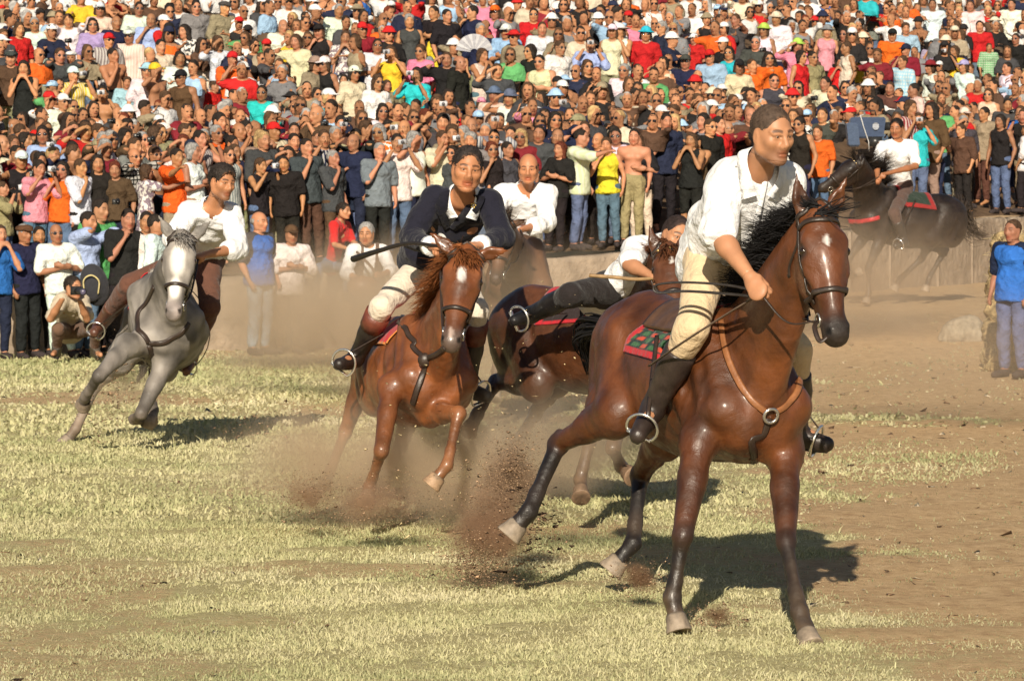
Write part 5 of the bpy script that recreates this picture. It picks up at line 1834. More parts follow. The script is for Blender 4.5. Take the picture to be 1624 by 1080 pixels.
# ------------------------------------------------------------------ the race: horses and riders
BLACK = (.012, .010, .009)
def rider(name, label, J, k, skin, o):
    """body, clothes and hair of a rider, all hung on one empty"""
    root = empty(name, J['pelvis'], label, 'rider')
    loc = hanger(root); J.setdefault('chest', spine_from(J['pelvis'], J['neck']))
    S = human_sdf(J, k, skin=skin, big_head=o.get('bh', 1.0))
    X, kk = J['X'], J['kk']
    if o.get('stubble'):
        S.paints.insert(0, (X(.06, 0, -.088), np.array([.085, .085, .060]) * kk, np.array(skin) * np.array([.48, .50, .56]), .8))
    V, Q, C = two_res(S, J, o.get('voxel', .009), o.get('hv', .0055), fine=o.get('fine'))
    loc(mk('body', V, Q, M['skin'], root, C * (1 + .06 * wob(V, 30, 3, 2))[:, None]))
    if o.get('hair'):
        hs = hair_sdf(J, o['hair'], o['haircol'])
        V, Q = hs.mesh(.006, relax=1); n = vnormals(V, Q); V = V + n * ((.0006 if o['hair'] == 'crop' else .0022) * wob(V, 120, 2, 2))[:, None]
        C = hs.colors(V) * (1 + .2 * wob(V, 160, 4, 2))[:, None]
        cutp = [p for p in hs.pr if p[8] == '-'][0]; ed = hs.dist(cutp, V[:, 0], V[:, 1], V[:, 2]); w_ = np.clip(1 - ed / (.016 * kk), 0, 1)[:, None] * .6 * np.clip(.7 + .6 * wob(V, 150, 8, 2), 0, 1)[:, None]
        C = C * (1 - w_) + np.array(skin) * .75 * w_
        ho = loc(mk('hair', V, Q, M['hair'], root, C))
        rr = np.random.default_rng(3); idx = rr.integers(0, len(V), 1300 if o['hair'] != 'fringe' else 300); mb = MB(); f_, r_, u_ = J['A']; hl = .005 if o['hair'] == 'crop' else .013
        for j in idx:
            if (V[j] - J['head']) @ u_ < -.02 * kk: continue
            d_ = nrm(n[j] * (.9 if o['hair'] == 'crop' else .45) - u_ * .35 - f_ * .1 + rr.normal(size=3) * .35)
            mb.tube([V[j] - n[j] * .002, V[j] + d_ * hl * rr.uniform(.4, 1.1) * .6, V[j] + (d_ - u_ * .4) * hl * rr.uniform(.7, 1.1)], [.0016, .0013, .0005], 3, np.array(o['haircol']) * rr.uniform(.7, 1.5))
        mb.build('hair_strands', M['hair'], ho)['kind'] = 'stuff'
    for s_ in (1, -1):
        mb = MB(); c = X(.0800, .031 * s_, .003); f, r, u = J['A']
        mb.ball(c, .0112 * kk, col=(.34, .30, .27)); mb.ball(c + f * .0052 * kk - u * .001, .0070 * kk, col=(.03, .016, .01), nu=8, nv=6)
        loc(mb.build('eye', M['eye'], root))
    tr = trousers_sdf(J, k, leg=min(.98, .5 + .5 * (1 - o.get('bh2', .8)) + .05), loose=o.get('tl', .010)); 
    ank = [(J['an_' + q] * .0, 0) for q in 'lr']
    loc(cloth('trousers', tr, o.get('sv', .013) * 1.15, M['cloth'], root, loc, o['pants'], amp=.0032, freq=17, seed=12))
    if o.get('coat'):
        sh = shirt_sdf(J, k, sleeve=.5, loose=.004); sh.pr.pop(); cloth('shirt', sh, .011, M['cloth'], root, loc, (.76, .76, .76), amp=.003, freq=22, seed=14)
    else:
        sh = shirt_sdf(J, k, sleeve=o.get('sleeve', .5), loose=o.get('loose', .030), hem=o.get('hem', .06), rolled=o.get('rolled', True))
        for g in o.get('flares', []): sh.cone(g[0], g[1], g[2], g[3], .05, (1, 1, 1), g[4] if len(g) > 4 else None)
        V, Q = sh.mesh(o.get('sv', .0105)); n = vnormals(V, Q); c0 = V.mean(0); w1 = wob(V - c0, o.get('ff', 13), o.get('seed', 15), 3); w2 = wob(V - c0, o.get('ff', 13) * 2.1, o.get('seed', 15) + 1, 2)
        V = V + n * (o.get('fold', .012) * (w1 * .8 + .45 * (1 - 2 * np.abs(w2))))[:, None]      # soft swells and sharp creases
        if o.get('vcut'):
            px, py = pix(V[Q].mean(1)); Q = Q[~(in_poly(px, py, o['vcut'][0]) & (V[Q].mean(1)[:, 1] < o['vcut'][1]))]
        loc(mk('shirt', V, Q, M['cloth'], root, np.tile(np.array(o.get('shirt', (.74, .74, .75))), (len(V), 1))))
    if o.get('placket'):
        for pth, rr_, cc_ in o['placket']:
            q_ = sh.hit(bez([(a, b, 0) for a, b in pth], 14)[:, :2], J['neck'][1], .012); mb = MB(); mb.tube(q_, rr_, 6, cc_, flat=.35, up=sh.grad(q_)); loc(mb.build('shirt_seam', M['cloth'], root))
    collar(J, M['cloth'], root, loc, o.get('shirt', (.76, .76, .77)), k * 1.02)
    for q in 'lr':
        if o.get('boots') is not None: boot(J, q, k, M['leather'], root, loc, o['boots'], o.get('bh2', .8))
    return root, loc, S

# ============ A: bright bay in the lead
TA = Frame(P(1110, 600, 18.9), 22, -4, 2, 1.06)
headA = dict(poll=P(1300, 333, 17.75)); headA['muzzle'] = bone(headA['poll'], 1332, 520, .61, -1)
headA['face'] = np.array([.30, -1.0, .45]); headA['k'] = 1.04
headA['ears'] = (nrm(np.array([.42, -.1, 1.0])), nrm(np.array([-.22, -.1, 1.3])))
legsA = dict(
    fr=leg_fore(TA, -1, (1108, 700), (1083, 850), (1066, 948), (1076, 992), (-1, 0, -1, 0), (.50, .33, .13)),
    fl=leg_fore(TA, 1, (1243, 715), (1247, 860), (1268, 970), (1286, 1022), (-1, -1, -1, 0), (.54, .39, .18)),
    hr=leg_hind(TA, -1, (975, 655), (886, 703), (838, 812), (812, 842), (1, -1, -1, -1), (.46, .40, .12)),
    hl=leg_hind(TA, 1, (1055, 690), (1016, 752), (1004, 862), (970, 902), (1, -1, -1, -1), (.46, .40, .13)))
bay = (.098, .030, .0085)
starA = lambda T, H, k: (H(.165, .035, -.008), (.018, .05, .034), (.75, .70, .66), 1)
hA = horse('bay_horse', 'shiny bright bay horse with black mane and small white star galloping ahead of the others', TA, headA, legsA, bay, (.018, .013, .011),
    dict(col=(.012, .011, .012), wind=np.array([-.8, .4, .15]), dir=nrm(np.array([-.55, .2, .45])), len=.175, n=520, nf=10, fall=.9, strands=6, thick=.8, fore=np.array([.45, .1, .1])),
    dict(muzzle=(.032, .022, .018), belly=.85, paint=[starA], voxel=.0140, seed=2, hoofc=(.34, .27, .20),
         tail=dict(pts=[P(935, 520, 20.3), P(932, 560, 20.5), P(938, 600, 20.6)], col=(.012, .01, .01), n=160, w=.08)))

# ============ B: chestnut of the rider in the jacket
TB = Frame(P(660, 585, 23.6), 14, 3, -4, .95)
headB = dict(poll=P(740, 396, 22.3)); headB['muzzle'] = bone(headB['poll'], 713, 545, .66, -1)
headB['face'] = np.array([-.05, -1.0, .40]); headB['k'] = 1.16
headB['ears'] = (nrm(np.array([1.0, -.2, .22])), nrm(np.array([-.55, .1, .45])))
legsB = dict(
    fr=leg_fore(TB, -1, (620, 615), (605, 714), (586, 772), (582, 792), (-1, 1, -1, 0), (.51, .35, .14)),
    fl=leg_fore(TB, 1, (682, 655), (727, 656), (709, 738), (686, 766), (-1, -1, -1, -1), (.46, .37, .14)),
    hr=leg_hind(TB, -1, (580, 590), (548, 684), (515, 768), (494, 786), (1, -1, -1, 1), (.50, .46, .14)),
    hl=leg_hind(TB, 1, (655, 640), (634, 712), (617, 745), (608, 765), (1, -1, -1, 1), (.48, .42, .14)))
starB = lambda T, H, k: (H(.19, .045, .003), (.030, .06, .062), (.80, .76, .72), 1)
snipB = lambda T, H, k: (H(.53, .0, -.004), (.016, .05, .045), (.55, .42, .36), .9)
hB = horse('chestnut_horse', 'chestnut horse with a white diamond star galloping under the rider in the dark jacket', TB, headB, legsB, (.175, .054, .015), (.20, .075, .026),
    dict(col=(.19, .062, .018), wind=np.array([-1.0, .2, -.25]), dir=nrm(np.array([-.7, -.1, .1])), len=.22, n=320, nf=60, fall=1.3, fore=np.array([.15, -.5, -.35])),
    dict(muzzle=(.13, .085, .065), paint=[starB, snipB], voxel=.0165, seed=4, hoofc=(.42, .27, .16),
         tail=dict(pts=[P(590, 560, 25.0), P(588, 610, 25.1), P(592, 640, 25.2)], col=(.12, .045, .015), n=120, w=.06)))

# ============ C: grey on the left
TC = Frame(P(262, 510, 30.6), 6, 4, 20, 1.06)
headC = dict(poll=P(288, 372, 29.2)); headC['muzzle'] = bone(headC['poll'], 275, 482, .63, -1)
headC['face'] = np.array([-.03, -1.0, .35]); headC['k'] = 1.14
headC['ears'] = (nrm(np.array([.75, .2, .75])), nrm(np.array([-.5, .2, .8])))
legsC = dict(
    fr=leg_fore(TC, -1, (203, 548), (157, 596), (136, 628), (132, 640), (-1, 1, 1, -1), (.44, .32, .12)),
    fl=leg_fore(TC, 1, (262, 575), (224, 655), (212, 665), (236, 668), (-1, 1, 1, -1), (.46, .30, .12)),
    hr=leg_hind(TC, -1, (190, 570), (152, 612), (120, 680), (104, 702), (1, -1, -1, 1), (.48, .40, .12)),
    hl=leg_hind(TC, 1, (262, 580), (240, 618), (243, 650), (240, 664), (1, -1, -1, 1), (.46, .36, .12)))
hC = horse('grey_horse', 'dappled grey horse with a pale face leaning into the bend on the left', TC, headC, legsC, (.20, .18, .16), (.14, .12, .105),
    dict(col=(.26, .24, .22), wind=np.array([.2, .6, .1]), dir=nrm(np.array([.1, .3, .3])), len=.07, n=180, nf=20, fall=1.0, fore=np.array([.2, -.3, -.3])),
    dict(muzzle=(.16, .135, .125), voxel=.019, seed=6, hoofc=(.33, .26, .20), dapple=.42, mat=M['coat_dry'], belly=.8,
         paint=[lambda T, H, k: (H(.22, -.01, 0), (.075, .14, .17), (.60, .57, .53), .95), lambda T, H, k: (H(.40, -.03, 0), (.055, .12, .12), (.55, .52, .48), .8)],
         tail=dict(pts=[P(232, 560, 32.6), P(226, 590, 32.8), P(214, 610, 32.9)], col=(.2, .18, .16), n=60, w=.05)))

# ============ D: bay behind the leader, its rider lying along the neck
TD = Frame(P(948, 532, 24.0), 42, 4, 16, .99)
headD = dict(poll=P(1060, 392, 22.9)); headD['muzzle'] = bone(headD['poll'], 1075, 500, .60, -1)
headD['face'] = np.array([.10, -1.0, .35]); headD['k'] = 1.05
headD['ears'] = (nrm(np.array([.45, .3, 1.0])), nrm(np.array([-.30, .0, 1.0])))
legsD = dict(
    fr=leg_fore(TD, -1, (952, 640), (938, 690), (920, 760), (922, 784), (-1, 0, -1, 1), (.44, .32, .13)),
    fl=leg_fore(TD, 1, (985, 640), (972, 710), (985, 740), (1000, 752), (-1, 1, -1, 1), (.44, .30, .12)),
    hr=leg_hind(TD, -1, (850, 610), (787, 606), (757, 656), (744, 682), (1, -1, -1, -1), (.52, .42, .14)),
    hl=leg_hind(TD, 1, (880, 600), (849, 656), (818, 704), (806, 724), (1, -1, -1, 1), (.50, .42, .13)))
starD = lambda T, H, k: (H(.16, .04, .0), (.016, .05, .035), (.75, .7, .65), 1)
hD = horse('dark_bay_horse', 'dark bay horse with chestnut head running between the jacket rider and the leading horse', TD, headD, legsD, (.088, .030, .011), (.04, .018, .010),
    dict(col=(.10, .035, .014), wind=np.array([-.8, .3, .1]), dir=nrm(np.array([-.5, -.2, .2])), len=.13, n=260, nf=26, fall=1.0, fore=np.array([.0, -.5, -.4])),
    dict(muzzle=(.04, .022, .016), paint=[starD], voxel=.019, seed=8, hoofc=(.25, .16, .1)))

# ============ E: brown horse half hidden behind the jacket rider
TE = Frame(P(812, 440, 33.5), 8, 2, -3, 1.02)
headE = dict(poll=P(800, 350, 31.9)); headE['muzzle'] = bone(headE['poll'], 785, 440, .58, -1)
headE['face'] = np.array([-.1, -1.0, .45]); headE['ears'] = (nrm(np.array([.9, 0, .4])), nrm(np.array([-.2, 0, 1])))
legsE = dict(
    fr=leg_fore(TE, -1, None, (792, 535), (786, 590), (784, 612), (-1, 0, -1), (.44, .30, .13)),
    fl=leg_fore(TE, 1, None, (835, 530), (842, 575), (846, 596), (-1, 1, -1), (.44, .30, .13)),
    hr=leg_hind(TE, -1, None, (800, 540), (790, 610), (786, 628), (1, -1, -1), (.46, .40, .12)),
    hl=leg_hind(TE, 1, None, (838, 520), (850, 580), (854, 600), (1, -1, -1), (.46, .40, .12)))
hE = horse('brown_horse', 'brown horse hazed by dust behind the rider in the dark jacket', TE, headE, legsE, (.11, .055, .03), (.06, .035, .025),
    dict(col=(.03, .02, .015), wind=np.array([-.4, .2, 0]), dir=nrm(np.array([-.4, 0, .5])), len=.14, n=120, nf=40, fall=.8, fore=np.array([0, 0, .3])),
    dict(muzzle=(.05, .03, .02), voxel=.028, seed=9, mat=M['coat_dry']))

# ============ F: black horse far right, going left
TF = Frame(P(1435, 345, 50.0), -62, 6, 0, 1.04)
headF = dict(poll=P(1362, 252, 48.9)); headF['muzzle'] = bone(headF['poll'], 1298, 296, .62, -1)
headF['face'] = np.array([-.5, -.75, .8]); headF['ears'] = (nrm(np.array([.2, .2, 1])), nrm(np.array([.1, -.2, 1]))); headF['k'] = 1.05
legsF = dict(
    fl=leg_fore(TF, 1, None, (1377, 425), (1378, 464), (1374, 478), (-1, 0, -1), (.44, .32, .12)),
    fr=leg_fore(TF, -1, None, (1345, 412), (1350, 440), (1362, 432), (-1, 1, 1), (.44, .30, .12)),
    hl=leg_hind(TF, 1, None, (1462, 410), (1428, 442), (1418, 458), (1, -1, -1), (.46, .38, .12)),
    hr=leg_hind(TF, -1, None, (1497, 400), (1474, 440), (1468, 460), (1, -1, -1), (.46, .40, .12)))
hF = horse('black_horse', 'black horse with streaming tail galloping left beside the wall at the far right', TF, headF, legsF, (.020, .012, .009), (.012, .009, .008),
    dict(col=(.02, .014, .01), wind=np.array([1.0, .2, .3]), dir=nrm(np.array([.4, 0, .8])), len=.30, n=200, nf=30, fall=.6, fore=np.array([0, 0, .2])),
    dict(muzzle=(.03, .02, .015), voxel=.03, seed=10,
         tail=dict(pts=[P(1518, 325, 51.2), P(1540, 368, 51.2), P(1570, 376, 51.1)], col=(.05, .035, .025), n=260, w=.20)))

# ---------------------------------------------------------------- tack
def border(colin, colout, b=.12, b2=.07, pat=None):
    def f(u, w):
        if u < b or u > 1 - b * .7 or w < b2 or w > 1 - b2: return colout
        if pat is not None:
            v = math.sin(u * 21) * math.sin(w * 60)
            if v > .35: return pat[0]
            if v < -.45: return pat[1]
        return colin
    return f
RED = (.42, .02, .03)
drape(hA, -.12, .30, -66, 60, .010, .006, M['cloth'], 'saddle_cloth', border((.015, .03, .028), RED, .10, .05, ((.04, .12, .05), (.5, .06, .03))), taper=.55, nx=40, nt=90)
drape(hA, -.22, .20, -38, 38, .035, .03, M['leather'], 'saddle', lambda u, w: (.10, .05, .025), nx=20, nt=40)
drape(hB, -.35, .24, -58, 58, .012, .007, M['cloth'], 'saddle_cloth', border(RED, (.5, .18, .04), .07, .03), nx=26, nt=60)
drape(hC, -.35, .22, -50, 50, .012, .007, M['cloth'], 'saddle_cloth', border(RED, RED), nx=20, nt=40)
drape(hD, -.30, .22, -55, 30, .012, .007, M['cloth'], 'saddle_cloth', border((.03, .02, .02), RED, .16, .06), nx=26, nt=50)
drape(hE, -.35, .22, -50, 50, .012, .007, M['cloth'], 'saddle_cloth', border((.1, .03, .02), RED), nx=14, nt=26)
drape(hF, -.30, .20, -62, 62, .014, .008, M['cloth'], 'saddle_cloth', border((.02, .035, .025), (.25, .02, .02), .16, .1), nx=26, nt=50)
for h_, st_ in ((hA, None), (hB, None), (hC, None), (hD, (.8, .6, .25)), (hE, None), (hF, (.8, .6, .3))):
    bridle(h_, studs=st_, r=.011)

def pixstrap(h, pix, d0, r, col, name, off=.006, n=26, parent=None, flat=.25):
    return strap(h, list(h['S'].hit(pix, d0, off)), r, col, name, off, flat, True, parent, n=n)
# breast straps
TAN = (.25, .10, .038); DK = (.035, .022, .016)
ringA = hA['S'].hit([(1221, 658)], 18, .012)[0]
pixstrap(hA, [(1143, 508), (1150, 556), (1168, 600), (1192, 635), (1216, 655)], 18.3, .018, TAN, 'breast_strap')
pixstrap(hA, [(1228, 655), (1248, 643), (1264, 622), (1270, 600)], 18.3, .018, TAN, 'breast_strap')
pixstrap(hA, [(1220, 664), (1212, 690), (1196, 718), (1178, 742), (1165, 750)], 18.3, .020, DK, 'breast_strap')
mb = MB(); nr_ = hA['S'].grad(ringA[None])[0]; e1 = nrm(np.cross(nr_, [0, 0, 1.])); e2 = np.cross(nr_, e1)
mb.tube([ringA + nr_ * .012 + .036 * (e1 * math.cos(t) + e2 * math.sin(t)) for t in np.linspace(0, 6.283, 19)[:-1]], .0085, 6, (.6, .58, .55), closed=True)
hA['loc'](mb.build('breast_ring', M['metal'], hA['root']))
pixstrap(hB, [(640, 480), (643, 520), (655, 550), (674, 570)], 23.2, .017, DK, 'breast_strap')
pixstrap(hB, [(674, 572), (692, 562), (704, 552)], 23.2, .017, DK, 'breast_strap')
pixstrap(hB, [(674, 574), (668, 600), (658, 628), (654, 642)], 23.2, .020, DK, 'breast_strap')
cB = hB['S'].hit([(674, 571)], 23.2, .012)[0]; mb = MB(); mb.ball(cB, (.045, .03, .045), col=DK); hB['loc'](mb.build('breast_boss', M['leather'], hB['root']))
pixstrap(hC, [(243, 455), (222, 490), (218, 520), (236, 545)], 30, .022, DK, 'breast_strap')
pixstrap(hC, [(236, 546), (262, 543), (284, 532), (300, 512)], 30, .022, DK, 'breast_strap')
pixstrap(hC, [(236, 548), (230, 575), (221, 594)], 30, .022, DK, 'breast_strap')
pixstrap(hF, [(1395, 345), (1375, 350), (1352, 352), (1338, 345)], 49, .03, RED, 'breast_strap')

# ---------------------------------------------------------------- riders
def joints(pel, neck, head, hf, hu, **kw):
    J_ = dict(pelvis=pel, neck=neck, head=head, hf=nrm(hf), hu=nrm(hu)); J_.update(kw); return J_

# A rider: white shirt, cream breeches
dA = 18.35
JA = joints(P(1140, 408, 18.75), P(1205, 264, 18.1), P(1224, 214, 17.95), (.52, -.85, -.14), (.10, -.22, 1.0),
    sh_r=P(1152, 290, 18.2), el_r=P(1139, 372, 18.02), wr_r=P(1190, 440, 17.8), hd_r=P(1207, 470, 17.72), pn_r=np.array([.5, .3, -.5]), curl_r=1.1,
    sh_l=P(1242, 292, 18.35), el_l=P(1264, 372, 18.4), wr_l=P(1240, 440, 18.2), hd_l=P(1215, 462, 18.15), curl_l=1.1,
    hip_r=P(1122, 420, 18.62), kn_r=P(1098, 518, 18.25), an_r=P(1037, 645, 18.55), toe_r=P(1012, 690, 18.38),
    hip_l=P(1165, 425, 18.85), kn_l=P(1262, 555, 18.75), an_l=P(1262, 684, 19.0), toe_l=P(1310, 704, 18.95))
tfA = np.array([.5, -.86, 0])
rA, locA, SA = rider('person', 'leading rider in white shirt and cream breeches crouched over the bright bay horse', JA, 1.2, SKIN, dict(
    bh=.93, voxel=.011, fine=1, stubble=True, hair='crop', haircol=(.075, .050, .036), pants=(.60, .46, .29), tl=.008, boots=(.035, .024, .02), bh2=.72,
    sleeve=.47, loose=.034, hem=.03, fold=.012, ff=10, seed=31, placket=[([(1214, 288), (1207, 320), (1200, 350), (1196, 378)], .016, (.74, .74, .75)), ([(1166, 264), (1178, 265), (1190, 267)], .004, (.30, .30, .31))],
    flares=[(P(1128, 358, 18.6), P(1094, 380, 18.8), .13, .055), (P(1180, 330, 18.35), P(1205, 405, 18.4), .17, .13)]))
# B rider: dark jacket
JB = joints(P(694, 412, 23.95), P(735, 312, 23.05), P(741, 269, 22.9), (.14, -1.0, -.06), (.14, -.06, 1.0),
    sh_r=P(688, 314, 23.15), el_r=P(652, 376, 23.1), wr_r=P(686, 392, 22.75), hd_r=P(706, 394, 22.65), pn_r=np.array([.0, .2, -1.]), curl_r=1.2,
    sh_l=P(776, 320, 23.1), el_l=P(796, 376, 23.0), wr_l=P(760, 390, 22.7), hd_l=P(738, 388, 22.6), pn_l=np.array([.0, .2, -1.]), curl_l=1.2,
    hip_r=P(672, 420, 23.9), kn_r=P(606, 486, 23.45), an_r=P(566, 566, 23.75), toe_r=P(538, 577, 23.55),
    hip_l=P(718, 420, 23.9), kn_l=P(756, 492, 23.4), an_l=P(742, 612, 23.7), toe_l=P(772, 628, 23.6))
rB, locB, SB = rider('person', 'grimacing rider in dark blue jacket over white shirt on the chestnut horse', JB, 1.06, SKIN * np.array([1.0, .92, .85]), dict(
    bh=1.05, voxel=.013, fine=1, hair='short', haircol=(.028, .022, .02), pants=(.62, .54, .44), tl=.010, boots=(.02, .014, .012), bh2=.78, coat=True))
NAVY = (.012, .012, .022)
ct = shirt_sdf(JB, 1.05, sleeve=.94, loose=.024, hem=.05)
ct.cone(P(672, 395, 23.75), P(655, 412, 23.85), .15, .10, .05, (1, 1, 1)); ct.cone(P(715, 380, 23.5), P(730, 400, 23.6), .13, .12, .05, (1, 1, 1))
# open front: a V cut deep in the jacket shows the shirt
tf_ = JB['tf']; vb = P(712, 358, 23.0)
V_ax = nrm(JB['neck'] - vb)
Vj, Qj = ct.mesh(.010); nj = vnormals(Vj, Qj); Vj = Vj + nj * (.006 * wob(Vj - JB['neck'], 13, 9, 3))[:, None]
cj = Vj[Qj].mean(1); pxj, pyj = pix(cj); keepj = ~(in_poly(pxj, pyj, [(713, 360), (711, 325), (716, 280), (764, 280), (757, 304), (735, 332)]) & (cj[:, 1] < 23.25))
locB(mk('jacket', Vj, Qj[keepj], M['cloth'], rB, np.tile(np.array(NAVY), (len(Vj), 1))))
def lapel(J, side, vb, mat, parent, loc, col, k):
    tf, nk = J['tf'], J['neck']; ax = nrm(J['sh_r'] - J['sh_l']) * side; up = nrm(nk - vb)
    S_ = ct; inner = bez([vb, vb * .5 + nk * .5 + ax * .055, nk + ax * .085 + up * .03], 10); outer = bez([vb + ax * .012 - up * .02, vb * .5 + nk * .5 + ax * .125, nk + ax * .155 - up * .045, nk + ax * .09 + up * .05], 10)
    n = min(len(inner), len(outer)); A = np.array([inner[int(i * (len(inner) - 1) / (n - 1))] for i in range(n)]); B = np.array([outer[int(i * (len(outer) - 1) / (n - 1))] for i in range(n)])
    A = S_.snap(A + tf * .05, .012); B = S_.snap(B + tf * .05, .010)
    g = S_.grad(B) * .008; V = np.concatenate([A, B, B + g, A + g]); Fs = []
    for r_ in range(4):
        for i in range(n - 1): Fs.append([r_ * n + i, r_ * n + i + 1, ((r_ + 1) % 4) * n + i + 1, ((r_ + 1) % 4) * n + i])
    mb = MB(); mb.add(V, Fs, col); loc(mb.build('lapel', mat, parent))
for inn, out in (([(713, 360), (710, 325), (716, 290)], [(706, 364), (690, 330), (697, 312), (704, 290)]), ([(713, 360), (736, 331), (759, 298)], [(722, 366), (752, 344), (768, 318), (768, 298)])):
    n_ = 12; A_ = ct.hit(bez([(a, b, 0) for a, b in inn], n_)[:n_, :2], 23.2, .014); B_ = ct.hit(bez([(a, b, 0) for a, b in out], n_)[:n_, :2], 23.2, .016); n_ = min(len(A_), len(B_)); A_, B_ = A_[:n_], B_[:n_]
    g_ = ct.grad(B_) * .009; V_ = np.concatenate([A_, B_, B_ + g_, A_ + g_]); F_ = []
    for r_ in range(4):
        for i in range(n_ - 1): F_.append([r_ * n_ + i, r_ * n_ + i + 1, ((r_ + 1) % 4) * n_ + i + 1, ((r_ + 1) % 4) * n_ + i])
    mb = MB(); mb.add(V_, F_, (.009, .009, .016)); locB(mb.build('lapel', M['cloth'], rB))
mb = MB(); pin = ct.hit([(751, 326)], 23, .016)[0]
for t in range(5): mb.ball(pin + .013 * (np.array([1, 0, 0]) * math.cos(t * 1.257) + np.array([0, 0, 1.]) * math.sin(t * 1.257)), .007, col=(.75, .55, .18), nu=6, nv=4)
locB(mb.build('lapel_pin', M['metal'], rB))
mb = MB()
for q, e in (('r', JB['wr_r']), ('l', JB['wr_l'])):
    el = JB['el_' + q]; d = nrm(e - el); mb = MB(); pts = [el + (e - el) * .84, el + (e - el) * .99]; mb.tube(pts, [.062, .060], 14, (.8, .8, .8)); locB(mb.build('shirt_cuff', M['cloth'], rB))
for q in 'lr':      # brown turned-down boot tops
    kn, an = JB['kn_' + q], JB['an_' + q]; mb = MB(); mb.tube([an + (kn - an) * .60, an + (kn - an) * .70, an + (kn - an) * .86], [.078, .082, .086], 14, (.13, .035, .02)); locB(mb.build('boot_cuff', M['leather'], rB))

# C rider: white shirt, brown trousers, leaning inwards
JC = joints(P(318, 408, 30.9), P(338, 328, 30.1), P(352, 290, 29.95), (.60, -.78, -.10), (.20, -.08, 1.0),
    sh_r=P(300, 338, 30.1), el_r=P(276, 378, 29.9), wr_r=P(296, 408, 29.7), hd_r=P(308, 416, 29.6), curl_r=1.1,
    sh_l=P(368, 340, 30.15), el_l=P(378, 394, 29.95), wr_l=P(326, 404, 29.6), hd_l=P(308, 408, 29.5), pn_l=np.array([0, .3, -1.]), curl_l=1.1,
    hip_r=P(296, 416, 30.8), kn_r=P(206, 452, 30.5), an_r=P(160, 514, 31.1), toe_r=P(150, 528, 30.9),
    hip_l=P(330, 418, 30.8), kn_l=P(332, 488, 30.4), an_l=P(304, 566, 30.8), toe_l=P(296, 588, 30.6))
rC, locC, SC_ = rider('person', 'dark haired rider in open white shirt and brown trousers on the grey horse', JC, 1.12, SKIN * np.array([.98, .92, .86]), dict(
    bh=1.0, voxel=.015, hv=.0065, sv=.014, stubble=True, hair='thick', haircol=(.026, .02, .017), pants=(.115, .052, .035), tl=.018, boots=(.11, .045, .028), bh2=.45, vcut=([(328, 306), (356, 314), (345, 334), (335, 352), (330, 330)], 30.2),
    sleeve=.62, loose=.030, hem=.05, fold=.010, ff=12, seed=33))
# D rider: lying along the neck
JD = joints(P(968, 462, 23.6), P(1050, 392, 23.3), P(1072, 376, 23.15), (.35, -.95, -.1), (.25, .0, .95),
    sh_r=P(1010, 398, 23.15), el_r=P(998, 420, 22.95), wr_r=P(1030, 436, 22.8), hd_r=P(1046, 440, 22.75), curl_r=1.0,
    sh_l=P(1050, 405, 23.6), el_l=P(1080, 430, 23.6), wr_l=P(1085, 460, 23.4), hd_l=P(1085, 475, 23.3), curl_l=1.0,
    hip_r=P(956, 462, 23.45), kn_r=P(905, 468, 23.15), an_r=P(845, 498, 23.55), toe_r=P(816, 508, 23.45),
    hip_l=P(975, 475, 23.75), kn_l=P(1010, 520, 23.9), an_l=P(985, 600, 24.2), toe_l=P(1010, 612, 24.1))
rD, locD, SD_ = rider('person', 'rider lying low along the neck of the dark bay horse with face behind its mane', JD, 1.05, SKIN, dict(
    bh=1.0, voxel=.015, hv=.0065, sv=.014, stubble=True, hair='crop', haircol=(.03, .02, .018), pants=(.02, .016, .016), tl=.014, boots=(.012, .011, .012), bh2=.85,
    sleeve=.40, loose=.026, hem=.04, fold=.010, ff=12, seed=35))
# E rider: bald, white shirt
JE = joints(P(826, 380, 33.7), P(834, 300, 33.2), P(838, 268, 33.05), (-.05, -1.0, -.1), (.0, -.1, 1.0),
    sh_r=P(798, 308, 33.2), el_r=P(780, 350, 33.0), wr_r=P(806, 374, 32.7), hd_r=P(812, 384, 32.6), curl_r=1.1,
    sh_l=P(868, 308, 33.2), el_l=P(866, 354, 33.0), wr_l=P(828, 364, 32.6), hd_l=P(812, 372, 32.5), curl_l=1.1,
    hip_r=P(812, 388, 33.6), kn_r=P(780, 430, 33.2), an_r=P(776, 500, 33.5), toe_r=P(768, 512, 33.3),
    hip_l=P(838, 388, 33.6), kn_l=P(838, 428, 33.0), an_l=P(822, 486, 33.3), toe_l=P(818, 498, 33.0))
rE, locE, SE_ = rider('person', 'balding rider in loose white shirt behind the man in the dark jacket', JE, 1.06, SKIN * np.array([1.05, .95, .9]), dict(
    bh=1.0, hv=.008, sv=.016, voxel=.018, hair='fringe', haircol=(.03, .02, .016), pants=(.20, .13, .08), tl=.014, vcut=([(829, 296), (847, 296), (838, 318)], 33.4), boots=(.025, .02, .018), bh2=.8,
    sleeve=.75, loose=.036, hem=.05, fold=.012, ff=11, seed=37))
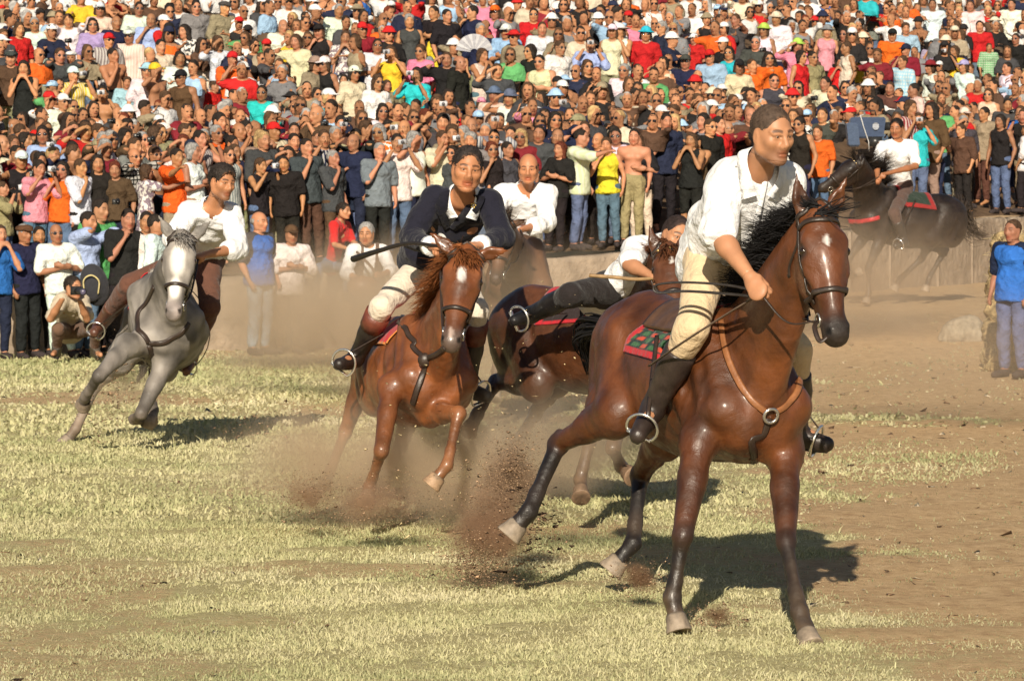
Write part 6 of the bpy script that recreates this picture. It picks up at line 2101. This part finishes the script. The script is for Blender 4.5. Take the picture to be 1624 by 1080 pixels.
# F rider: white polo on the black horse
JF = joints(P(1428, 296, 50.1), P(1424, 226, 49.8), P(1422, 204, 49.75), (-.35, -.9, -.1), (-.05, -.1, 1.0),
    sh_r=P(1399, 232, 49.7), el_r=P(1390, 262, 49.5), wr_r=P(1392, 284, 49.2), hd_r=P(1390, 292, 49.1), curl_r=1.1,
    sh_l=P(1447, 232, 49.8), el_l=P(1452, 264, 49.6), wr_l=P(1404, 276, 49.2), hd_l=P(1394, 280, 49.1), curl_l=1.1,
    hip_r=P(1416, 304, 50.2), kn_r=P(1400, 340, 50.4), an_r=P(1404, 376, 50.6), toe_r=P(1392, 386, 50.4),
    hip_l=P(1434, 304, 50.0), kn_l=P(1418, 338, 49.4), an_l=P(1434, 382, 49.5), toe_l=P(1420, 390, 49.3))
rF, locF, SF_ = rider('person', 'smiling rider in short sleeved white polo shirt on the black horse at far right', JF, 1.05, SKIN * np.array([.78, .68, .62]), dict(
    bh=1.0, hv=.010, sv=.020, voxel=.022, hair='short', haircol=(.012, .01, .01), pants=(.09, .055, .045), tl=.014, boots=(.03, .024, .02), bh2=.7,
    sleeve=.38, loose=.024, hem=.03, fold=.007, ff=14, seed=39, rolled=False))

# stirrups, leathers
def irons(h, J_, k, sides, r, skipleather=()):
    for q in sides:
        an, toe, kn = J_['an_' + q], J_['toe_' + q], J_['kn_' + q]
        d = nrm(toe - an); up = nrm(kn - an); up = nrm(up - d * np.dot(up, d) * .8)
        c = an * .30 + toe * .70 - up * .012
        side = np.cross(d, up)
        s_ = stirrup(h, c, up, side, r)
        top = c + up * r * 1.1
        side_sign = 1 if q == 'l' else -1
        bar = h['T'](.02, .22 * side_sign, 1.36)
        bar = h['trunk'].snap(bar[None], .03)[0]
        mid = (bar + top) / 2
        pts = bez([bar, mid, top], 12); dd = h['trunk'].at(pts); pts = np.where((dd < .025)[:, None], h['trunk'].snap(pts, .028), pts)
        mb = MB(); mb.tube(pts, .012, 5, DK, flat=.35); h['loc'](mb.build('stirrup_leather', M['leather'], h['root']))
irons(hA, JA, 1.1, 'rl', .078); irons(hB, JB, 1.1, 'rl', .082); irons(hC, JC, 1.1, 'rl', .075); irons(hD, JD, 1.1, 'r', .080); irons(hE, JE, 1.1, 'rl', .075); irons(hF, JF, 1.1, 'lr', .075)

# reins
def free(h, pts, r, col, name, n=30, flat=.45):
    mb = MB(); mb.tube(bez(pts, n), r, 6, col, flat=flat); return h['loc'](mb.build(name, M['leather'], h['root']))
def reins(h, J_, r=.009, col=DK, sag=.08):
    for q, b in (('r', 'bitr'), ('l', 'bitl')):
        a = h[b]; e = J_['hd_' + q] * .6 + J_['wr_' + q] * .4
        m = a * .5 + e * .5 - np.array([0, 0, sag]); pts = bez([a, m, e], 22)
        dd = h['S'].at(pts); pts = np.where((dd < .012)[:, None], h['S'].snap(pts, .014), pts)
        mb = MB(); mb.tube(pts, r, 6, col, flat=.5); h['loc'](mb.build('rein', M['leather'], h['root']))
for h_, j_ in ((hA, JA), (hB, JB), (hC, JC), (hD, JD), (hE, JE), (hF, JF)): reins(h_, j_)
def blackout(): pass
free(hA, [P(1203, 462, 17.75), P(1150, 452, 17.9), P(1085, 448, 18.0), P(1042, 452, 18.05), P(1044, 464, 18.05), P(1090, 462, 18.0), P(1150, 466, 17.9), P(1196, 470, 17.8)], .020, (.03, .025, .022), 'rein_end', 50, .3)
free(hA, [P(1200, 470, 17.85), P(1150, 500, 17.95), P(1080, 545, 18.1), P(1030, 580, 18.4)], .012, (.10, .07, .05), 'girth_strap', 30, .4)
free(hA, [hA['bitr'], P(1292, 520, 17.5), P(1300, 541, 17.45), P(1312, 534, 17.45)], .012, DK, 'rein_end', 20)
def whip(pts, rs, col, label, cat='whip'):
    mb = MB(); p = bez(pts, 24); mb.tube(p, np.interp(np.linspace(0, 1, len(p)), np.linspace(0, 1, len(rs)), rs), 7, col)
    o = mb.build('riding_whip', M['leather'], None); return tag(o, label, cat)
whip([P(560, 411, 23.2), P(600, 398, 23.0), P(650, 386, 22.8), P(705, 392, 22.62)], [.022, .016, .012, .010], (.02, .016, .014), 'dark leather riding whip held out behind the rider in the jacket')
whip([P(935, 437, 22.9), P(975, 440, 22.85), P(1010, 443, 22.8), P(1050, 440, 22.72)], [.012, .012, .012, .010], (.30, .19, .09), 'plaited tan and black whip held by the rider lying low')
# ------------------------------------------------------------------ people on the field, seated people, props, dust
def field_person(x, hy, Z, sex, garment, colour, pose, hat, hair, glasses, legs, yaw, label, group=None, pat=''):
    a = dict(x=x, y=hy, sex=sex, garment=garment, colour=colour, pat=pat, pose=pose, hat=hat, hair=hair, glasses=glasses, legs=legs, extra='', manual=True, front=True)
    X = (x - CX) / F * Z; g = float(gh(X, Z)); h = CAMH - (hy - HOR) * Z / F - g
    return add_person(a, label, group, (X, Z, g), h / 1.605, yaw), a

def extra_top(root, garment, colour, name, scale=1.05):
    o = bpy.data.objects.new(name, lib(('top', 'd', False, garment))); COL.objects.link(o); o.parent = root; o.color = (*CLR[colour], 1)
    o.scale = (scale, scale * 1.05, 1.0); return o

def build_field_people():
    G = 'people standing at the foot of the wall'
    f = field_person
    f(46, 370, 45.9, 'm', 't', 'navy', 'd', ('flat', 'brown'), ('short', 'grey'), False, ('long', 'black'), .75, 'stout man in brown flat cap and navy T-shirt standing on the grass at far left', G)
    f(-6, 372, 45.6, 'b', 't', 'blue', 'h', None, ('short', 'brown'), False, ('long', 'navy'), .5, 'youth in bright blue T-shirt cut off by the left edge of the photo', G)
    f(64, 374, 46.3, 'b', 't', 'black', 'd', None, ('short', 'black'), False, ('long', 'black'), .3, 'boy looking out between the flat capped man and the bald man in white', G)
    f(101, 370, 45.9, 'm', 't', 'white', 'x', None, ('fringe', 'grey'), True, ('long', 'white'), .35, 'bald shouting man all in white standing on the grass at left', G)
    r_, a = f(133, 352, 46.1, 'm', 't', 'sky', 'r', None, ('short', 'black'), False, ('long', 'denim'), 1.0, 'man in light blue T-shirt filming with both arms raised beside the man in white', G)
    CAMERAS.append((a, hold_camera(a, r_, camera_mesh()))); CAMERAS[-1][1]['label'] = 'silver camcorder held up by the man in light blue T-shirt'
    f(151, 333, 46.5, 'b', 't', 'green', 'd', None, ('short', 'black'), False, ('long', 'black'), .9, 'youth behind the man filming in light blue T-shirt', G)
    f(191, 348, 46.2, 'm', 't', 'black', 'm', None, ('short', 'black'), False, ('long', 'black'), .4, 'dark skinned man in black T-shirt with a hand at the mouth behind the grey horse', G)
    f(228, 352, 46.3, 'm', 's', 'white', 'd', None, ('short', 'black'), False, ('long', 'black'), .2, 'man with goatee in white shirt just left of the grey horse rider', G)
    f(254, 356, 46.0, 'm', 's', 'white', 'd', None, ('short', 'black'), False, ('long', 'black'), 1.5, 'man in white shirt seen in profile behind the head of the grey horse', G)
    r_, a = f(412, 352, 46.4, 'm', 't', 'charcoal', 'd', None, ('fringe', 'grey'), False, ('long', 'sky'), .9, 'bald steward in blue vest and pale jeans standing in the dust', G)
    extra_top(r_, 'k', 'blue', 'vest')
    f(457, 372, 46.7, 'm', 's', 'white', 'x', ('cap', 'brown'), ('short', 'brown'), False, ('long', 'brown'), .3, 'man in white shirt and brown cap standing in the dust beside the steward in blue', G)
    r_, a = f(1606, 366, 41.0, 'm', 't', 'navy', 'd', None, ('crop', 'brown'), False, ('long', 'denim'), -.75, 'smiling steward in bright blue vest and jeans at the right edge by the straw bales', G)
    extra_top(r_, 'k', 'blue', 'vest')

def sitter(name, label, J_, k, o):
    root, loc, S = rider(name, label, J_, k, o.pop('skin', SKIN), o)
    root['category'] = 'spectator'; return root, loc

def build_sitters():
    Z = 47.2
    J_ = joints(P(528, 418, 47.9), P(540, 352, 47.6), P(545, 335, 47.5), (.9, -.5, 0), (.1, 0, 1), sh_r=P(530, 358, 47.4), el_r=P(530, 388, 47.2), wr_r=P(556, 396, 47.0), hd_r=P(566, 394, 46.9), sh_l=P(548, 358, 47.8), el_l=P(560, 384, 47.7), wr_l=P(572, 394, 47.4), hd_l=P(580, 394, 47.3),
        hip_r=P(520, 422, 47.8), kn_r=P(505, 425, 47.3), an_r=P(500, 470, 47.3), toe_r=P(508, 478, 47.1), hip_l=P(536, 422, 47.9), kn_l=P(552, 425, 47.3), an_l=P(548, 470, 47.3), toe_l=P(556, 478, 47.1))
    sitter('person', 'boy in red T-shirt sitting on the edge of the wall', J_, .86, dict(voxel=.022, hv=.009, sv=.018, hair='short', haircol=HAIRC['black'], pants=CLR['denim'], boots=(.03, .03, .03), bh2=.2, sleeve=.42, loose=.02, hem=.04, fold=.006, shirt=CLR['red'], rolled=False))
    J_ = joints(P(588, 476, 46.6), P(583, 392, 46.3), P(581, 371, 46.2), (-.15, -1, -.05), (0, 0, 1), sh_r=P(560, 398, 46.2), el_r=P(548, 434, 46.0), wr_r=P(572, 444, 45.7), hd_r=P(584, 442, 45.6), sh_l=P(606, 398, 46.3), el_l=P(622, 430, 46.1), wr_l=P(604, 436, 45.7), hd_l=P(594, 434, 45.6),
        hip_r=P(578, 482, 46.6), kn_r=P(566, 488, 46.0), an_r=P(562, 545, 46.1), toe_r=P(556, 554, 45.9), hip_l=P(600, 482, 46.6), kn_l=P(622, 488, 46.0), an_l=P(626, 545, 46.1), toe_l=P(632, 554, 45.9))
    root, loc = sitter('person', 'seated grey haired man in brown waistcoat over white shirt leaning on the wall', J_, 1.12, dict(voxel=.022, hv=.009, sv=.018, hair='short', haircol=HAIRC['grey'], pants=(.05, .035, .03), boots=(.03, .02, .02), bh2=.3, sleeve=.62, loose=.024, hem=.04, fold=.006))
    w = shirt_sdf(J_, 1.14, sleeve=0, loose=.036, hem=.06); V, Q = w.mesh(.014)
    d = V[Q].mean(1) - J_['neck']; fr = d @ J_['tf']; lat = np.abs(d @ nrm(J_['sh_r'] - J_['sh_l'])); dn = -(d @ nrm(J_['neck'] - J_['pelvis']))
    keep = ~((fr > .02) & (lat < .075 - dn * .06)); loc(mk('waistcoat', V, Q[keep], M['cloth'], root, np.tile(np.array((.10, .06, .045)), (len(V), 1))))
    mb = MB(); mb.ball(P(575, 455, 45.6), (.20, .12, .14), col=(.22, .10, .045)); mb.tube(bez([P(566, 400, 46.0), P(590, 425, 45.7), P(600, 445, 45.6)], 10), .018, 6, (.12, .07, .05))
    tag(mb.build('shoulder_bag', M['leather']), 'brown leather bag on the lap of the seated man in the waistcoat', 'bag')
    mb = MB(); mb.box(P(592, 520, 46.75), (.5, .36, .55), col=(.3, .25, .2)); tag(mb.build('wooden_crate', M['cloth']), 'low crate under the seated man in the waistcoat', 'crate')
    # crouching photographer
    J_ = joints(P(112, 520, 45.3), P(112, 470, 44.8), P(116, 456, 44.6), (.75, -.65, .0), (.1, -.1, 1), sh_r=P(98, 478, 44.6), el_r=P(80, 506, 44.4), wr_r=P(104, 466, 44.1), hd_r=P(112, 458, 44.0), sh_l=P(130, 478, 44.8), el_l=P(138, 506, 44.4), wr_l=P(124, 470, 44.1), hd_l=P(119, 462, 44.0),
        hip_r=P(104, 524, 45.2), kn_r=P(92, 522, 44.5), an_r=P(90, 556, 44.9), toe_r=P(84, 562, 44.6), hip_l=P(124, 524, 45.2), kn_l=P(152, 520, 44.6), an_l=P(150, 558, 45.0), toe_l=P(160, 563, 44.7), curl_r=.9, curl_l=.9)
    sitter('person', 'crouching photographer in beige shirt and brown trousers aiming a long lens beside the grey horse', J_, 1.1, dict(voxel=.022, hv=.009, sv=.018, hair='short', haircol=HAIRC['black'], pants=(.13, .075, .05), boots=(.05, .04, .03), bh2=.3, sleeve=.42, loose=.03, hem=.05, fold=.010, shirt=(.45, .38, .28), rolled=False))
    c = P(121, 461, 43.95); mb = MB(); mb.box(c, (.13, .07, .10), col=(.02, .02, .02)); mb.tube([c, c + np.array([.05, -.10, -.005]), c + np.array([.10, -.2, -.01])], [.036, .040, .046], 12, (.02, .02, .022)); mb.ball(c + np.array([.10, -.2, -.01]), (.036, .02, .036), col=(.08, .07, .12))
    tag(mb.build('camera', M['plastic_v']), 'black camera with long lens of the crouching photographer', 'camera')
    S = Sdf(); b = P(150, 452, 45.2)
    S.ell(b, (.17, .12, .26), [nrm([1, 0, .25]), (0, 1, 0), nrm([-.25, 0, 1])], .04); S.ell(b + np.array([-.02, -.11, -.05]), (.12, .06, .15), None, .03)
    V, Q = S.mesh(.016); o = mk('backpack', V, Q, M['cloth'], None, np.tile(np.array((.03, .03, .035)), (len(V), 1)))
    mb = MB(); mb.tube(bez([b + np.array([-.10, -.17, -.1]), b + np.array([-.11, -.17, .06]), b + np.array([-.02, -.18, .12]), b + np.array([.07, -.17, .05]), b + np.array([.06, -.17, -.1])], 16), .010, 5, (.5, .42, .2)); z = mb.build('zip', M['cloth'], o)
    tag(o, 'black backpack with yellow piping behind the crouching photographer', 'backpack')

def build_props():
    # straw bales at the right edge
    m = surf('straw', rough=.9, spec=.15, noise=.45, nscale=30, bump=.9, bscale=45)
    r = np.random.default_rng(8)
    for i, (px, py, Z, w, d, h, rz, lab) in enumerate([(1628, 548, 43.2, .95, .5, .46, .1, 'lower straw bale behind the steward at the right edge'), (1630, 476, 43.4, .9, .5, .46, -.15, 'middle straw bale of the leaning stack at the right edge'),
                                             (1642, 410, 43.8, .95, .5, .5, .2, 'topmost straw bale of the stack at the right edge'), (1592, 575, 42.6, .40, .35, .22, .4, 'loose heap of straw at the foot of the bales')]):
        c = P(px, py, Z); S = Sdf(); n = 5
        R = np.array([[math.cos(rz), -math.sin(rz), 0], [math.sin(rz), math.cos(rz), 0], [0, 0, 1]])
        for q in range(n):
            t = (q + .5) / n - .5
            for zz in (-.28, .28): 
                for yy in (-.28, .28): S.ell(c + R @ np.array([t * w, yy * d, zz * h]), (w / n * .62, d * .32, h * .33), None, .05, (1, 1, 1))
        V, Q = S.mesh(.03); nn = vnormals(V, Q); V = V + nn * (.02 * wob(V, 28, i, 3))[:, None]
        C = np.array([.32, .235, .12]) * (1 + .35 * wob(V, 45, 4, 3))[:, None]
        o = mk('straw_bale', V, Q, m, None, C)
        nrm_ = vnormals(V, Q); mb = MB(); idx = r.integers(0, len(V), 420)
        for j in idx:
            a = V[j]; d_ = nrm(nrm_[j] * .5 + r.normal(size=3)); mb.tube([a, a + d_ * r.uniform(.04, .13)], [.003, .0015], 3, np.array([.62, .5, .26]) * r.uniform(.6, 1.2))
        z = mb.build('straw', m, o); z['kind'] = 'stuff'
        if i == 0 or i == 1 or i == 2: pass
        tag(o, lab, 'straw bale', 'straw bales stacked by the field edge')
    # pale rock
    S = Sdf(); c = P(1527, 528, 46); S.ell(c, (.27, .22, .20), None, .05); S.ell(c + np.array([.12, 0, -.04]), (.2, .2, .16), None, .05); S.ell(c + np.array([-.14, .02, -.07]), (.16, .16, .13), None, .05)
    V, Q = S.mesh(.02); n = vnormals(V, Q); V = V + n * (.03 * np.abs(wob(V, 9, 2, 3)) - .01)[:, None]
    tag(mk('rock', V, Q, surf('rock', base=(.33, .28, .21), use_vcol=False, rough=.95, noise=.35, nscale=14, bump=.8, bscale=30), None), 'pale boulder lying on the bank left of the straw bales', 'rock')
    # television camera in a navy rain cover
    c = P(1374, 203, 54.2); root = empty('video_camera', c, 'big shoulder video camera in navy cover with grey strap behind the black horse', 'video camera'); loc = hanger(root)
    def rb(cc, d, rr=.03):
        S = Sdf(); a = np.array(d) / 2 - rr
        for sx in (-1, 1):
            for sy in (-1, 1):
                S.cone(cc + a * np.array([sx, sy, -1]), cc + a * np.array([sx, sy, 1]), rr, rr, .01)
        S.cone(cc - a * np.array([1, 0, 0]), cc + a * np.array([1, 0, 0]), a[2] + rr * .6, a[2] + rr * .6, .03, None, (np.array([0, 1., 0]), (a[1] + rr) / (a[2] + rr)))
        return S
    def bev(cc, d, col, tilt=0.):
        mb = MB(); d = np.array(d) / 2; b = .025; V = []
        for z, s_ in ((-1, .0), (-1, 1.), (1, 1.), (1, .0)):
            zz = z * (d[2] - (0 if s_ == 0 else b)); ins = b if s_ == 0 else 0
            for x, y in ((-1, -1), (1, -1), (1, 1), (-1, 1)): V.append(cc + np.array([x * (d[0] - ins) + tilt * zz, y * (d[1] - ins), zz]))
        Fs = [[3, 2, 1, 0], [12, 13, 14, 15]] + [[4 * i + j, 4 * i + (j + 1) % 4, 4 * i + 4 + (j + 1) % 4, 4 * i + 4 + j] for i in range(3) for j in range(4)]
        mb.add(V, Fs, col); return mb
    loc(bev(c, (.50, .26, .30), (.045, .065, .115), .12).build('body', M['cloth'], root, False)); loc(bev(c + np.array([-.20, -.02, -.10]), (.16, .28, .34), (.06, .085, .14), -.1).build('side_pocket', M['cloth'], root, False)); loc(bev(c + np.array([.12, -.145, .02]), (.09, .012, .10), (.3, .32, .36)).build('label_patch', M['cloth'], root, False))
    mb = MB(); mb.tube([c + [.25, 0, .02], c + [.36, 0, .02], c + [.42, 0, .02]], [.06, .06, .08], 12, (.02, .02, .02)); loc(mb.build('lens', M['plastic_v'], root))
    mb = MB(); mb.tube([c + [-.1, -.14, .18], c + [-.05, -.16, 0], c + [.02, -.15, -.2], c + [.03, -.14, -.34]], .016, 6, (.5, .5, .5), flat=.4); loc(mb.build('strap', M['cloth'], root))
    mb = MB(); mb.tube([c + [-.12, 0, .17], c + [-.1, 0, .24], c + [.12, 0, .24], c + [.14, 0, .17]], .012, 6, (.02, .02, .02)); loc(mb.build('handle', M['plastic_v'], root))
    mb = MB(); mb.box(c + np.array([.12, -.12, -.20]), (.18, .08, .14), col=(.02, .02, .02)); loc(mb.build('battery', M['plastic_v'], root))
    # folding fan
    Z = place(752, 78)[0] - .3; c = P(752, 84, Z); root = empty('folding_fan', c, 'open pale grey folding fan held over a head high in the crowd', 'fan'); loc = hanger(root)
    for i in range(13):
        a0 = math.radians(8 + i * 12.6); a1 = a0 + math.radians(12.4)
        dz = .006 * (i % 2)
        p = [c + np.array([math.cos(t) * q, dz * (1 if j % 2 else -1), math.sin(t) * q]) for j, (t, q) in enumerate(((a0, .06), (a0, .29), (a1, .29), (a1, .06)))]
        mb = MB(); mb.add(np.array(p + [x + np.array([0, .004, 0]) for x in p]), [[0, 1, 2, 3], [7, 6, 5, 4], [0, 4, 5, 1], [1, 5, 6, 2], [2, 6, 7, 3], [3, 7, 4, 0]], (.45, .45, .47) if i % 2 else (.33, .33, .36)); loc(mb.build('fan_leaf', M['cloth'], root, False))

# ---------------------------------------------------------------- dust in the air
def dust_mat(name, dens, scale, col, sharp=.12, seed=0):
    m = bpy.data.materials.new(name); m.use_nodes = True; nt = m.node_tree; L = nt.links.new
    nt.nodes.remove(nt.nodes['Principled BSDF'])
    v = N(nt, 'ShaderNodeVolumePrincipled'); L(v.outputs[0], nt.nodes['Material Output'].inputs['Volume'])
    v.inputs['Color'].default_value = (*col, 1); v.inputs['Anisotropy'].default_value = .1
    tc = N(nt, 'ShaderNodeTexCoord'); ln = N(nt, 'ShaderNodeVectorMath', operation='LENGTH'); L(tc.outputs['Object'], ln.inputs[0])
    nz = N(nt, 'ShaderNodeTexNoise', noise_dimensions='3D'); nz.inputs['Scale'].default_value = scale; nz.inputs['Detail'].default_value = 4; nz.inputs['Roughness'].default_value = .6
    geo = N(nt, 'ShaderNodeNewGeometry'); L(geo.outputs['Position'], nz.inputs['Vector'])
    # density = smooth fall-off of the radius, eaten away by noise
    a = N(nt, 'ShaderNodeMapRange'); a.inputs['From Min'].default_value = 1; a.inputs['From Max'].default_value = .1; L(ln.outputs['Value'], a.inputs['Value'])
    b = N(nt, 'ShaderNodeMath', operation='ADD'); L(a.outputs[0], b.inputs[0]); 
    c = N(nt, 'ShaderNodeMapRange'); c.inputs['From Min'].default_value = .3; c.inputs['From Max'].default_value = .7; c.inputs['To Min'].default_value = -.75; c.inputs['To Max'].default_value = .25; L(nz.outputs['Fac'], c.inputs['Value']); L(c.outputs[0], b.inputs[1])
    d = N(nt, 'ShaderNodeMapRange', interpolation_type='SMOOTHSTEP'); d.inputs['From Min'].default_value = 0; d.inputs['From Max'].default_value = .9; d.inputs['To Max'].default_value = dens; L(b.outputs[0], d.inputs['Value'])
    fade = N(nt, 'ShaderNodeMath', operation='MULTIPLY'); L(d.outputs[0], fade.inputs[0]); L(a.outputs[0], fade.inputs[1])
    L(fade.outputs[0], v.inputs['Density'])
    return m
def puff(px, py, Z, rx, ry, rz, dens, nsc, label, col=(.82, .67, .50)):
    mb = MB(); mb.ball((0, 0, 0), 1.0, nu=20, nv=12); o = mb.build('dust_cloud', dust_mat('dust', dens, nsc, col))
    c = P(px, py, Z); o.location = c; o.scale = (rx, ry, rz)
    tag(o, label, 'dust', 'dust clouds kicked up by the hooves', 'stuff'); return o
DUST = [
    (470, 500, 43.0, 2.4, 2.2, 1.3, 1.7, .9, 'thick brown dust hanging round the steward in the blue vest'),
    (660, 510, 37.5, 3.2, 2.8, 1.3, 2.0, .8, 'broad dust haze drifting in front of the wall'),
    (830, 540, 29.5, 2.0, 1.6, 1.1, 1.0, 1.1, 'dust cloud round the brown horse behind the jacket rider'),
    (620, 735, 23.4, 1.9, .9, .55, 6.0, 1.8, 'low dust under the hooves of the chestnut horse'),
    (860, 700, 25.6, 1.7, .9, .60, 4.0, 1.8, 'dust trailing from the hooves of the dark bay horse'),
    (925, 700, 21.3, 1.0, .6, .5, 2.6, 2.2, 'dust hanging between the leading horse and the dark bay horse'),
    (485, 785, 22.6, .26, .22, .16, 12, 6, 'small dark burst of earth at the rear hoof of the chestnut horse', (.55, .38, .25)),
    (595, 798, 22.0, .42, .25, .22, 12, 5, 'brown burst of earth at the front hooves of the chestnut horse', (.60, .43, .30)),
    (780, 850, 19.9, .34, .26, .36, 30, 5, 'tall brown plume thrown up behind the leading horse', (.58, .40, .27)),
    (815, 750, 20.4, .26, .24, .30, 20, 5, 'upper part of the plume thrown up behind the leading horse', (.60, .43, .30)),
    (1012, 915, 18.9, .17, .12, .11, 45, 8, 'puff of earth under the hind hoof of the leading horse', (.42, .27, .17)),
    (1140, 975, 18.1, .14, .10, .075, 45, 9, 'small puff of earth between the front hooves of the leading horse', (.42, .27, .17)),
    (1380, 440, 46.0, 3.2, 2.2, 1.2, 1.1, .8, 'thin dust round the legs of the black horse'),
    (1460, 560, 33.0, 3.4, 2.6, 1.0, .65, .7, 'very thin dust over the worn earth at right'),
    (200, 600, 31.5, .8, .8, .42, 2.6, 2.2, 'dust puff behind the legs of the grey horse'),
]
def build_dust():
    for d in DUST: puff(*d)
    # flying earth and straw
    r = np.random.default_rng(21)
    P_, S_, C_ = [], [], []
    def spray(px, py, Z, sx, sy, sz, n, size, col, path=None):
        c = P(px, py, Z)
        q = c + r.normal(size=(n, 3)) * np.array([sx, sy, sz])
        g = gh(q[:, 0], q[:, 1]); q = q[q[:, 2] > g + .003]
        P_.append(q); S_.append(size * r.lognormal(0, .5, len(q))); C_.append(np.array(col) * r.uniform(.5, 1.4, (len(q), 1)))
    br = (.40, .265, .165); st = (.62, .5, .28)
    for t in np.linspace(0, 1, 9): spray(745 + 75 * t, 905 - 180 * t, 19.8 + .5 * t, .085 - .02 * t, .10, .075, 1600, .0019, br)
    spray(780, 800, 20.1, .17, .18, .20, 1400, .0020, br); spray(830, 870, 19.8, .13, .16, .10, 1200, .0021, br); spray(760, 890, 19.8, .14, .14, .06, 1800, .0022, br)
    spray(600, 800, 22.2, .18, .18, .09, 2600, .0021, br); spray(488, 785, 22.8, .10, .10, .07, 1800, .0021, br); spray(560, 820, 22.0, .3, .2, .05, 900, .0022, br)
    spray(1010, 920, 18.9, .085, .07, .05, 1300, .0019, br); spray(1140, 978, 18.1, .08, .06, .035, 1100, .0018, br); spray(840, 830, 19.8, .10, .1, .12, 350, .0045, (.05, .03, .02))
    spray(390, 690, 30.6, .2, .2, .12, 300, .0045, br); spray(175, 640, 30.8, .12, .2, .25, 700, .0045, br)
    spray(800, 640, 22.0, .5, .4, .35, 120, .003, st); spray(720, 720, 21.8, .45, .4, .25, 120, .003, st); spray(880, 560, 22.6, .35, .25, .3, 60, .003, st)
    q = np.concatenate(P_); s_ = np.concatenate(S_); c = np.concatenate(C_); n = len(q)
    T = np.array([[1, 1, 1], [1, -1, -1], [-1, 1, -1], [-1, -1, 1]], float)
    R = r.normal(size=(n, 3, 3)) * np.array([1, .6, .5])
    V = q[:, None, :] + np.einsum('ij,njk->nik', T, R) * s_[:, None, None] * .7
    b = (np.arange(n) * 4)[:, None]
    Q = np.concatenate([b + np.array([[0, 1, 2]]), b + np.array([[0, 3, 1]]), b + np.array([[0, 2, 3]]), b + np.array([[1, 3, 2]])])
    o = mk('flying_earth', V.reshape(-1, 3), Q, M['mass'], None, np.repeat(c, 4, 0), smooth_=False)
    tag(o, 'crumbs of earth and bits of straw thrown up by the galloping hooves', 'flying earth', None, 'stuff')
    # pebbles, straw and litter lying about
    m_ = 2600; Y = r.uniform(15.8, 46, m_) ** 1.0; X = r.uniform(-.14, .14, m_) * Y
    d = ell_field(DIRT, X, Y); d = np.maximum(d, smooth((X - 3.4) / 2.2) * smooth((Y - 20) / 5) * .9); kp = r.uniform(size=m_) < .15 + d; X, Y = X[kp], Y[kp]; n = len(X)
    z = gh(X, Y); s_ = r.lognormal(-4.9, .45, n) * (Y / 25) ** .6
    V = np.stack([X, Y, z], 1)[:, None, :] + np.einsum('ij,njk->nik', T, r.normal(size=(n, 3, 3)) * np.array([1, 1, .45])) * s_[:, None, None]
    c = np.where(r.uniform(size=(n, 1)) < .5, np.array([[.5, .42, .3]]), np.array([[.16, .10, .06]])) * r.uniform(.7, 1.3, (n, 1))
    b = (np.arange(n) * 4)[:, None]
    Q = np.concatenate([b + np.array([[0, 1, 2]]), b + np.array([[0, 3, 1]]), b + np.array([[0, 2, 3]]), b + np.array([[1, 3, 2]])])
    tag(mk('clods', V.reshape(-1, 3), Q, M['mass'], None, np.repeat(c, 4, 0), smooth_=False), 'clods and small stones scattered over the worn earth', 'clods', None, 'stuff')
import time as _t
t0=_t.time()
build_ground(); build_grass(); build_hill(); build_wall()
print('ground',_t.time()-t0); t0=_t.time()
build_crowd()
build_field_people(); build_sitters(); build_props()
print('crowd',_t.time()-t0); t0=_t.time()
build_dust()
